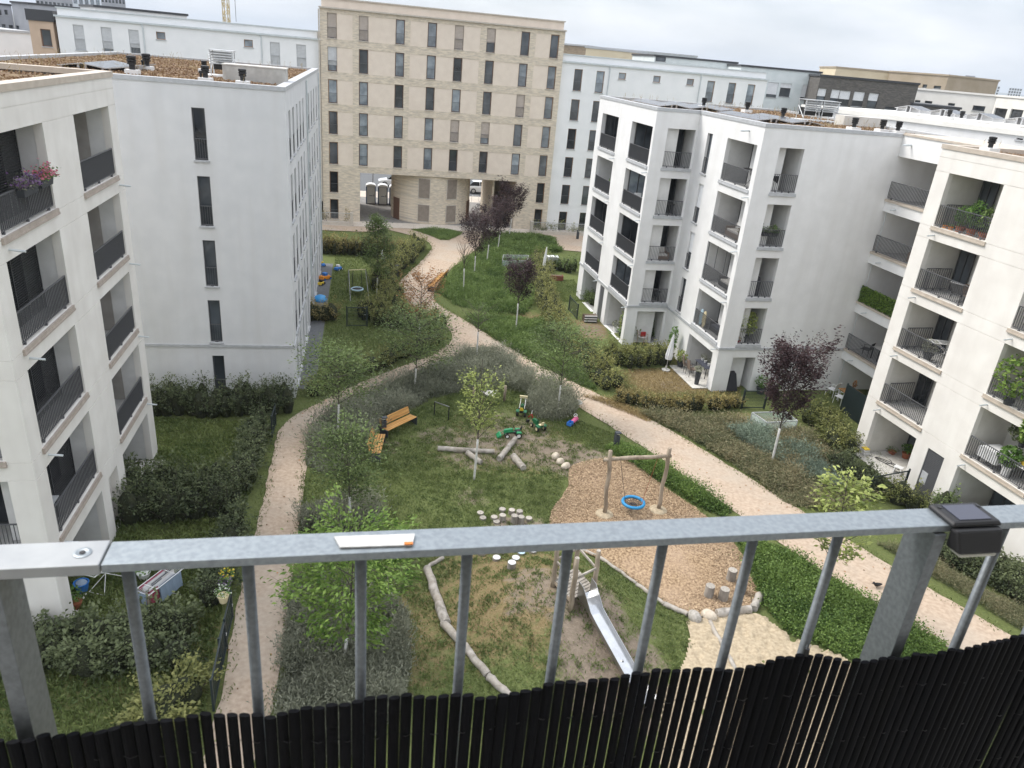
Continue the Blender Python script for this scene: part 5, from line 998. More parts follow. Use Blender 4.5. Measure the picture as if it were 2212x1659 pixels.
for i, (q, h_) in enumerate((((1285,447),.1),((1395,432),.12),((1518,424),.15),((1490,470),.12),((1615,473),.1),((1650,436),.12),((1725,426),.12),((1588,517),.3))): stump(['pale chalked stepping stump on the mound above the slide', 'blue chalked stepping stump on the mound above the slide'][i in (2, 5)], Z(*q), .15, h_, ['white chalked stumps', 'blue chalked stumps'][i in (2, 5)], 'paint_blue' if i in (2, 5) else 'paint_white')
for q in ((1495,650),(1590,672),(1640,548),(1705,625)): stump('tall weathered stump at the edge of the wood chips by the ground cover', Z(*q, 1036.8), .17, .5, 'tall stumps in the wood chips')
# ---- nest swing
o = thing('nest_swing', 'timber frame with a round blue nest swing over the wood chips', 'swing', G(1305,1113)); p0 = G(1305,1113)
bL, bR_ = G(1305,1113), G(1421,1104); tL, tR = hgt(1320,973,bL), hgt(1448,968,bR_)
for bb, tt in ((bL, tL), (bR_, tR)):
    mb = MB(); pts = [bb.lerp(tt, i/7)-p0+Vector((.035*math.sin(i*1.7),.03*math.cos(i*1.3),0)) for i in range(8)]; mb.tube(pts, [.085*(1+.05*math.sin(i*2.3)) for i in range(8)], 12, jit=.03); mb.build('post', 'wood_tower', o, smooth=True)
zb = tL.z-.42
mb = MB(); A_ = Vector((tL.x,tL.y,zb))-p0; B_ = Vector((tR.x,tR.y,zb+.05))-p0; dd = (B_-A_).normalized(); mb.tube([A_-dd*.25, A_.lerp(B_,.33)+Vector((0,0,.03)), A_.lerp(B_,.66), B_+dd*.1], [.075,.085,.08,.075], 12, jit=.03); mb.build('beam', 'wood_tower', o, smooth=True)
cx_ = G(1368,1085,.5)-p0
mb = MB(); ax = (Vector((1,.1,.02)).normalized(), Vector((-.1,1,.0)).normalized()); mb.torus(cx_, .44, .068, 32, 10, ax); seat = mb.build('seat_ring', 'rope_blue', o, smooth=True)
mb = MB()
for i in range(14):
    a = 2*math.pi*i/14; e = cx_+ax[0]*math.cos(a)*.40+ax[1]*math.sin(a)*.40; mb.tube([e, cx_+Vector((0,0,-.1))], .012, 4, cap=False)
for rr in (.12,.24,.33): mb.torus(cx_+Vector((0,0,-.1*(1-rr/.42))), rr, .011, 24, 4, ax)
mb.build('net', 'rope_dark', seat)
for s in (-1, 1):
    mb = MB(); mb.tube([A_.lerp(B_, .18 if s < 0 else .82), cx_+ax[0]*s*.40+Vector((0,.0,.25))], .010, 5); 
    for t_ in (-1, 1): mb.tube([cx_+ax[0]*s*.40+Vector((0,0,.25)), cx_+ax[0]*s*.30+ax[1]*t_*.28], .010, 5)
    mb.build('rope', 'rope_red' if s > 0 else 'rope_dark', o)
for bb in (bL, bR_):
    mb = MB(); c = bb-p0; mb.lathe([(.42,-.02),(.36,.06),(.2,.11),(.1,.12)], (c.x,c.y,.03), 18); mb.build('sand_footing', 'sand', o, smooth=True)
# ---- slide tower
q1, q2, q3, q4 = GM(1231.5,1318.8), GM(1279,1298), GM(1194,1267.5), GM(1241,1250)
o = thing('slide_tower', 'small timber tower with a stainless steel slide on the mound', 'slide', q1); T0 = q1
def lc(p): return Vector((p.x-T0.x, p.y-T0.y, p.z-T0.z))
tops_ = [hgt(1247.8,1205,q1), hgt(1294,1189,q2), hgt(1205,1180,q3), hgt(1249,1165,q4)]
for bb, tt in zip((q1,q2,q3,q4), tops_):
    mb = MB(); b_ = lc(bb); t_ = lc(tt); pts = [b_.lerp(t_, i/6)+Vector((.015*math.sin(i*2),.015*math.cos(i*1.4),-.05 if i == 0 else 0)) for i in range(7)]; mb.tube(pts, [.085,.087,.085,.083,.08,.078,.074], 12, jit=.02); ps = mb.build('post', 'wood_tower', o, smooth=True)
    mb = MB(); mb.tube([pts[-1]-Vector((0,0,.01)), pts[-1]+Vector((0,0,.006))], [.074,.07], 12); mb.build('cut_top', 'wood_end', ps)
dz = max(q1.z, q2.z, q3.z, q4.z)-T0.z+.30
c1_, c2_, c3_, c4_ = [Vector((lc(p).x, lc(p).y, dz)) for p in (q1, q2, q3, q4)]
for i in range(9):
    f0, f1 = i/9+.012, (i+1)/9-.012; mb = MB(); a, b, c, d = c1_.lerp(c3_, f0), c2_.lerp(c4_, f0), c2_.lerp(c4_, f1), c1_.lerp(c3_, f1); u_ = Vector((0,0,.035)); mb.hexa([a,b,c,d,a+u_,b+u_,c+u_,d+u_]); mb.build('deck_board', 'wood_grey_x', o)
for a, b in ((c1_, c3_), (c2_, c4_)):
    mb = MB(); mb.bar(a-Vector((0,0,.06)), b-Vector((0,0,.06)), .05, .1); mb.build('joist', 'wood_tower', o)
for a, b, h_ in ((c1_, c3_, .75), (c3_, c4_, .8), (c4_, c2_, .8), (c1_, c2_, .85)):
    mb = MB(); mb.bar(a+Vector((0,0,h_)), b+Vector((0,0,h_)), .05, .07); mb.build('guard_rail', 'wood_grey_x', o)
# chute: from the deck between the two front posts down to the sand
st = c1_.lerp(c2_, .52); st.z = dz+.04; E_ = GM(1372,1500); en = lc(Vector((E_.x, E_.y, E_.z+.32))); hd = Vector((en.x-st.x, en.y-st.y, 0)); Ls = hd.length; hd.normalize(); sd_ = Vector((-hd.y, hd.x, 0)); hw = .23
zs0 = st.z; prof_ = [(0,zs0,.55),(.25,zs0-.01,.50),(.5,zs0-.09,.30),(.75,zs0-.24,.16)]
for k in range(1, 8): f = k/7; s_ = .75+(Ls-.75)*f; prof_.append((s_, (zs0-.24)+(en.z-(zs0-.24))*f, .14))
prof_.append((Ls+.6, en.z-.03, .14))
mb = MB()
for i in range(len(prof_)-1):
    s0, z0, h0 = prof_[i]; s1, z1, h1 = prof_[i+1]; P_ = lambda s, z, t: Vector((st.x, st.y, 0))+hd*s+sd_*t+Vector((0,0,z))
    mb.quad(P_(s0,z0,-hw), P_(s1,z1,-hw), P_(s1,z1,hw), P_(s0,z0,hw))
ch = mb.build('chute', 'steel', o)
for sgn in (-1, 1):
    mb = MB()
    for i in range(len(prof_)-1):
        s0, z0, h0 = prof_[i]; s1, z1, h1 = prof_[i+1]; t = sgn*hw; t2 = sgn*(hw+.02)
        mb.quad(P_(s0,z0-.03,t), P_(s1,z1-.03,t), P_(s1,z1+h1,t), P_(s0,z0+h0,t)); mb.quad(P_(s0,z0-.03,t2), P_(s0,z0+h0,t2), P_(s1,z1+h1,t2), P_(s1,z1-.03,t2)); mb.quad(P_(s0,z0+h0,t), P_(s1,z1+h1,t), P_(s1,z1+h1,t2), P_(s0,z0+h0,t2))
    sdw = mb.build('chute_side', 'steel_side', ch)
mb = MB(); mb.bar(P_(Ls*.75, 0, 0)*1+Vector((0,0,prof_[7][1]-.7)), P_(Ls*.75, 0, 0)+Vector((0,0,prof_[7][1]-.05)), .06); mb.build('support', 'steel_side', o)
# ---- hammock
o = thing('hammock', 'pale net hammock slung between two short timber posts', 'hammock', G(1022,872)); p0 = G(1022,872); p1 = G(1089,868); d_ = p1-p0
for q in (p0, p1):
    mb = MB(); mb.tube([q-p0, q-p0+Vector((0,0,.95))], .075, 10); mb.build('post', 'wood_tower', o, smooth=True)
mb = MB(); n = 14; nn_ = Vector((-d_.y, d_.x, 0)).normalized()
for i in range(n):
    for j in range(6):
        def hp(f, g): w_ = .45*math.sin(math.pi*min(max(f*1.25-.125,0.02),.98))**.6; return d_*(.22+.56*f)+nn_*w_*(g-.5)*1.6+Vector((0,0,.72-.34*math.sin(math.pi*f)+.18*(2*g-1)**2*math.sin(math.pi*f)))
        a, b, c, d = hp(i/n, j/6), hp((i+1)/n, j/6), hp((i+1)/n, (j+1)/6), hp(i/n, (j+1)/6); mb.quad(a, b, c, d); mb.quad(d-Vector((0,0,.006)), c-Vector((0,0,.006)), b-Vector((0,0,.006)), a-Vector((0,0,.006)))
mat('net_white', (.50,.48,.43), (.66,.64,.58), scale=20, rough=.9); mb.build('net', 'net_white', o)
for e0, e1 in ((Vector((0,0,.85)), hp(0,.5)), (d_+Vector((0,0,.85)), hp(1,.5))):
    mb = MB(); mb.tube([e0, e1], .012, 5); mb.build('rope', 'rope_dark', o)
mb = MB(); mp_ = G(1244,870); mb.lathe([(.36,0),(.36,.02),(.31,.022),(.31,.016),(.02,.018)], (0,0,0), 28); mh = mb.build('manhole_cover', 'concrete'); mh.location = (mp_.x, mp_.y, .036); tag(mh, 'round pale concrete manhole cover set in the gravel path', 'manhole cover')
# ---- pedal tractors
plain('toy_green', (.012,.12,.045), .35); plain('toy_yellow', (.70,.50,.05), .4); plain('toy_cream', (.72,.62,.38), .5); plain('toy_pink', (.75,.16,.33), .4); plain('toy_blue', (.04,.19,.55), .4); plain('toy_red', (.35,.02,.025), .4); plain('toy_lime', (.02,.23,.09), .35); plain('toy_white', (.75,.74,.72), .5); plain('toy_orange', (.72,.26,.03), .4)
def wheel(o, c, r_, w, rim, n=18):
    mb = MB(); c = Vector(c); prof = [(r_*.62,-w/2),(r_*.93,-w/2),(r_,-w/3),(r_,w/3),(r_*.93,w/2),(r_*.62,w/2)]
    base = 0
    for (rr, y) in prof:
        for j in range(n): a = 2*math.pi*j/n; k = 1+(.03 if j % 2 else -.01)*(rr > r_*.9); mb.v.append((c.x+math.cos(a)*rr*k, c.y+y, c.z+math.sin(a)*rr*k))
    for k in range(len(prof)-1):
        for j in range(n): mb.f.append((k*n+j, k*n+(j+1)%n, (k+1)*n+(j+1)%n, (k+1)*n+j)); mb.m.append(0)
    wh = mb.build('wheel', 'black_plastic', o, smooth=True)
    mb = MB(); mb.tube([c+Vector((0,-w*.42,0)), c+Vector((0,w*.42,0))], r_*.63, n); mb.build('rim', rim, wh)
def tractor(label, pa, pb, body, seat, rim, loader=None, digger=False):
    """pa: ground under the rear axle, pb: ground ahead of it"""
    a, b = G(*pa), G(*pb); l, rz = loc_rz(a, b); o = thing('pedal_tractor', label, 'toy tractor', l, rz, 'pedal tractors on the lawn')
    for s in (-1, 1): wheel(o, (0, s*.21, .155), .155, .11, rim); wheel(o, (.56, s*.17, .115), .115, .08, rim)
    mb = MB(); mb.hexa([(-.08,-.09,.2),(.62,-.07,.2),(.62,.07,.2),(-.08,.09,.2),(-.08,-.09,.28),(.62,-.07,.27),(.62,.07,.27),(-.08,.09,.28)]); mb.build('chassis', body if not loader else 'black_plastic', o, bevel=.01)
    mb = MB(); mb.hexa([(.28,-.085,.272),(.74,-.075,.262),(.74,.075,.262),(.28,.085,.272),(.28,-.075,.47),(.70,-.062,.41),(.70,.062,.41),(.28,.075,.47)]); mb.build('bonnet', body, o, bevel=.02)
    for s in (-1, 1):
        mb = MB(); y0, y1 = sorted((s*.10, s*.28)); mb.hexa([(-.16,y0,.29),(.12,y0,.29),(.12,y1,.29),(-.16,y1,.29),(-.11,y0,.345),(.09,y0,.345),(.09,y1,.345),(-.11,y1,.345)]); mb.build('mudguard', body, o, bevel=.012)
    mb = MB(); mb.hexa([(-.1,-.1,.346),(.1,-.1,.33),(.1,.1,.33),(-.1,.1,.346),(-.1,-.1,.38),(.1,-.09,.36),(.1,.09,.36),(-.1,.1,.38)]); mb.hexa([(-.15,-.09,.37),(-.10,-.1,.37),(-.10,.1,.37),(-.15,.09,.37),(-.19,-.07,.56),(-.15,-.08,.56),(-.15,.08,.56),(-.19,.07,.56)]); mb.build('seat', seat, o, bevel=.015)
    mb = MB(); mb.torus((.24,0,.56), .10, .012, 18, 6, (Vector((.6,0,.8)), Vector((0,1,0)))); mb.tube([(.30,0,.45),(.24,0,.56)], .012, 6); mb.build('steering_wheel', 'black_plastic', o)
    if loader:
        mb = MB()
        for s in (-1, 1): mb.bar((.2,s*.13,.36), (.62,s*.13,.50 if loader[1] else .30), .022); mb.bar((.62,s*.13,.50 if loader[1] else .30), (.90,s*.13,.62 if loader[1] else .12), .022)
        mb.build('loader_arms', loader[2], o)
        zl = .62 if loader[1] else .05; mb = MB(); mb.hexa([(.88,-.2,zl),(1.06,-.2,zl),(1.06,.2,zl),(.88,.2,zl),(.85,-.21,zl+.15),(.93,-.21,zl+.15),(.93,.21,zl+.15),(.85,.21,zl+.15)]); mb.build('loader_bucket', loader[0], o, bevel=.008)
    if digger:
        mb = MB(); mb.bar((.70,0,.30), (.86,.02,.56), .04); mb.bar((.86,.02,.56), (.98,.12,.34), .04); mb.build('digger_arm', 'toy_red', o)
        mb = MB(); mb.bar((.86,.02,.56), (.90,-.02,.74), .025); mb.build('lever', 'toy_white', o)
        mb = MB(); mb.hexa([(.95,.05,.05),(1.06,.05,.05),(1.06,.2,.05),(.95,.2,.05),(.93,.05,.2),(1.02,.05,.2),(1.02,.2,.2),(.93,.2,.2)]); mb.build('digger_bucket', 'black_plastic', o)
tractor('dark green pedal tractor with yellow seat and raised yellow front loader', (1125.5,899), (1131,872), 'toy_green', 'toy_yellow', 'toy_yellow', ('toy_cream', True, 'toy_white'))
tractor('dark green pedal tractor with cream seat and red digger arm', (1167,931), (1148,916), 'toy_green', 'toy_cream', 'toy_cream', digger=True)
tractor('bright green pedal tractor with black seat and lowered front loader', (1118,943), (1094,943.5), 'toy_lime', 'black_plastic', 'toy_white', ('toy_lime', False, 'toy_lime'))
a, b = G(1240,913), G(1250,905); l, rz = loc_rz(a, b); o = thing('ride_on_car', 'pink ride-on toy car with white steering wheel', 'toy car', l, rz)
for s in (-1, 1): wheel(o, (-.14,s*.11,.07), .07, .06, 'toy_white', 12); wheel(o, (.17,s*.11,.07), .07, .06, 'toy_white', 12)
mb = MB(); mb.hexa([(-.26,-.11,.09),(.28,-.12,.09),(.28,.12,.09),(-.26,.11,.09),(-.24,-.08,.22),(.26,-.1,.24),(.26,.1,.24),(-.24,.08,.22)]); mb.hexa([(.04,-.08,.225),(.24,-.1,.235),(.24,.1,.235),(.04,.08,.225),(.10,-.06,.33),(.2,-.07,.31),(.2,.07,.31),(.10,.06,.33)]); mb.build('body', 'toy_pink', o, bevel=.03)
mb = MB(); mb.torus((.07,0,.40), .085, .016, 18, 6, (Vector((.75,0,.65)), Vector((0,1,0)))); mb.tube([(.13,0,.32),(.07,0,.40)], .015, 6); mb.build('steering_wheel', 'toy_white', o)
a = G(1231,920); o = thing('toy_trailer', 'small blue plastic trailer behind the pink ride-on car', 'toy trailer', a, rz)
for s in (-1, 1): wheel(o, (0,s*.14,.06), .06, .05, 'toy_blue', 12)
mb = MB(); mb.box(-.19,.17,-.12,.12,.07,.09); mb.box(-.19,-.165,-.12,.12,.09,.24); mb.box(.145,.17,-.12,.12,.09,.24); mb.box(-.165,.145,-.12,-.095,.09,.24); mb.box(-.165,.145,.095,.12,.09,.24); mb.box(.17,.32,-.015,.015,.07,.09); mb.build('tub', 'toy_blue', o, bevel=.012)
# ================================================================== gardens
def fence_gate(label, a, b, h_, nb=None, name='garden_gate', m='fence_green', mesh=True, post=.06):
    a = Vector((a.x,a.y,0)); b = Vector((b.x,b.y,0)); L_ = (b-a).length; l, rz = loc_rz(a, b); o = thing(name, label, 'gate' if 'gate' in name else 'fence', l, rz)
    for x in (0, L_):
        mb = MB(); mb.box(x-post/2, x+post/2, -post/2, post/2, 0, h_+.08); mb.build('post', m, o)
    mb = MB(); mb.box(post/2+.02, L_-post/2-.02, -.02, .02, h_-.05, h_); mb.box(post/2+.02, L_-post/2-.02, -.02, .02, .08, .12); mb.box(post/2+.02, post/2+.06, -.02, .02, .12, h_-.05); mb.box(L_-post/2-.06, L_-post/2-.02, -.02, .02, .12, h_-.05); mb.build('frame', m, o)
    mb = MB(); n = int((L_-.2)/.06)
    for i in range(1, n): x = .1+(L_-.2)*i/n; mb.box(x-.004, x+.004, -.004, .004, .12, h_-.05)
    for i in range(1, int(h_/.2)): mb.box(.1, L_-.1, -.009, -.0045, .12+i*.2, .13+i*.2)
    mb.build('mesh', m, o)
    mb = MB(); mb.box(L_-.2, L_-.08, -.06, -.045, h_*.62, h_*.62+.02); mb.box(L_-.1, L_-.08, -.045, -.021, h_*.62, h_*.62+.02); mb.build('handle', 'aluminium', o)
    return o
plain('fence_green', (.02,.032,.034), .5)
fence_gate('dark mesh garden gate standing open beside the lower left path', G(462,1535), G(490,1400), 1.05); fence_gate('dark green closed fence panel beyond the mesh gate on the lower left path', G(478,1440), G(503,1335), 1.0, name='garden_fence')
fence_gate('dark mesh gate in the hornbeam hedge below the garden swing', G(749,706), G(793,706), 1.35); fence_gate('dark mesh gate in the hedge by the purple tree and white block', G(1600,884), G(1650,884), 1.15); fence_gate('dark mesh gate on the lawn of the cream block terrace', G(1872,1075), G(1950,1060), 1.1); fence_gate('dark mesh gate beside the striped raised bed', G(1228,670), G(1246,690), 1.1); fence_gate('dark gate post pair by the leafy hedge and rounded path corner', G(588,945), G(596,918), 1.05)
def glass_well(label, pts, h_=1.0):
    P_ = [G(*p) for p in pts]; o = thing('glass_light_well', label, 'light well', P_[0]); Q = [p-P_[0] for p in P_]
    for i in range(4):
        a, b = Q[i], Q[(i+1)%4]; mb = MB(); mb.bar(a+Vector((0,0,h_)), b+Vector((0,0,h_)), .04); mb.bar(a, a+Vector((0,0,h_)), .04); mb.bar(a+Vector((0,0,.06)), b+Vector((0,0,.06)), .08, .12); mb.build('frame', 'grey_trim', o)
        mb = MB(); mb.quad(a+Vector((0,0,.12)), b+Vector((0,0,.12)), b+Vector((0,0,h_-.02)), a+Vector((0,0,h_-.02))); g_ = mb.build('pane', 'clear_glass', o); sm = g_.modifiers.new('s', 'SOLIDIFY'); sm.thickness = .012
    mb = MB(); mb.poly([q+Vector((0,0,.05)) for q in Q]); mb.build('well_cover', 'pale_cover', o)
mat('pale_cover', (.36,.40,.42), (.45,.49,.50), scale=3, rough=.4)
def glassm():
    m = bpy.data.materials.new('clear_glass'); m.use_nodes = True; nt = m.node_tree; p = nt.nodes['Principled BSDF']; p.inputs['Base Color'].default_value = (.75,.88,.86,1); p.inputs['Roughness'].default_value = .08; p.inputs['Alpha'].default_value = .28; p.inputs['Specular IOR Level'].default_value = .8; MATS['clear_glass'] = m
glassm()
glass_well('glass-walled light well behind the purple tree trunk', [(1650,942),(1715,938),(1690,918),(1618,920)], .8); glass_well('glass-walled light well in the swing garden by the path hedge', [(824,570),(866,571),(868,558),(826,556)], .7); glass_well('glass-walled light well in the meadow behind the narrow purple tree', [(1084,580),(1138,580),(1140,568),(1086,567)], .7)
# garden swing
o = thing('garden_swing', 'metal garden swing frame with a pale blue nest seat', 'swing', G(757,650)); f0, f1, f2, f3 = G(757,652), G(797,648), G(750,628), G(805,630); T0 = f0; tz = 1.9
ta = Vector(((f0.x+f2.x)/2,(f0.y+f2.y)/2,tz)); tb = Vector(((f1.x+f3.x)/2-.4,(f1.y+f3.y)/2,tz))
for a, b in ((f0,ta),(f2,ta),(f1,tb),(f3,tb)):
    mb = MB(); mb.tube([a-T0, b-T0], .025, 8); mb.build('leg', 'steel_side', o)
mb = MB(); mb.tube([ta-T0, tb-T0], .03, 8); mb.build('crossbar', 'toy_cream', o)
c = (ta+tb)/2-T0; c.z = .45; mb = MB(); mb.torus(c, .42, .06, 28, 8); mb.build('seat_ring', 'paint_blue', o, smooth=True); mb = MB(); mb.lathe([(.40,0),(.3,-.05),(.02,-.08)], tuple(c), 20); mb.build('seat_net', 'rope_dark', o)
for s in (-1, 1):
    mb = MB(); mb.tube([c+Vector((s*.3,0,1.43)), c+Vector((s*.36,.15,.05))], .012, 5); mb.tube([c+Vector((s*.3,0,1.43)), c+Vector((s*.36,-.15,.05))], .012, 5); mb.build('rope', 'rope_dark', o)
def pot_plant(label, p, r_=.16, h_=.3, ph=.6, pm='terracotta', lm='leaf_pot', n=130, leaf=.12, group=None, flower=None, spread=1.2, cat='potted plant'):
    o = thing('potted_plant', label, cat, p, group=group); mb = MB(); mb.lathe([(r_*.72,0),(r_,h_*.9),(r_*1.1,h_*.9),(r_*1.1,h_),(r_*.9,h_),(r_*.88,h_-.03)], n=16); mb.build('pot', pm, o, smooth=False)
    C = rng.normal(0, 1, (n, 3)); C /= np.linalg.norm(C, axis=1)[:, None]; C *= rng.uniform(.3, 1, n)[:, None]**.5; C[:, :2] *= r_*spread*1.4; C[:, 2] = h_+(C[:, 2]+1)*ph/2; leaf_object('foliage', C, leaf, lm, o)
    if flower:
        C = C[C[:, 2] > h_+ph*.35][:max(12, n//3)]; 
        if len(C): leaf_object('blossom', C*np.array([1.08,1.08,1.06]), leaf*.8, flower, o, ratio=.95)
    return o
mat('terracotta', (.30,.10,.05), (.38,.14,.075), scale=6, rough=.85); leafmat('bloom_pink', (.52,.10,.20), (.78,.32,.38)); leafmat('bloom_purple', (.12,.06,.16), (.33,.22,.38)); leafmat('bloom_white', (.62,.62,.58), (.8,.8,.76)); leafmat('bloom_yellow', (.55,.40,.03), (.75,.6,.1)); leafmat('bloom_orange', (.45,.12,.03), (.6,.25,.1)); plain('slate_pot', (.045,.048,.055), .6)
plain('cloth_white', (.74,.74,.74), .9); plain('cloth_tan', (.42,.33,.28), .9); plain('cloth_blue', (.28,.36,.46), .9); plain('cloth_red', (.32,.05,.09), .9); plain('cloth_dark', (.05,.055,.075), .9); plain('cushion', (.58,.56,.53), .95); mat('wicker', (.15,.11,.085), (.26,.20,.16), scale=40, rough=.9); plain('chair_wood', (.36,.19,.075), .6)
# drying racks
def rack(label, p, rz, laundry):
    o = thing('drying_rack', label, 'drying rack', p, rz)
    mb = MB()
    for s in (-1, 1):
        mb.tube([(-.75,s*.28,.92),(.75,s*.28,.92)], .012, 6); mb.tube([(-.5,s*.28,0),(.5,s*-.28,.9)], .012, 6); mb.tube([(.5,s*.28,0),(-.5,s*-.28,.9)], .012, 6)
    for x in (-.75,-.4,.4,.75): mb.tube([(x,-.28,.92),(x,.28,.92)], .010, 6)
    for i in range(9): mb.tube([(-.75,-.24+i*.06,.92),(.75,-.24+i*.06,.92)], .005, 4)
    mb.tube([(-.5,-.28,.01),(-.5,.28,.01)], .012, 6); mb.tube([(.5,-.28,.01),(.5,.28,.01)], .012, 6)
    mb.build('frame', 'white_plastic', o)
    for (x, y, w, d, m_, ax_) in laundry:
        mb = MB(); n = 9
        for i in range(n):
            for s in (-1, 1):
                f0, f1 = i/n-.5, (i+1)/n-.5; wv = lambda f: .018*math.sin(f*19+x*7)
                if ax_ == 'x': q = [(x+f0*w,y+s*.012,.935),(x+f1*w,y+s*.012,.935),(x+f1*w,y+s*.03+wv(f1),.935-d),(x+f0*w,y+s*.03+wv(f0),.935-d)]
                else: q = [(x+s*.012,y+f0*w,.935),(x+s*.012,y+f1*w,.935),(x+s*.03+wv(f1),y+f1*w,.935-d),(x+s*.03+wv(f0),y+f0*w,.935-d)]
                mb.quad(*q)
        mb.build('laundry', m_, o)
pr = G(352,1300); rack('white drying rack hung with laundry on the garden lawn', pr, R(72), [(-.7,0,.5,.42,'cloth_tan','y'),(-.72,.02,.34,.7,'cloth_blue','y'),(0,.24,1.2,.12,'cloth_red','x'),(-.1,.14,.9,.16,'cloth_white','x'),(.1,.05,.8,.55,'cloth_dark','x'),(-.05,-.1,1.0,.35,'cloth_white','x'),(.15,-.26,.9,.6,'cloth_blue','x'),(-.5,-.2,.4,.5,'cloth_red','x'),(.3,-.03,.5,.45,'cushion','x')])
rack('empty folding drying rack by the terrace of the left cream block', G(232,1262), R(80), [])
pot_plant('white flower pot on the lawn between the two drying racks', G(312,1250), .2, .28, .3, 'white_plastic', n=60)
pot_plant('cream flower pot with white blossoms on the fence by the lower path', Vector((*G(488,1352)[:2],.95)), .16, .26, .28, 'toy_cream', n=120, leaf=.07, flower='bloom_white'); pot_plant('purple flower pot on the fence by the lower path', Vector((*G(492,1330)[:2],.95)), .14, .22, .3, 'slate_pot', n=120, leaf=.07, flower='bloom_purple'); pot_plant('yellow-flowered pot on the fence by the lower path', Vector((*G(497,1312)[:2],.95)), .14, .22, .35, 'slate_pot', n=120, leaf=.08, flower='bloom_yellow')
pot_plant('terracotta pot with a bushy plant at the corner of the left cream block', G(166,1312), .17, .25, .6, n=160, leaf=.09)
o = thing('plastic_tub', 'blue plastic tub on the terrace edge of the left cream block', 'tub', G(178,1275)); mb = MB(); mb.lathe([(.17,0),(.22,.3),(.24,.3),(.24,.32),(.2,.32),(.16,.05)], n=18); mb.build('tub', 'toy_blue', o); mb = MB(); mb.lathe([(.2,0),(.15,.08),(.02,.11)], (0,0,.26), 12); mb.build('contents', 'cloth_blue', o)
o = thing('meter_box', 'dark grey letterbox cabinet against the pale grey block wall', 'cabinet', G(361,838), R(12)); mb = MB(); mb.box(-.22,.22,-.15,.15,0,1.05); mb.build('cabinet', 'railing_grey', o, bevel=.01); mb = MB(); mb.box(-.15,.15,-.156,-.151,.75,.85); mb.build('label_plate', 'white_plastic', o)
# parasol garden on the right
p = G(1438,800); o = thing('parasol', 'closed white parasol on a round base in the dry garden', 'parasol', p); mb = MB(); mb.lathe([(.26,0),(.26,.07),(.06,.09),(.05,.3),(.03,.3)], n=20); mb.build('base', 'concrete', o); mb = MB(); mb.tube([(0,0,.25),(.12,.04,2.45)], .022, 8); mb.build('pole', 'aluminium', o)
mb = MB(); n = 16; ring = []
for k, (z, rr) in enumerate(((.75,.17),(1.0,.19),(1.5,.14),(2.0,.08),(2.38,.03))):
    for j in range(n): a = 2*math.pi*j/n; r2 = rr*(1+(.22 if j % 2 else -.18)); mb.v.append((.05*z+math.cos(a)*r2, .017*z+math.sin(a)*r2, z))
for k in range(4):
    for j in range(n): mb.f.append((k*n+j, k*n+(j+1)%n, (k+1)*n+(j+1)%n, (k+1)*n+j)); mb.m.append(0)
mb.build('canopy', 'cloth_white', o)
def chair(label, p, rz, m='black_metal', seatm='rope_dark', cat='chair', s=1., group=None, high=.9):
    o = thing('chair', label, cat, p, rz, group); h_ = .44*s; w = .24*s
    for x in (-w, w):
        for y in (-w, w):
            mb = MB(); mb.tube([(x*1.08, y*1.08, 0), (x, y, h_)], .014, 6); mb.build('leg', m, o)
    mb = MB(); mb.box(-w, w, -w, w, h_, h_+.035); mb.build('seat', seatm, o, bevel=.01)
    mb = MB(); mb.hexa([(-w,w-.03,h_+.06),(w,w-.03,h_+.06),(w,w,h_+.06),(-w,w,h_+.06),(-w,w+.08,high),(w,w+.08,high),(w,w+.11,high),(-w,w+.11,high)]); mb.build('backrest', seatm, o, bevel=.01)
    for x in (-w, w):
        mb = MB(); mb.tube([(x, w, h_), (x, w+.09, high)], .013, 6); mb.tube([(x,w+.02,h_+.2),(x,-w,h_+.2),(x,-w,h_)], .012, 6); mb.build('arm', m, o)
    return o
def table(label, p, rz, lx=1.2, ly=.75, h_=.73, top='wicker', m='black_metal', cloth=None):
    o = thing('table', label, 'table', p, rz); mb = MB(); mb.box(-lx/2,lx/2,-ly/2,ly/2,h_-.03,h_); mb.build('table_top', top, o)
    for x in (-lx/2+.08, lx/2-.08):
        for y in (-ly/2+.08, ly/2-.08):
            mb = MB(); mb.bar((x,y,0),(x,y,h_-.03), .04); mb.build('leg', m, o)
    if cloth:
        mb = MB(); n = 28; ring = []
        per = [(-lx/2-.03,-ly/2-.03),(lx/2+.03,-ly/2-.03),(lx/2+.03,ly/2+.03),(-lx/2-.03,ly/2+.03)]
        pts = []
        for i in range(4):
            for k in range(8): f = k/8; a, b = per[i], per[(i+1)%4]; pts.append((a[0]+(b[0]-a[0])*f, a[1]+(b[1]-a[1])*f))
        for i in range(len(pts)):
            a, b = pts[i], pts[(i+1)%len(pts)]; ka = 1.06 if i % 2 else .99; kb = .99 if i % 2 else 1.06; mb.quad((*a,h_+.006),(*b,h_+.006),(b[0]*kb,b[1]*kb,h_-.42),(a[0]*ka,a[1]*ka,h_-.42))
        mb.poly([(*q,h_+.006) for q in pts]); mb.build('tablecloth', cloth, o)
    return o
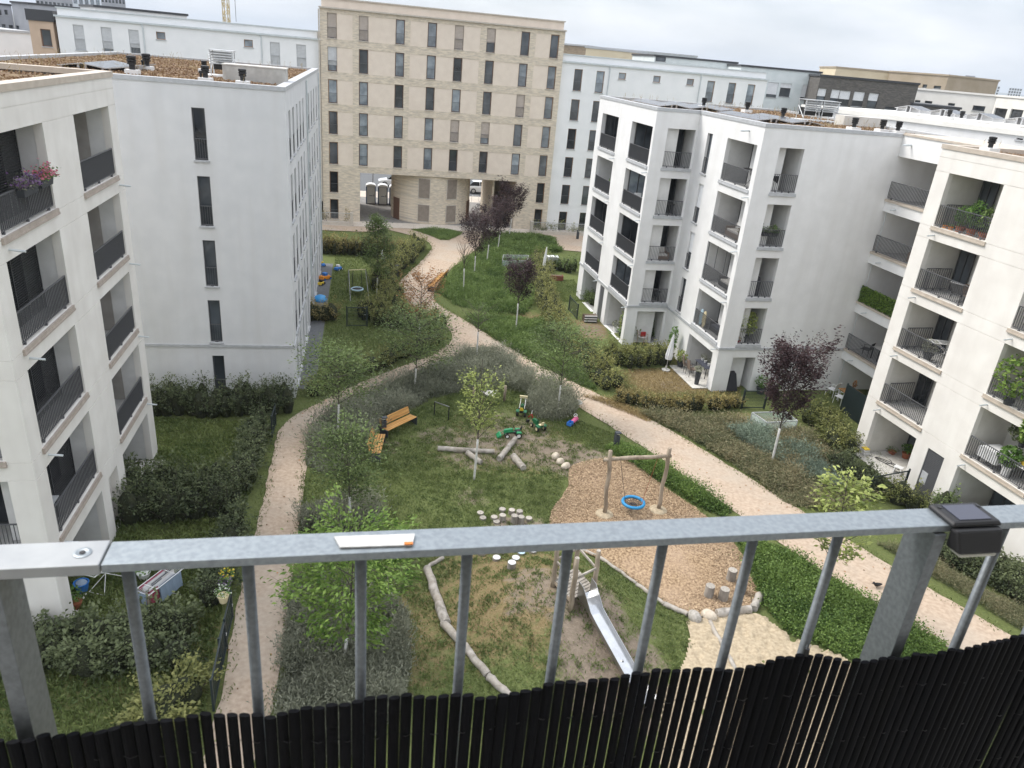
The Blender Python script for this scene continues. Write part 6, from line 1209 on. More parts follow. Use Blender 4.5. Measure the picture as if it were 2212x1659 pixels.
def sofa(label, p, rz, L_=1.6, cm='cushion', fm='wicker'):
    o = thing('sofa', label, 'sofa', p, rz); mb = MB(); mb.box(-L_/2,L_/2,-.38,.38,.05,.3); mb.box(-L_/2,L_/2,.3,.38,.3,.7); mb.box(-L_/2,-L_/2+.1,-.38,.3,.3,.55); mb.box(L_/2-.1,L_/2,-.38,.3,.3,.55); mb.build('frame', fm, o)
    for s in (-1, 1):
        mb = MB(); x0, x1 = sorted((s*.01, s*(L_/2-.11))); mb.box(x0,x1,-.37,.16,.302,.43); mb.build('seat_cushion', cm, o, bevel=.03); mb = MB(); mb.hexa([(x0,.14,.431),(x1,.14,.431),(x1,.29,.431),(x0,.29,.431),(x0,.19,.78),(x1,.19,.78),(x1,.298,.78),(x0,.298,.78)]); mb.build('back_cushion', cm, o, bevel=.03)
    return o
def lounger(label, p, rz, cm='cushion'):
    o = thing('sun_lounger', label, 'lounger', p, rz)
    for s in (-1, 1):
        mb = MB(); mb.tube([(s*.3,-.9,.3),(s*.3,.25,.32),(s*.3,.75,.85)], .02, 6); mb.tube([(s*.3,-.7,.3),(s*.3,-.75,0)], .018, 6); mb.tube([(s*.3,.2,.31),(s*.3,.35,0)], .018, 6); mb.build('frame_side', 'black_metal', o)
    mb = MB(); mb.hexa([(-.28,-.9,.325),(.28,-.9,.325),(.28,.25,.345),(-.28,.25,.345),(-.28,-.9,.37),(.28,-.9,.37),(.28,.24,.39),(-.28,.24,.39)]); mb.build('seat_pad', cm, o); mb = MB(); mb.hexa([(-.28,.26,.34),(.28,.26,.34),(.28,.76,.86),(-.28,.76,.86),(-.28,.23,.385),(.28,.23,.385),(.28,.73,.90),(-.28,.73,.90)]); mb.build('back_pad', cm, o)
def WP(b, f, u, d, z):
    q = f.P(u, d, z); a = b.rotation_euler.z; return Vector((b.location.x+math.cos(a)*q[0]-math.sin(a)*q[1], b.location.y+math.sin(a)*q[0]+math.cos(a)*q[1], q[2]))
def WR(b, f): return b.rotation_euler.z+math.atan2(f.d[1], f.d[0])
# things on the balconies and terraces
def flower_box(label, p, rz, L_, fl, lm='leaf_pot'):
    o = thing('flower_box', label, 'flower box', p, rz); mb = MB(); mb.hexa([(-L_/2,-.08,0),(L_/2,-.08,0),(L_/2,.08,0),(-L_/2,.08,0),(-L_/2-.02,-.11,.2),(L_/2+.02,-.11,.2),(L_/2+.02,.11,.2),(-L_/2-.02,.11,.2)]); mb.build('planter', 'slate_pot', o)
    n = int(L_*420); C = np.stack([rng.uniform(-L_/2-.1,L_/2+.1,n), rng.normal(-.02,.13,n), .2+np.abs(rng.normal(.08,.12,n))], 1); leaf_object('foliage', C, .07, lm, o); C2 = C[rng.random(n) < .55]+np.array([0,-.02,.05]); leaf_object('blossom', C2, .075, fl, o, ratio=.95)
flower_box('window box of pink petunias on the dark railing', WP(bA, fA, 3.7, -.05, zsA[0]+.75), WR(bA, fA), .8, 'bloom_pink'); flower_box('window box of faded purple flowers on the dark railing', WP(bA, fA, 2.55, -.05, zsA[0]+.72), WR(bA, fA), .9, 'bloom_purple', 'leaf_grey')
table('small grey table on the third balcony of the left cream block', WP(bA, fA, 7.7, .9, zsA[3]-.06), WR(bA, fA), .8, .6); table('pale table on the lowest screened balcony of the left cream block', WP(bA, fA, 1.6, .6, zsA[3]-.06), WR(bA, fA), .7, .55, top='grey_trim')
pot_plant('leafy pot plants behind the dark railing of the left cream block', WP(bA, fA, 8.3, 1.1, zsA[3]-.06), .2, .35, .7, 'slate_pot', 'leaf_grey')
# white stepped block
g = WR(bF, fFg); f1r = WR(bF, fF1)
lounger('black reclining lounger on the top plain-face balcony', WP(bF, fFg, 1.55, .9, ZS[0]-.06), g+R(150), 'rope_dark')
o = thing('curtain', 'pale sheer curtain hanging beside the top plain-face balcony door', 'curtain', WP(bF, fFg, 1.30, .75, ZS[0]-.06), g); mb = MB(); n = 20
for i in range(n): mb.quad((-.12+.05*math.sin(i*1.6)*.4, i*.03, .02), (-.12+.05*math.sin((i+1)*1.6)*.4, (i+1)*.03, .02), (-.1+.05*math.sin((i+1)*1.6)*.4, (i+1)*.03, 2.25), (-.1+.05*math.sin(i*1.6)*.4, i*.03, 2.25))
mb.build('fabric', 'cloth_white', o)
pot_plant('small bright conifer in a black box on a plain-face balcony rail', WP(bF, fFg, 1.95, .22, ZS[1]+.55), .12, .2, .5, 'slate_pot', 'leaf_bright', n=160, leaf=.06, spread=.8); flower_box('black box planter behind the rail of a plain-face balcony', WP(bF, fFg, 1.75, .3, ZS[1]+.55), g, .9, 'leaf_grey')
chair('folding chair on the second plain-face balcony', WP(bF, fFg, 1.55, 1.0, ZS[1]-.06), g+R(120))
o = thing('covered_grill', 'black covered grill on the third plain-face balcony', 'grill', WP(bF, fFg, 1.6, .75, ZS[2]-.06), g); mb = MB(); mb.hexa([(-.42,-.3,.02),(.42,-.3,.02),(.42,.3,.02),(-.42,.3,.02),(-.4,-.28,.85),(.4,-.28,.85),(.4,.28,.85),(-.4,.28,.85)]); mb.hexa([(-.4,-.28,.851),(.4,-.28,.851),(.4,.28,.851),(-.4,.28,.851),(-.33,-.2,1.15),(.33,-.2,1.15),(.33,.2,1.15),(-.33,.2,1.15)]); mb.build('cover', 'rope_dark', o, bevel=.04)
pot_plant('large feathery plant spilling over the lowest plain-face balcony', WP(bF, fFg, 1.75, .6, ZS[3]-.06), .22, .4, 1.6, 'slate_pot', 'leaf_young', n=700, leaf=.13, spread=2.1); pot_plant('small red-flowered pot on the lowest plain-face balcony', WP(bF, fFg, 1.3, .35, ZS[3]-.06), .12, .2, .2, 'toy_red', n=60, leaf=.06, flower='bloom_orange')
o = thing('covered_grill', 'black cloth-covered grill in the ground floor recess by the plain face', 'grill', WP(bF, fFg, 1.35, .3, .02), g); mb = MB(); mb.hexa([(-.35,-.4,0),(.35,-.4,0),(.4,.4,0),(-.4,.4,0),(-.2,-.15,1.05),(.2,-.15,1.05),(.22,.2,1.1),(-.2,.2,1.1)]); mb.build('cover', 'rope_dark', o, bevel=.05)
o = thing('ironing_board', 'dark folded table leaning on the top corner balcony', 'board', WP(bF, fF1, YS-1.6, .7, ZS[0]-.06), f1r); mb = MB(); mb.box(-.65,.65,-.2,.2,.93,.97); mb.build('top', 'black_plastic', o)
for s in (-1, 1):
    mb = MB(); mb.tube([(-.4*s,-.12,0),(.4*s,.12,.93)], .018, 6); mb.build('leg', 'black_metal', o)
sofa('light cushioned wicker sofa on the second corner balcony', WP(bF, fF1, YS-2.2, .95, ZS[1]-.06), f1r); pot_plant('dried flowers on the second corner balcony', WP(bF, fF1, YS-1.0, .5, ZS[1]-.06), .16, .5, .45, 'wicker', 'leaf_straw', n=120)
sofa('cushioned sofa behind the glazed third corner balcony', WP(bF, fF1, YS-1.8, .95, ZS[2]-.06), f1r, fm='black_metal')
mb = MB()
for u in (YS-3.7, YS-2.6, YS-1.5, YS-.46): fF1.box(mb, u, u+.035, .08, .115, ZS[2]+.95, ZT[2])
gl = mb.build('glazing_bars', 'railing_grey', bF)
sofa('dark grey sofa on the lowest corner balcony', WP(bF, fF1, YS-1.7, .95, ZS[3]-.06), f1r, 1.9, 'cloth_dark', 'black_metal')
for i, (m_, lb) in enumerate((('paint_blue', 'pale blue oval board behind the rail of the lowest corner balcony'), ('toy_cream', 'cream oval board behind the rail of the lowest corner balcony'))):
    o = thing('paddle_board', lb, 'board', WP(bF, fF1, YS-3.35+i*.42, .28, ZS[3]-.06), f1r); mb = MB(); nn = 20; mb.poly([(math.cos(2*math.pi*k/nn)*.2, 0, .55+math.sin(2*math.pi*k/nn)*.52) for k in range(nn)]); q = mb.build('board', m_, o); sm = q.modifiers.new('s','SOLIDIFY'); sm.thickness = .05
fsr = WR(bF, fFs)
sofa('white cushioned garden sofa on the third step-face balcony', WP(bF, fFs, 1.7, .7, ZS[2]-.06), fsr, 1.5, 'cushion', 'wicker'); table('dark table on the second step-face balcony', WP(bF, fFs, 1.7, .7, ZS[1]-.06), fsr, 1.2, .7, top='black_plastic'); table('dark table on the lowest step-face balcony', WP(bF, fFs, 1.9, .6, ZS[3]-.06), fsr, .8, .6, top='black_plastic'); chair('dark chair on the lowest step-face balcony', WP(bF, fFs, 1.2, .7, ZS[3]-.06), fsr+R(90))
chair('wooden armchair with a red cushion in the ground floor recess of the step face', WP(bF, fFs, 1.5, .2, .03), fsr+R(40), 'chair_wood', 'cushion'); o = thing('cushion', 'red cushion on the wooden armchair of the step face', 'cushion', WP(bF, fFs, 1.5, .22, .52), fsr); mb = MB(); mb.box(-.18,.18,-.06,.06,.0,.32); mb.build('pad', 'toy_red', o, bevel=.04)
f2r = WR(bF, fF2)
table('white table on the second outer-face balcony', WP(bF, fF2, YE-9.2, .8, ZS[1]-.06), f2r, 1.2, .7, top='white_paint'); chair('white chair on the second outer-face balcony', WP(bF, fF2, YE-10.3, .8, ZS[1]-.06), f2r+R(90), 'white_paint', 'white_paint'); pot_plant('green pot plant on the far second outer-face balcony', WP(bF, fF2, YE-15.4, .5, ZS[1]-.06), .15, .4, .6, 'slate_pot'); chair('white chair on the far third outer-face balcony', WP(bF, fF2, YE-14.8, .7, ZS[2]-.06), f2r+R(60), 'white_paint', 'cushion'); table('white cabinet table on the lowest outer-face balcony', WP(bF, fF2, YE-8.5, .5, ZS[3]-.06), f2r, .5, .4, .9, top='white_paint', m='white_paint'); chair('dark chair on the third outer-face balcony', WP(bF, fF2, YE-9.5, .9, ZS[2]-.06), f2r)
# terraces of the white stepped block
for k, (u_, l_) in enumerate(((YS-2.9, 'brown garden chair nearest the parasol side of the covered terrace'), (YS-2.2, 'brown garden chair beside its twin on the covered terrace'))): chair(l_, WP(bF, fF1, u_, -.25, .05), f1r+R(170+10*k), 'rope_dark', 'wicker', high=1.05)
table('dark dining table on the covered terrace by the parasol', WP(bF, fF1, YS-2.3, .7, .05), f1r, 1.5, .8, top='cloth_dark')
for i, (u_, l_) in enumerate(((YS-2.9, 'white cup-shaped pot plant at the near end of the dining table'), (YS-2.5, 'white pot plant next along the dining table'), (YS-2.0, 'grey-leaved pot plant at the far end of the dining table'))): pot_plant(l_, WP(bF, fF1, u_, .7, .79), .09, .14, .35, 'white_plastic', 'leaf_grey', n=50, leaf=.08)
pot_plant('leafy yellowish plant in a black pot by the parasol terrace', WP(bF, fF1, YS-3.6, -.35, .05), .22, .35, .8, 'slate_pot', 'leaf_young', n=220, leaf=.14); pot_plant('tall climbing plant in a square black pot by the parasol', WP(bF, fF1, YS-4.9, -.5, .05), .22, .4, 1.9, 'slate_pot', 'leaf_pot', n=420, leaf=.15, spread=1.0); pot_plant('tall slim dark planter with a small shrub at the terrace corner', WP(bF, fF1, YS-.9, -.5, .05), .17, .8, .4, 'slate_pot', 'leaf_grey', n=120)
pot_plant('green hydrangea with white heads in a grey tub by the plain face', WP(bF, fFg, 3.0, -.4, 0), .25, .4, .8, 'slate_pot', 'leaf_pot', n=240, leaf=.14, flower='bloom_white'); pot_plant('grey tub with a low shrub by the mesh gate and plain face', WP(bF, fFg, 3.7, -.7, 0), .25, .4, .5, 'slate_pot', 'leaf_airy', n=180)
# stone slabs of the terraces
def slabs(b, f, us, ds, z, s=.5, m='terrace_tile', host=None):
    me = None
    for u in us:
        for d in ds:
            if me is None: mb = MB(); mb.box(-s/2+.006, s/2-.006, -s/2+.006, s/2-.006, -.04, 0); o = mb.build('tile', m, b); me = o.data
            else: o = bpy.data.objects.new('tile', me); col.objects.link(o); o.parent = b
            q = f.P(u, d, z+random.uniform(-.003,.003)); o.location = q; o.rotation_euler = (0,0,math.atan2(f.d[1], f.d[0]))
slabs(bR, fR, [1.05+i*.5 for i in range(6)], [-.35+j*.5 for j in range(6)], .07); slabs(bF, fF1, [YS-3.6+i*.5 for i in range(7)], [-.75,-.25,.25,.75,1.25], .07); slabs(bA, fA, [7.1+i*.5 for i in range(7)], [-.25,.25,.75,1.25,1.75], .07)
r_ = WR(bR, fR)
o = thing('step_stool', 'white plastic step stool on the terrace slabs', 'stool', WP(bR, fR, 2.9, .35, .075), r_+R(30)); mb = MB(); mb.hexa([(-.2,-.15,.0),(-.14,-.15,.0),(-.14,.15,.0),(-.2,.15,.0),(-.17,-.12,.3),(-.12,-.12,.3),(-.12,.12,.3),(-.17,.12,.3)]); mb.hexa([(.14,-.15,.0),(.2,-.15,.0),(.2,.15,.0),(.14,.15,.0),(.12,-.12,.3),(.17,-.12,.3),(.17,.12,.3),(.12,.12,.3)]); mb.box(-.2,.2,-.15,.15,.3005,.34); mb.build('stool_body', 'white_plastic', o, bevel=.01)
o = thing('sack_pile', 'small pile of white and yellow bags at the terrace edge', 'bags', WP(bR, fR, 1.0, -.1, .075), r_)
for i in range(5): mb = MB(); mb.box(-.22+.02*i,.22-.01*i,-.15,.15,i*.075,i*.075+.068); mb.build('bag', ('cushion','toy_white','cushion','toy_white','toy_yellow')[i], o, bevel=.025)
o = thing('garden_hose', 'dark garden hose lying in loops on the terrace slabs', 'hose', WP(bR, fR, 1.7, .55, .09), r_); mb = MB(); mb.tube([(.5*math.sin(i*.35)*(.6+.02*i)+.01*i, .32*math.cos(i*.29), .01) for i in range(40)], .014, 6); mb.build('hose', 'black_plastic', o)
pot_plant('terracotta pot with a leafy geranium inside the terrace', WP(bR, fR, 1.6, 1.9, .075), .2, .3, .5, n=160, leaf=.12); pot_plant('small terracotta bowl beside the geranium on the terrace', WP(bR, fR, 1.1, 1.5, .075), .2, .15, .2, n=80, leaf=.07)
# cream block balconies
zsR = [11.64, 8.75, 5.85, 2.98]
for i, (u_, h_, l_) in enumerate(((1.9,.9,'tomato plants behind the top balcony rail'),(2.5,1.3,'tall leafy plants behind the top balcony rail'),(3.15,1.15,'tall grassy plants at the end of the top balcony rail'))): pot_plant(l_, WP(bR, fR, u_, .4, zsR[0]-.06), .2, .3, h_, 'terracotta', 'leaf_pot' if i < 2 else 'leaf_meadow', n=320, leaf=.12, spread=1.4)
for i, u_ in enumerate((1.15, 1.5)): pot_plant('small orange pot behind the top balcony rail', WP(bR, fR, u_, .3, zsR[0]-.06), .1, .18, .12, 'toy_orange', n=20, leaf=.05, group='orange pots on the top balcony')
chair('dark green folding chair on the top cream balcony', WP(bR, fR, 2.3, 1.1, zsR[0]-.06), r_+R(150), 'black_metal', 'fence_green', high=1.0)
lounger('grey folding sun lounger on the second cream balcony', WP(bR, fR, 2.5, 1.0, zsR[1]-.06), r_+R(200), 'railing_grey'); chair('dark wicker stool chair on the second cream balcony', WP(bR, fR, 3.3, .7, zsR[1]-.06), r_+R(90), 'black_metal', 'wicker')
chair('orange-brown wooden chair on the third cream balcony', WP(bR, fR, 3.1, 1.2, zsR[2]-.06), r_+R(140), 'aluminium', 'chair_wood', high=.95); rack('white folded drying rack on the third cream balcony', WP(bR, fR, 2.6, 1.1, zsR[2]-.06), r_+R(70), []); pot_plant('dark shrub in a black tub on the third cream balcony', WP(bR, fR, 2.4, .4, zsR[2]-.06), .22, .35, .7, 'slate_pot', 'leaf_grey', n=160)
pot_plant('climbing squash plant draped over the cream block railing', WP(bR, fR, 7.2, .1, zsR[2]-.06), .2, .3, 1.9, 'slate_pot', 'leaf_bright', n=420, leaf=.2, spread=3.0); pot_plant('trailing leaves hanging from the squash balcony', WP(bR, fR, 8.5, -.12, zsR[2]-1.2), .05, .1, 1.6, 'slate_pot', 'leaf_bright', n=160, leaf=.18, spread=3.0)
table('long table under a white cloth on the lowest cream balcony', WP(bR, fR, 7.1, .7, zsR[3]-.06), r_+R(90), 1.0, .9, cloth='cloth_white'); table('white table on the lowest cream balcony beside the palm', WP(bR, fR, 8.7, .8, zsR[3]-.06), r_, 1.3, .8, top='white_paint'); pot_plant('drooping palm in a white pot on the lowest cream balcony', WP(bR, fR, 7.9, .5, zsR[3]-.06), .22, .45, .9, 'white_plastic', 'leaf_pot', n=260, leaf=.22, spread=1.6); pot_plant('hanging dark fern over the lowest cream balcony', WP(bR, fR, 7.8, .9, zsR[3]+1.2), .14, .2, .8, 'slate_pot', 'leaf_hedge', n=420, leaf=.16, spread=3.4)
o = thing('watering_can', 'small yellow watering can on the white balcony table', 'watering can', WP(bR, fR, 8.4, .6, zsR[3]+.68), r_); mb = MB(); mb.lathe([(.08,0),(.09,.16),(.07,.18)], n=14); mb.build('can', 'toy_yellow', o); mb = MB(); mb.tube([(.07,0,.04),(.22,0,.2)], .015, 6); mb.build('spout', 'toy_yellow', o); mb = MB(); mb.tube([(-.08,0,.05),(-.16,0,.12),(-.07,0,.17)], .012, 6); mb.build('handle', 'toy_yellow', o)
o = thing('storage_box', 'black storage box with a pale green cloth beneath the cream block', 'box', WP(bR, fR, 7.4, .6, .08), r_); mb = MB(); mb.box(-.6,.6,-.3,.3,0,.75); mb.build('box', 'black_plastic', o); mb = MB(); mb.hexa([(-.5,-.34,.75),(.4,-.34,.75),(.4,.3,.752),(-.5,.3,.752),(-.45,-.25,.85),(.35,-.25,.82),(.35,.25,.85),(-.45,.25,.83)]); mb.build('cloth', 'paint_blue', o, bevel=.04)
# linking balconies
br_ = R(14.2)
def LB(x, y, z): return Vector((pF.x+math.cos(br_)*x-math.sin(br_)*y, pF.y+math.sin(br_)*x+math.cos(br_)*y, z))
o = thing('leaf_screen', 'green artificial leaf screen tied to the balcony railing', 'privacy screen', LB(X0, 0, 5.7), br_); mb = MB(); mb.box(.0,.02,-3.4,-.1,.06,.95); mb.build('backing', 'fence_green', o); n = 2600; C = np.stack([rng.normal(-.03,.015,n), rng.uniform(-3.4,-.1,n), rng.uniform(.04,.98,n)], 1); leaf_object('leaves', C, .10, 'leaf_bright', o, flat=.1, ratio=.7)
sofa('wicker armchair with pale cushions on the second linking balcony', LB(X0+1.2, -2.4, 8.57), br_+R(-60), 1.1); table('pale table on the lowest linking balcony', LB(X0+1.2, -1.8, 2.7), br_, 1.1, .7, top='cushion'); 
for i, (x, y, l_) in enumerate(((X0+.9,-2.8,'dark wire chair at the white-shirt end of the lowest linking balcony'),(X0+.55,-1.2,'dark wire chair against the rail of the lowest linking balcony'))): chair(l_, LB(x, y, 2.7), br_+R(90+i*120), 'black_metal', 'rope_dark')
chair('colourful folding chair behind the leaf screen', LB(X0+.9, -3.0, 5.64), br_+R(60), 'black_metal', 'cloth_blue', high=1.1)
for (q, l_) in (((1795,855),'white garden chair nearest the plain face under the linking balconies'),((1812,872),'white garden chair beside its twin under the linking balconies')): chair(l_, G(*q), br_+R(200), 'white_paint', 'white_paint', high=.95)
table('wooden garden table under the linking balconies', G(1830,868), br_, 1.1, .8, top='chair_wood', m='white_paint'); pot_plant('orange potted tree on the wooden garden table', Vector((*G(1836,866)[:2], .73)), .08, .1, .5, 'slate_pot', 'leaf_red', n=90, leaf=.1)
o = thing('screen_fence', 'dark slatted screen fence at the corner of the cream block', 'fence', G(1852,915), R(105))
for i in range(14): mb = MB(); mb.box(i*.11, i*.11+.095, -.012, .012, .03, 1.7); mb.build('slat', 'fence_green', o)
for x in (-.06, 1.56): mb = MB(); mb.box(x-.04, x+.03, -.03, .03, 0, 1.75); mb.build('post', 'fence_green', o)
# far gardens
o = thing('raised_planter', 'low red-brown timber planter by the far garden lawn', 'planter', G(1177,606), R(8))
for i in range(3): mb = MB(); mb.box(0,1.55,-.02,.02,.02+i*.15,.15+i*.15); mb.build('board', 'planter_red', o)

for x in (0, 1.51): mb = MB(); mb.box(x,x+.04,.021,.6,.02,.45); mb.build('side_panel', 'planter_red', o)
mb = MB(); mb.box(.04,1.5,.03,.6,.02,.4); mb.build('soil', 'soil', o)
o = thing('raised_bed', 'raised garden bed of black and white striped boards', 'planter', G(1262,697), R(12))
for i in range(6): mb = MB(); mb.box(0,.9,-.02,.02,i*.09,i*.09+.085); mb.build('board', 'white_paint' if i % 2 else 'black_plastic', o); mb = MB(); mb.box(.92,.95,-.02,.7,i*.09,i*.09+.085); mb.build('board', 'wood_grey' , o)
mb = MB(); mb.box(.02,.9,.03,.7,0,.45); mb.build('soil', 'soil', o)
o = thing('furled_parasol', 'furled white parasol standing behind the timber planter', 'parasol', G(1172,592)); mb = MB(); mb.tube([(0,0,0),(.15,.05,2.4)], .03, 8); mb.build('pole', 'aluminium', o); mb = MB(); mb.tube([(.04,.013,.6),(.08,.027,1.4),(.14,.045,2.35)], [.13,.12,.05], 10); mb.build('canopy', 'cloth_white', o)
o = thing('garden_shed_box', 'pale grey garden cabinet behind the furled parasol', 'cabinet', G(1182,582), R(10)); mb = MB(); mb.box(0,.9,0,.6,0,1.1); mb.build('cabinet', 'grey_trim', o); mb = MB(); mb.box(-.04,.94,-.04,.64,1.1,1.15); mb.build('lid', 'blind_white', o)
pot_plant('leafy pot plant in a white frame box on the outer terrace', G(1318,690), .25, .4, 1.2, 'white_plastic', 'leaf_airy', n=260, leaf=.14); pot_plant('white pots and plants at the outer terrace edge', G(1330,715), .22, .3, .5, 'white_plastic', 'leaf_grey', n=160); pot_plant('tall leafy plant climbing by the outer terrace pillar', G(1340,725), .15, .3, 1.6, 'slate_pot', 'leaf_young', n=220)
# toys along the long white wall
def toy_heap(label, px, m1, m2, s=.35):
    o = thing('toy_vehicle', label, 'toy', G(*px), random.uniform(0,3)); mb = MB(); mb.hexa([(-s,-s*.5,.1),(s,-s*.5,.1),(s,s*.5,.1),(-s,s*.5,.1),(-s*.9,-s*.45,.1+s*.5),(s*.5,-s*.45,.1+s*.5),(s*.5,s*.45,.1+s*.5),(-s*.9,s*.45,.1+s*.5)]); mb.build('body', m1, o, bevel=.03); mb = MB(); mb.box(-s*.4,s*.2,-s*.35,s*.35,.1+s*.5,.1+s*.95); mb.build('cab', m2, o, bevel=.03)
    for x in (-s*.6, s*.6):
        for y in (-s*.5, s*.5): wheel(o, (x,y,.11), .11, .07, m2, 10)
toy_heap('orange and blue toy truck by the long white wall', (703,604), 'toy_orange', 'toy_blue', .5); toy_heap('yellow toy digger by the long white wall', (694,616), 'toy_yellow', 'black_plastic', .35); toy_heap('blue ride-on toy by the long white wall', (695,575), 'toy_blue', 'toy_yellow', .35); toy_heap('blue and white toy lying on the swing lawn', (731,584), 'toy_blue', 'toy_white', .4)
o = thing('play_dome', 'sky blue round paddling shell lying by the long white wall', 'toy', G(692,650)); mb = MB(); mb.lathe([(.5,0),(.48,.18),(.38,.34),(.2,.42),(.03,.44)], n=18); mb.build('shell', 'toy_sky', o, smooth=True)
o_bird = thing('crow', 'black crow walking on the gravel path by the railing post', 'bird', G(1892,1270), R(200))
b = bmesh.new(); bmesh.ops.create_icosphere(b, subdivisions=3, radius=1)
for v in b.verts:
    x, y, z = v.co; t = max(0, -x); v.co = Vector((x*.17-(.1*t*t), y*.075*(1-.5*max(0,x)-.35*t), .16+z*.075+(.10*max(0,x-.35)**1.0)-.03*t))
me = bpy.data.meshes.new('body'); b.to_mesh(me); b.free(); me.materials.append(MT('rubber')); me.polygons.foreach_set('use_smooth', [True]*len(me.polygons)); q = bpy.data.objects.new('body', me); col.objects.link(q); q.parent = o_bird
mb = MB(); mb.lathe([(.01,-.05),(.04,-.03),(.05,0),(.04,.035),(.01,.05)], (.18,0,.26), 12); mb.build('head', 'rubber', o_bird, smooth=True); mb = MB(); mb.tube([(.22,0,.26),(.29,0,.245)], [.016,.003], 6); mb.build('beak', 'rubber', o_bird)
for s in (-1, 1): mb = MB(); mb.tube([(.0,s*.03,.12),(.01,s*.03,.0),(.05,s*.03,.0)], .007, 5); mb.build('leg', 'rubber', o_bird)
# ================================================================== roofs
def roof_pts(b, x0, x1, y0, y1, n):
    return np.stack([rng.uniform(x0, x1, n), rng.uniform(y0, y1, n)], 1)
def sedum(b, rects, z, n_m2=55, seed=0):
    """dry succulents and straw on a green roof"""
    C = []; T = []; S = []
    for (x0, x1, y0, y1) in rects:
        n = int((x1-x0)*(y1-y0)*n_m2*2.4); P = roof_pts(b, x0, x1, y0, y1, n); lm = lump(P[:, 0], P[:, 1], 0, .9, seed); k = lm+rng.normal(0, .3, n) > -.35; P = P[k]; lm = lm[k]
        C.append(np.stack([P[:, 0], P[:, 1], z+rng.uniform(.01, .08, len(P))], 1)); T.append(np.clip(.4+.35*lm+rng.normal(0, .25, len(P)), 0, 1))
    C = np.concatenate(C); T = np.concatenate(T); o = leaf_object('sedum_planting', C, .10, 'sedum_leaf', b, T, flat=.5, ratio=.6); o['kind'] = 'stuff'
    C = []; D_ = []
    for (x0, x1, y0, y1) in rects:
        n = int((x1-x0)*(y1-y0)*1.6); P = roof_pts(b, x0, x1, y0, y1, n); P = P[lump(P[:, 0], P[:, 1], 0, .5, seed+9) > .1]
        for j in range(5): C.append(np.stack([P[:, 0]+rng.normal(0, .03, len(P)), P[:, 1]+rng.normal(0, .03, len(P)), z+.08+.1*j+0*P[:, 0]], 1)); D_.append(np.stack([rng.normal(0,.2,len(P)), rng.normal(0,.2,len(P)), np.ones(len(P))], 1))
    o = leaf_object('dry_stalks', np.concatenate(C), .18, 'leaf_straw', b, ratio=.10, flat=.1, dirs=np.concatenate(D_)); o['kind'] = 'stuff'
def vent(b, x, y, z, lab, s=1., twin=False):
    p = Vector((x, y, 0)); a = b.rotation_euler.z; w = Vector((b.location.x+math.cos(a)*x-math.sin(a)*y, b.location.y+math.sin(a)*x+math.cos(a)*y, z)); o = thing('roof_vent', lab, 'vent', w, a, 'black vent pipes on the roofs')
    mb = MB(); mb.box(-.28,.28,-.28,.28,-.02,.22); mb.build('curb', 'white_paint', o)
    mb = MB(); mb.lathe([(.10*s,0),(.10*s,.16*s),(.15*s,.17*s),(.15*s,.24*s),(.12*s,.25*s),(.16*s,.27*s),(.16*s,.33*s),(.12*s,.34*s),(.16*s,.36*s),(.16*s,.44*s),(.06*s,.46*s)], (0,0,.22), 16); mb.build('cowl', 'black_plastic', o)
    if twin: mb = MB(); mb.lathe([(.05,0),(.05,.16),(.08,.17),(.08,.26),(.02,.28)], (-.2,.02,.22), 12); mb.build('small_cowl', 'black_plastic', o)
def solar_row(b, x0, y0, nx, ny, z, lab='', tilt=.12, sx=1.02, sy=1.68, m='solar'):
    """panels bolted to the roof: parts of the building"""
    for i in range(nx):
        za, zb = (.10, .10+sx*tilt*1.2) if i % 2 == 0 else (.10+sx*tilt*1.2, .10); k = lambda q: za+.036+(zb-za)*q/sx; e = .02
        mb = MB(); mb.hexa([(0,0,za),(sx,0,zb),(sx,sy,zb),(0,sy,za),(0,0,za+.035),(sx,0,zb+.035),(sx,sy,zb+.035),(0,sy,za+.035)]); mb.box(.1,.2,.1,sy-.1,-.1,za); mb.box(sx-.2,sx-.1,.1,sy-.1,-.1,zb); o = mb.build('solar_panel', 'aluminium', b)
        mb = MB(); mb.hexa([(e,e,k(e)),(sx-e,e,k(sx-e)),(sx-e,sy-e,k(sx-e)),(e,sy-e,k(e)),(e,e,k(e)+.003),(sx-e,e,k(sx-e)+.003),(sx-e,sy-e,k(sx-e)+.003),(e,sy-e,k(e)+.003)]); c = mb.build('cells', m, o)
        for j in range(ny):
            if j: o = o.copy(); col.objects.link(o); o.parent = b; c = c.copy(); col.objects.link(c); c.parent = o
            o.location = (x0+i*(sx+.02), y0+j*(sy+.02), z)
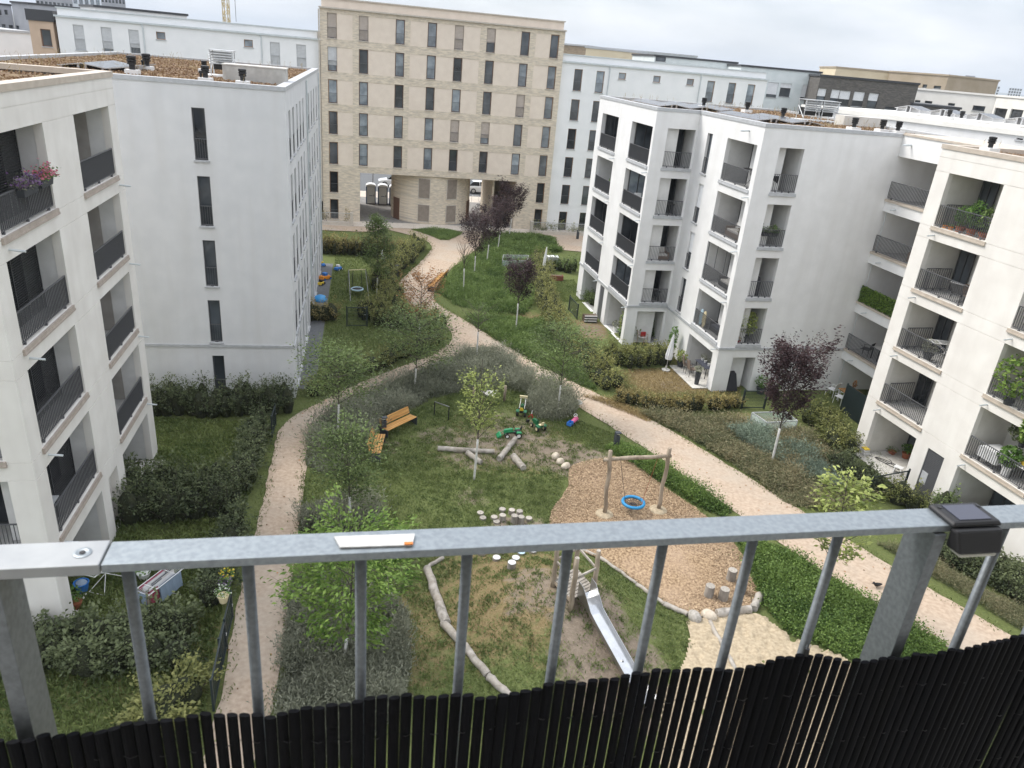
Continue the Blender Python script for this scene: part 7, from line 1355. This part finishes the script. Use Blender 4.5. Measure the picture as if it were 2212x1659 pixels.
def louvre_unit(b, x, y, z, lab, n=1):
    a = b.rotation_euler.z; w = (b.location.x+math.cos(a)*x-math.sin(a)*y, b.location.y+math.sin(a)*x+math.cos(a)*y, z); o = thing('ventilation_unit', lab, 'ventilation unit', w, a)
    for k in range(n):
        X_ = k*1.25
        mb = MB()
        for i in range(5): mb.hexa([(X_-.05,-.42-.05*0,.62+i*.12),(X_+1.1,-.42,.62+i*.12),(X_+1.1,-.30,.70+i*.12),(X_-.05,-.30,.70+i*.12),(X_-.05,-.42,.64+i*.12),(X_+1.1,-.42,.64+i*.12),(X_+1.1,-.30,.72+i*.12),(X_-.05,-.30,.72+i*.12)])
        mb.build('louvre', 'metal_light', o)
        mb = MB(); mb.box(X_-.06,X_+1.12,-.44,.5,1.24,1.28); mb.build('hood', 'metal_light', o)
        mb = MB(); mb.box(X_+.1,X_+.95,-.1,.4,.35,.8); mb.build('fan_box', 'black_plastic', o)
        for xx in (X_, X_+1.05):
            mb = MB(); mb.tube([(xx,-.36,0),(xx,-.36,1.24)], .03, 6); mb.tube([(xx,.44,0),(xx,.44,1.24)], .03, 6); mb.tube([(xx,-.36,.2),(xx,.44,.9)], .025, 6); mb.build('stand', 'metal_light', o)
    mb = MB(); mb.box(-.3,n*1.25+.1,-.5,.6,-.02,.1); mb.build('plinth', 'white_paint', o)
sedum(bM, [(-13.3,-.7,.7,25)], 14.80, 45, 1); sedum(bA, [(-8.4,-.7,-10.5,-.7)], 15.12, 50, 2); sedum(bF, [(.7,11.3,.7,17.6),(-2.1,.7,8.3,17.6)], 14.80, 42, 3); sedum(bR, [(.7,9.3,-15.3,-.7)], 14.9, 40, 4)
ZRF = 14.80
vent(bM, -1.9, 1.3, ZRF, 'black roof vent near the parapet corner above the plain wall', 1.1); vent(bM, -3.5, 1.5, ZRF, 'black roof vent with a small twin beside the concrete upstand', 1.1, True); vent(bM, -7.0, 3.4, ZRF, 'large black roof vent beside the solar panels', 1.3); vent(bM, -7.4, 7.6, ZRF, 'black roof vent with a small twin behind the solar panels', 1.3, True); vent(bM, -5.0, 9.5, ZRF, 'small black roof vent beside the louvred unit', .9)
louvre_unit(bM, -4.2, 7.2, ZRF, 'louvred ventilation unit on the sedum roof of the pale grey block')
o = thing('concrete_upstand', 'long pale concrete upstand on the sedum roof', 'upstand', tuple(Vector((*ML(-1.9,4.6),ZRF))), R(12.3)); mb = MB(); mb.box(-1.3,1.6,-.5,.6,0,.72); mb.build('block', 'concrete', o, bevel=.01); mb = MB(); mb.box(-1.33,1.63,-.53,.63,.72,.77); mb.build('cap', 'membrane', o)
solar_row(bM, -10.5, 4.4, 3, 3, ZRF, 'solar panel on the pale grey block')
solar_row(bF, 1.2, 3.0, 4, 3, ZRF, 'solar panel in the near field on the white stepped block'); solar_row(bF, -1.6, 10.2, 5, 3, ZRF, 'solar panel in the far field on the white stepped block')
louvre_unit(bF, 7.2, 8.5, ZRF, 'twin louvred ventilation units on the white stepped block', 2)
for x, y, l_ in ((6.2, 1.6, 'black roof vent nearest the plain parapet of the stepped block'), (8.2, 1.9, 'black roof vent between two others above the plain face'), (8.9, 1.5, 'black roof vent close to the linking balconies'), (5.2, 7.2, 'black roof vent between the solar fields'), (3.0, 13.6, 'black roof vent behind the far solar field'), (5.6, 12.4, 'black roof vent beside the louvred units')): vent(bF, x, y, ZRF, l_, 1.1)
o = thing('roof_upstand', 'long low pale upstand wall across the stepped block roof', 'upstand', tuple(WP(bF, fFg, 8.6, 6.0, ZRF)), R(14.2)); mb = MB(); mb.box(0,3.0,0,.9,0,.6); mb.build('block', 'membrane', o)
vent(bR, 1.5, -1.0, 14.9, 'black roof vent on the far right cream block', 1.0)
# ================================================================== buildings beyond
mat('mint_wall', (.62,.67,.67), (.70,.74,.74), scale=1, rough=.9, spec=.2); mat('off_white', (.74,.72,.67), (.80,.78,.73), scale=.8, rough=.9, spec=.2); mat('far_cream', (.62,.53,.38), (.68,.59,.43), scale=.5, rough=.9, spec=.2); mat('far_tan', (.36,.30,.22), (.42,.35,.27), scale=.5, rough=.9, spec=.2); mat('far_grey', (.33,.34,.37), (.39,.40,.43), scale=.5, rough=.9, spec=.2)
plain('dark_trim', (.05,.052,.058), .5)
def bblock(name, label, TL, dL, TR, dR, m, depth=12., wins=(), zb=0., trim='dark_trim', wf='anthracite_frame', wglass='glass', blinds=None, th=.22, cat='building', extra=()):
    """far building measured by the two ends of its roof line at a given distance"""
    a, b = at(*TL, dL), at(*TR, dR); zt = (a.z+b.z)/2; L_ = math.hypot(b.x-a.x, b.y-a.y); rz = math.atan2(b.y-a.y, b.x-a.x)
    o = thing(name, label, cat, (a.x, a.y, 0), rz); f = FR(0, 0, 0); hh = []; W_ = []
    d2 = Vector((b.x-a.x, b.y-a.y, 0)).normalized()
    for (x0, y0, x1, y1) in wins:
        p = onv(x0, y0, a, b); q = onv(x1, y1, a, b); u0 = (p-a).dot(d2); u1 = (q-a).dot(d2); w = (max(u0+.5, u1) if u1-u0 < .3 else u1); hh.append((max(u0, .05), min(w, L_-.05), max(q.z, zb+.1), min(p.z, zt-.2), .15, 0)); W_.append(hh[-1])
    mb = MB(); wall(mb, f, 0, L_, zb, zt-th, hh); wall(mb, FR(L_, 0, 90), 0, depth, zb, zt-th); wall(mb, FR(L_, depth, 180), 0, L_, zb, zt-th); wall(mb, FR(0, depth, 270), 0, depth, zb, zt-th); mb.build('wall', m, o)
    mb = MB(); mb.box(-.12, L_+.12, -.12, depth+.12, zt-th, zt); mb.build('roof', trim, o)
    for i, h in enumerate(W_): window(o, f, h[0], h[1], h[2], h[3], dep=.15, frame=wf, glass=wglass, rail=False, sill='grey_trim', blind=(blinds[i] if blinds else 0), bmat='blind_white', w=.08)
    return o, f, L_, zt
def r1(x, y): return (1728+x*.2187, 115.2+y*.2187)
def r2(x, y): return (x*.2187, y*.2187)
def r3(x, y): return (1198+x*.2396, 80.6+y*.2396)
def rw(fn, *b): return tuple(fn(b[0], b[1]))+tuple(fn(b[2], b[3]))
bblock('apartment_house', 'pale mint house with dark roof edge beyond the white wing', r3(1690,243), 103, r1(216,182), 106, 'mint_wall', 12, [rw(r3,1930,402,1995,545), rw(r3,2045,410,2115,540), rw(r1,30,312,100,470)], blinds=[.8,.35,.8])
bblock('roof_storey', 'set-back white storey with dark edge behind the white wing roof', r3(905,157), 106, r3(1650,220), 110, 'mint_wall', 10, [rw(r3,915,168,1000,222)], zb=10)
bblock('apartment_house', 'long pale house behind the white wing with small top windows', r3(450,90), 125, r3(1285,165), 128, 'mint_wall', 12, [rw(r3,490,162,528,186), rw(r3,665,178,728,200), rw(r3,782,190,825,212)], trim='grey_trim')
bblock('apartment_house', 'olive brick house end with an open white loggia beside the brick block', r3(287,70), 118, r3(450,90), 123, 'tan_brick', 12, [rw(r3,303,112,412,175)], trim='grey_trim', wglass='blind_white')
bblock('apartment_house', 'cream house with slotted balconies just beyond the brick block', r3(98,76), 122, r3(287,73), 118, 'far_cream', 12, [rw(r3,225,108,275,158)], trim='grey_trim')
bblock('apartment_house', 'dark grey brick house with white roller blinds', r1(210,205), 100, r1(1180,295), 103, 'grey_brick', 14, [rw(r1,318,356,364,515), rw(r1,400,366,470,525), rw(r1,540,376,610,530), rw(r1,688,391,745,548), rw(r1,845,523,950,562), rw(r1,185,345,232,500)], blinds=[.55,.55,.6,.5,0,.5], trim='dark_trim')
bblock('apartment_house', 'low dark grey brick annexe beside the roof unit', r1(1122,490), 102.5, r1(1590,535), 104, 'grey_brick', 12, [], trim='dark_trim')
bblock('apartment_house', 'pale yellow house rising behind the dark brick one', r1(360,140), 138, r1(895,163), 140, 'far_cream', 12, [], trim='far_tan')
bblock('apartment_house', 'tan house with a brick corner behind the dark brick one', r1(895,163), 139, r1(1470,217), 133, 'far_tan', 12, [rw(r1,1215,305,1250,342), rw(r1,1325,318,1388,352)], trim='far_tan')
bblock('apartment_house', 'bright white house with small dark windows beyond the roofs', r1(1165,345), 116, r1(1955,405), 113, 'off_white', 12, [rw(r1,1235,467,1302,500), rw(r1,1465,489,1526,521), rw(r1,1712,513,1818,575), rw(r1,1137,460,1185,487)], trim='off_white')
bblock('apartment_house', 'shaded cream house side with tall dark glass doors', r1(1955,405), 112.8, r1(2320,442), 104, 'off_white', 12, [rw(r1,1930,536,2010,680), rw(r1,2090,548,2168,690)], trim='off_white', wglass='glass_dark')
oW, fW, LW, zW = bblock('apartment_block', 'low white block across the courtyard behind the stepped block roof', (1735,231), 64, (2290,284.5), 55, 'stucco', 14, [rw(r1,2140,835,2200,858)], trim='off_white', th=.3)
for k, (u_, d_, l_) in enumerate(((9.5,3.0,'black roof vent on the block behind the stepped roof'),(10.3,3.1,'second black roof vent on the block behind the stepped roof'),(21.5,2.2,'black roof vent near the tall glass doors'))): vent(oW, u_, d_, zW, l_, 1.0)
louvre_unit(oW, 15.5, 3.0, zW, 'open steel ventilation frame on the block behind the stepped roof', 2)
for k in range(4): solar_row(oW, 4.2+k*2.6, 5.0, 2, 1, zW+.25, 'solar panel pair on the block behind the stepped roof', tilt=.2)
# left side
bblock('apartment_house', 'tan rendered house end with one brown window', r2(258,78), 84, r2(505,110), 83.5, 'tan_wall', 10, [rw(r2,392,283,522,465)], trim='dark_trim', th=.9, wf='brown_frame')
bblock('apartment_house', 'low white flat roof beyond the cream block', r2(-60,280), 96, r2(300,312), 97, 'white_wing', 10, [], trim='grey_trim')
bblock('apartment_house', 'grey house with balconies at the back beyond the low white roof', r2(-60,30), 128, r2(105,36), 130, 'far_grey', 6, [rw(r2,-40,92,22,150), rw(r2,40,96,82,146), rw(r2,15,238,62,285), rw(r2,85,245,135,290)], trim='dark_trim')
bblock('apartment_house', 'dark grey rendered gable beside the tan house', r2(105,0), 128, r2(282,30), 124, 'far_grey', 14, [rw(r2,150,250,192,290)], trim='dark_trim')
bblock('roof_storey', 'white attic storey carrying a sloped solar array', r2(930,52), 96, r2(1845,132), 98, 'white_wing', 8, [], trim='dark_trim', zb=10)
def tower(label, TL, TR, d, top, m, nx, nz, zstep=3.4, gl='glass'):
    a, b = at(*TL, d), at(*TR, d); L_ = math.hypot(b.x-a.x, b.y-a.y); rz = math.atan2(b.y-a.y, b.x-a.x); o = thing('office_tower', label, 'tower', (a.x, a.y, 0), rz); f = FR(0,0,0); hh = []
    for i in range(nx):
        for k in range(nz): u0 = L_*(i+.18)/nx; z0 = top-2.6-k*zstep; hh.append((u0, u0+L_*.64/nx, z0, z0+2.1, .2, 0))
    mb = MB(); wall(mb, f, 0, L_, 0, top, hh); wall(mb, FR(L_,0,90), 0, L_*.7, 0, top); wall(mb, FR(L_,L_*.7,180), 0, L_, 0, top); wall(mb, FR(0,L_*.7,270), 0, L_*.7, 0, top); mb.poly([(0,0,top),(L_,0,top),(L_,L_*.7,top),(0,L_*.7,top)]); mb.build('wall', m, o); me = None
    for h in hh:
        if me is None: mb = MB(); mb.box(0, h[1]-h[0], .12, .16, 0, 2.1); q = mb.build('window', gl, o); me = q.data
        else: q = bpy.data.objects.new('window', me); col.objects.link(q); q.parent = o
        q.location = (h[0], 0, h[2])
plain('far_white', (.62,.66,.70), .6)
tower('grey office tower with a grid of windows far behind the tan house', r2(355,30), r2(722,58), 260, 34, 'far_grey', 9, 8); tower('white framed glass tower next to the grey office tower', r2(722,60), r2(1000,80), 285, 40, 'far_white', 5, 9, gl='glass_pale'); tower('dark office tower right of the white framed glass tower', r2(1000,30), r2(1240,45), 300, 38, 'far_grey', 7, 9)
tower('white office slab on the far skyline near the stadium masts', r1(1795,312), r1(1982,325), 1150, at(*r1(1800,313), 1150).z, 'far_white', 7, 5); tower('blue-white office cube on the far skyline', r1(2070,340), r1(2200,350), 1250, at(*r1(2075,340), 1250).z, 'far_white', 5, 4)
for px, l_ in (((r1(1693,235), 690), 'tall stadium floodlight mast standing clear on the skyline'), ((r1(1478,243), 720), 'stadium floodlight mast half hidden by the tan house')):
    (p_, d_) = px; a = at(*p_, d_); o = thing('floodlight_mast', l_, 'mast', (a.x, a.y, 0)); mb = MB(); mb.tube([(0,0,0),(-1.2,0,a.z-1)], [.9,.4], 8); mb.build('mast', 'far_grey', o); mb = MB()
    for k in range(4): mb.box(-4.5,2.5,-.4,.4,a.z-6+k*1.9,a.z-4.8+k*1.9)
    mb.build('lamp_frame', 'far_grey', o)
    if d_ < 700: 
        mb = MB(); mb.bar((-9,0,0),(-16,0,15), .8); mb.bar((-16,0,15),(-26,0,15), .8); mb.bar((-26,0,15),(-30,0,6), .8); mb.build('stand_truss', 'far_grey', o)
# crane
a = at(488, 20, 330); b_ = at(480, 0, 330); o = thing('tower_crane', 'yellow lattice tower crane mast above the far roofs', 'crane', (a.x, a.y, 0)); w = .95; top = 62; mb = MB()
plain('crane_yellow', (.55,.42,.18), .6)
for sx in (-1,1):
    for sy in (-1,1): mb.bar((sx*w,sy*w,0),(sx*w,sy*w,top), .26)
for k in range(26):
    z0, z1 = k*2.4, k*2.4+2.4
    for s in (-1,1): mb.bar((-w,s*w,z0 if k%2 else z1),(w,s*w,z1 if k%2 else z0), .17); mb.bar((s*w,-w,z0 if k%2 else z1),(s*w,w,z1 if k%2 else z0), .17)
mb.build('lattice_mast', 'crane_yellow', o); mb = MB(); mb.tube([(3.6,0,20),(3.6,0,top)], .09, 5); mb.build('cable', 'dark_trim', o)
mb = MB(); mb.bar((-14,0,top),(40,0,top), 1.4); mb.build('jib', 'crane_yellow', o)
# hills
hx = np.linspace(-9000, 11000, 120); hy = np.linspace(7000, 9500, 8); HX, HY = np.meshgrid(hx, hy); prof = np.sin(np.linspace(.02, math.pi-.02, 8))[:, None]
HZ = prof*(np.clip((HX-3200)/2200, 0, 1)**.8*(128+22*np.sin(HX/1500.)+16*np.sin(HX/530.+1)+8*np.sin(HX/210.))) - 5; idx = np.arange(HX.size).reshape(HX.shape)
mat('far_wood', (.05,.07,.05), (.09,.11,.07), scale=.002, rough=1)
tag(np_mesh('hills', np.stack([HX.ravel(), HY.ravel(), HZ.ravel()], 1), np.stack([idx[:-1,:-1].ravel(), idx[:-1,1:].ravel(), idx[1:,1:].ravel(), idx[1:,:-1].ravel()], 1), 'far_wood', smooth=True), kind='structure')
# ================================================================== street seen through the passage
plain('car_white', (.76,.77,.78), .25, coat=.5); plain('tyre', (.018,.018,.02), .8); plain('toilet_blue', (.02,.05,.13), .5); plain('toilet_grey', (.62,.63,.62), .5); plain('tail_light', (.35,.02,.02), .3)
def car(label, px, heading):
    p = G(*px); o = thing('parked_car', label, 'car', p, heading, 'white cars parked in the street'); mb = MB()
    # lower body by cross-sections along x
    secs = [(-2.15,.55,.80,.78),(-2.0,.32,.95,.86),(-1.2,.25,1.0,.9),(0,.24,.98,.9),(1.2,.25,.92,.9),(1.9,.32,.80,.84),(2.15,.5,.68,.72)]
    for i, (x, z0, z1, w) in enumerate(secs): mb.v += [(x,-w,z0),(x,w,z0),(x,w,z1*.8),(x,w*.93,z1),(x,-w*.93,z1),(x,-w,z1*.8)]
    n = 6
    for i in range(len(secs)-1):
        for j in range(n): mb.f.append((i*n+j, i*n+(j+1)%n, (i+1)*n+(j+1)%n, (i+1)*n+j)); mb.m.append(0)
    mb.f.append(tuple(range(n))); mb.m.append(0); mb.f.append(tuple(reversed(range((len(secs)-1)*n, len(secs)*n)))); mb.m.append(0)
    mb.build('body', 'car_white', o, smooth=False, bevel=.04)
    mb = MB(); mb.hexa([(-1.95,-.78,.97),(1.05,-.78,.93),(1.05,.78,.93),(-1.95,.78,.97),(-1.35,-.6,1.50),(.25,-.6,1.52),(.25,.6,1.52),(-1.35,.6,1.50)]); mb.build('glasshouse', 'glass_dark', o, bevel=.03)
    mb = MB(); mb.hexa([(-1.4,-.6,1.49),(.28,-.6,1.51),(.28,.6,1.51),(-1.4,.6,1.49),(-1.25,-.52,1.56),(.1,-.52,1.57),(.1,.52,1.57),(-1.25,.52,1.56)]); mb.build('roof', 'car_white', o, bevel=.02)
    for x in (-.55, .12): 
        for s in (-1,1): mb = MB(); mb.bar((x+.05,s*.79,.97),(x,s*.61,1.50), .07); mb.build('pillar', 'car_white', o)
    for x in (-1.35, 1.35):
        for s in (-1, 1): wheel(o, (x, s*.82, .34), .34, .22, 'aluminium', 20)
    for s in (-1,1): mb = MB(); mb.box(2.02,2.14,min(s*.45,s*.72),max(s*.45,s*.72),.6,.72); mb.build('headlight', 'blind_white', o); mb = MB(); mb.box(-2.15,-2.06,min(s*.5,s*.75),max(s*.5,s*.75),.72,.85); mb.build('tail_light', 'tail_light', o)
car('white car parked beyond the right passage', (1042,417), R(12.5)); car('white car half hidden beyond the left passage', (853,402), R(192.5))
def toilet(label, px):
    p = G(*px); o = thing('portable_toilet', label, 'portable toilet', p, R(12.5), 'portable toilets in the street'); mb = MB(); mb.box(-.55,.55,-.55,.55,0,.12); mb.build('base', 'black_plastic', o)
    for s in (-1,1): mb = MB(); mb.box(min(s*.45,s*.55),max(s*.45,s*.55),-.55,.55,.12,2.05); mb.build('side_panel', 'toilet_blue', o)
    mb = MB(); mb.box(-.45,.45,.45,.53,.12,2.05); mb.build('back_panel', 'toilet_blue', o)
    mb = MB(); mb.box(-.44,.44,-.53,-.47,.13,2.0); d_ = mb.build('door', 'toilet_grey', o); mb = MB(); mb.box(.3,.36,-.56,-.531,.95,1.15); mb.build('handle', 'black_plastic', d_)
    mb = MB(); mb.box(-.2,.2,-.536,-.531,.98,1.04); mb.build('lettering_strip', 'toilet_blue', d_)
    mb = MB(); n = 8
    for k in range(n):
        a0, a1 = math.pi*k/n, math.pi*(k+1)/n; mb.quad((-.58*math.cos(a0),-.6,2.05+.28*math.sin(a0)),(-.58*math.cos(a1),-.6,2.05+.28*math.sin(a1)),(-.58*math.cos(a1),.58,2.05+.28*math.sin(a1)),(-.58*math.cos(a0),.58,2.05+.28*math.sin(a0)))
    mb.poly([(-.58*math.cos(math.pi*k/n),-.6,2.05+.28*math.sin(math.pi*k/n)) for k in range(n+1)]); mb.poly([(-.58*math.cos(math.pi*k/n),.58,2.05+.28*math.sin(math.pi*k/n)) for k in range(n+1)]); mb.build('roof', 'white_plastic', o)
toilet('portable toilet nearest the plain pier in the left passage', (801,440)); toilet('middle portable toilet seen through the left passage', (826.5,441.5)); toilet('portable toilet half hidden by the round brick core', (851,443))
def bicycle(label, px, rz):
    p = G(*px); o = thing('bicycle', label, 'bicycle', p, rz, 'bicycles parked in the passage')
    for x in (-.52,.52): mb = MB(); mb.torus((x,0,.34), .32, .018, 24, 6, (Vector((1,0,0)), Vector((0,0,1)))); [mb.tube([(x,0,.34),(x+.31*math.cos(a),0,.34+.31*math.sin(a))], .003, 4, cap=False) for a in [k*math.pi/5 for k in range(10)]]; mb.build('wheel', 'tyre', o)
    mb = MB(); [mb.tube([a, b], .018, 6) for a, b in (((-.52,0,.34),(-.05,0,.30)),((-.05,0,.30),(.38,0,.78)),((-.15,0,.80),(.36,0,.82)),((-.52,0,.34),(-.15,0,.78)),((-.05,0,.30),(-.18,0,.92)),((.52,0,.34),(.36,0,.95)))]; mb.build('frame', 'black_metal', o)
    mb = MB(); mb.box(-.32,-.06,-.07,.07,.92,.96); mb.build('saddle', 'black_plastic', o); mb = MB(); mb.tube([(.30,-.28,1.0),(.36,0,.97),(.30,.28,1.0)], .014, 6); mb.build('handlebar', 'black_metal', o)
bicycle('black bicycle leaning by the rack in the right passage', (1034,459), R(15)); bicycle('dark bicycle next to the other in the right passage', (1040,453), R(30))
for i, q in enumerate(((1026,438), (1047,440))):
    o = thing('bike_stand', 'steel hoop bike stand behind the right passage', 'bike stand', G(*q), R(12.5), 'hoop bike stands'); mb = MB(); mb.tube([(-.45,0,0),(-.45,0,.75),(-.35,0,.85),(.35,0,.85),(.45,0,.75),(.45,0,0)], .025, 8); mb.build('hoop', 'aluminium', o)
def steel_fence(label, u0, u1, d, endpost):
    o = thing('steel_fence', label, 'fence', (*BL(u0, d), 0), R(12.5)); L_ = u1-u0; mb = MB(); mb.box(0, L_, -.12, .12, 0, .38); mb.build('plinth_wall', 'stone_trim', o)
    mb = MB(); n = int(L_/.13)
    for i in range(n+1): x = L_*i/n; mb.box(x-.008, x+.008, -.02, .02, .38, 1.25)
    mb.box(0, L_, -.025, .025, 1.25, 1.29); mb.build('bars', 'grey_trim', o); mb = MB(); mb.box(endpost*L_-.15, endpost*L_+.15, -.2, .2, 0, 1.35); mb.build('pillar', 'stone_trim', o)
steel_fence('steel bar fence on a low wall left of the brick passage', -5.6, -.9, -1.9, 1); steel_fence('steel bar fence on a low wall right of the brick passage', 17.6, 27, -2.0, 0)
hedge('overgrown green bank across the street beyond the passages', [BL(-14,38), BL(0,38), BL(26,38)], 2.0, 2.2, 260, .3, 'leaf_meadow', 31, ragged=.4, tint_bias=.2)
for u_ in (-.5, 1.4, 12.2, 13.3): tree('young street tree beyond the brick passages', Vector((*BL(u_, 17.2), 0)), 5.5, 2.2, 1.6, 'leaf_airy', n_leaf=500, leaf=.16, n_br=10, white=False, group='street trees', name='street_tree')
# the cameraman's own balcony: floor, back wall and an unseen slab added to shade screen and balusters
o = thing('balcony', 'balcony behind the galvanised railing, with an added shade slab overhead', 'balcony', (-.559, .682, 0), R(12.9))
mb = MB(); mb.box(-3, 4.5, -2.2, .12, 15.08, 15.3); mb.build('floor', 'concrete', o); mb = MB(); mb.box(-3, 4.5, -2.5, -2.2, 15.08, 18.2); mb.build('back_wall', 'cream', o); mb = MB(); mb.box(-3, 4.5, -2.2, -.35, 17.95, 18.2); mb.build('shade_slab', 'cream', o)

# ================================================================== air
def haze():
    m = bpy.data.materials.new('haze'); m.use_nodes = True; nt = m.node_tree; nt.nodes.clear(); out = N(nt, 'ShaderNodeOutputMaterial'); v = N(nt, 'ShaderNodeVolumePrincipled'); v.inputs['Color'].default_value = (.80,.87,.95,1); v.inputs['Density'].default_value = .00016; nt.links.new(v.outputs[0], out.inputs['Volume']); MATS['haze'] = m
    mb = MB(); mb.box(-9500, 11500, -3200, 14500, -6.5, 190); tag(mb.build('haze', 'haze'), kind='stuff')
haze()
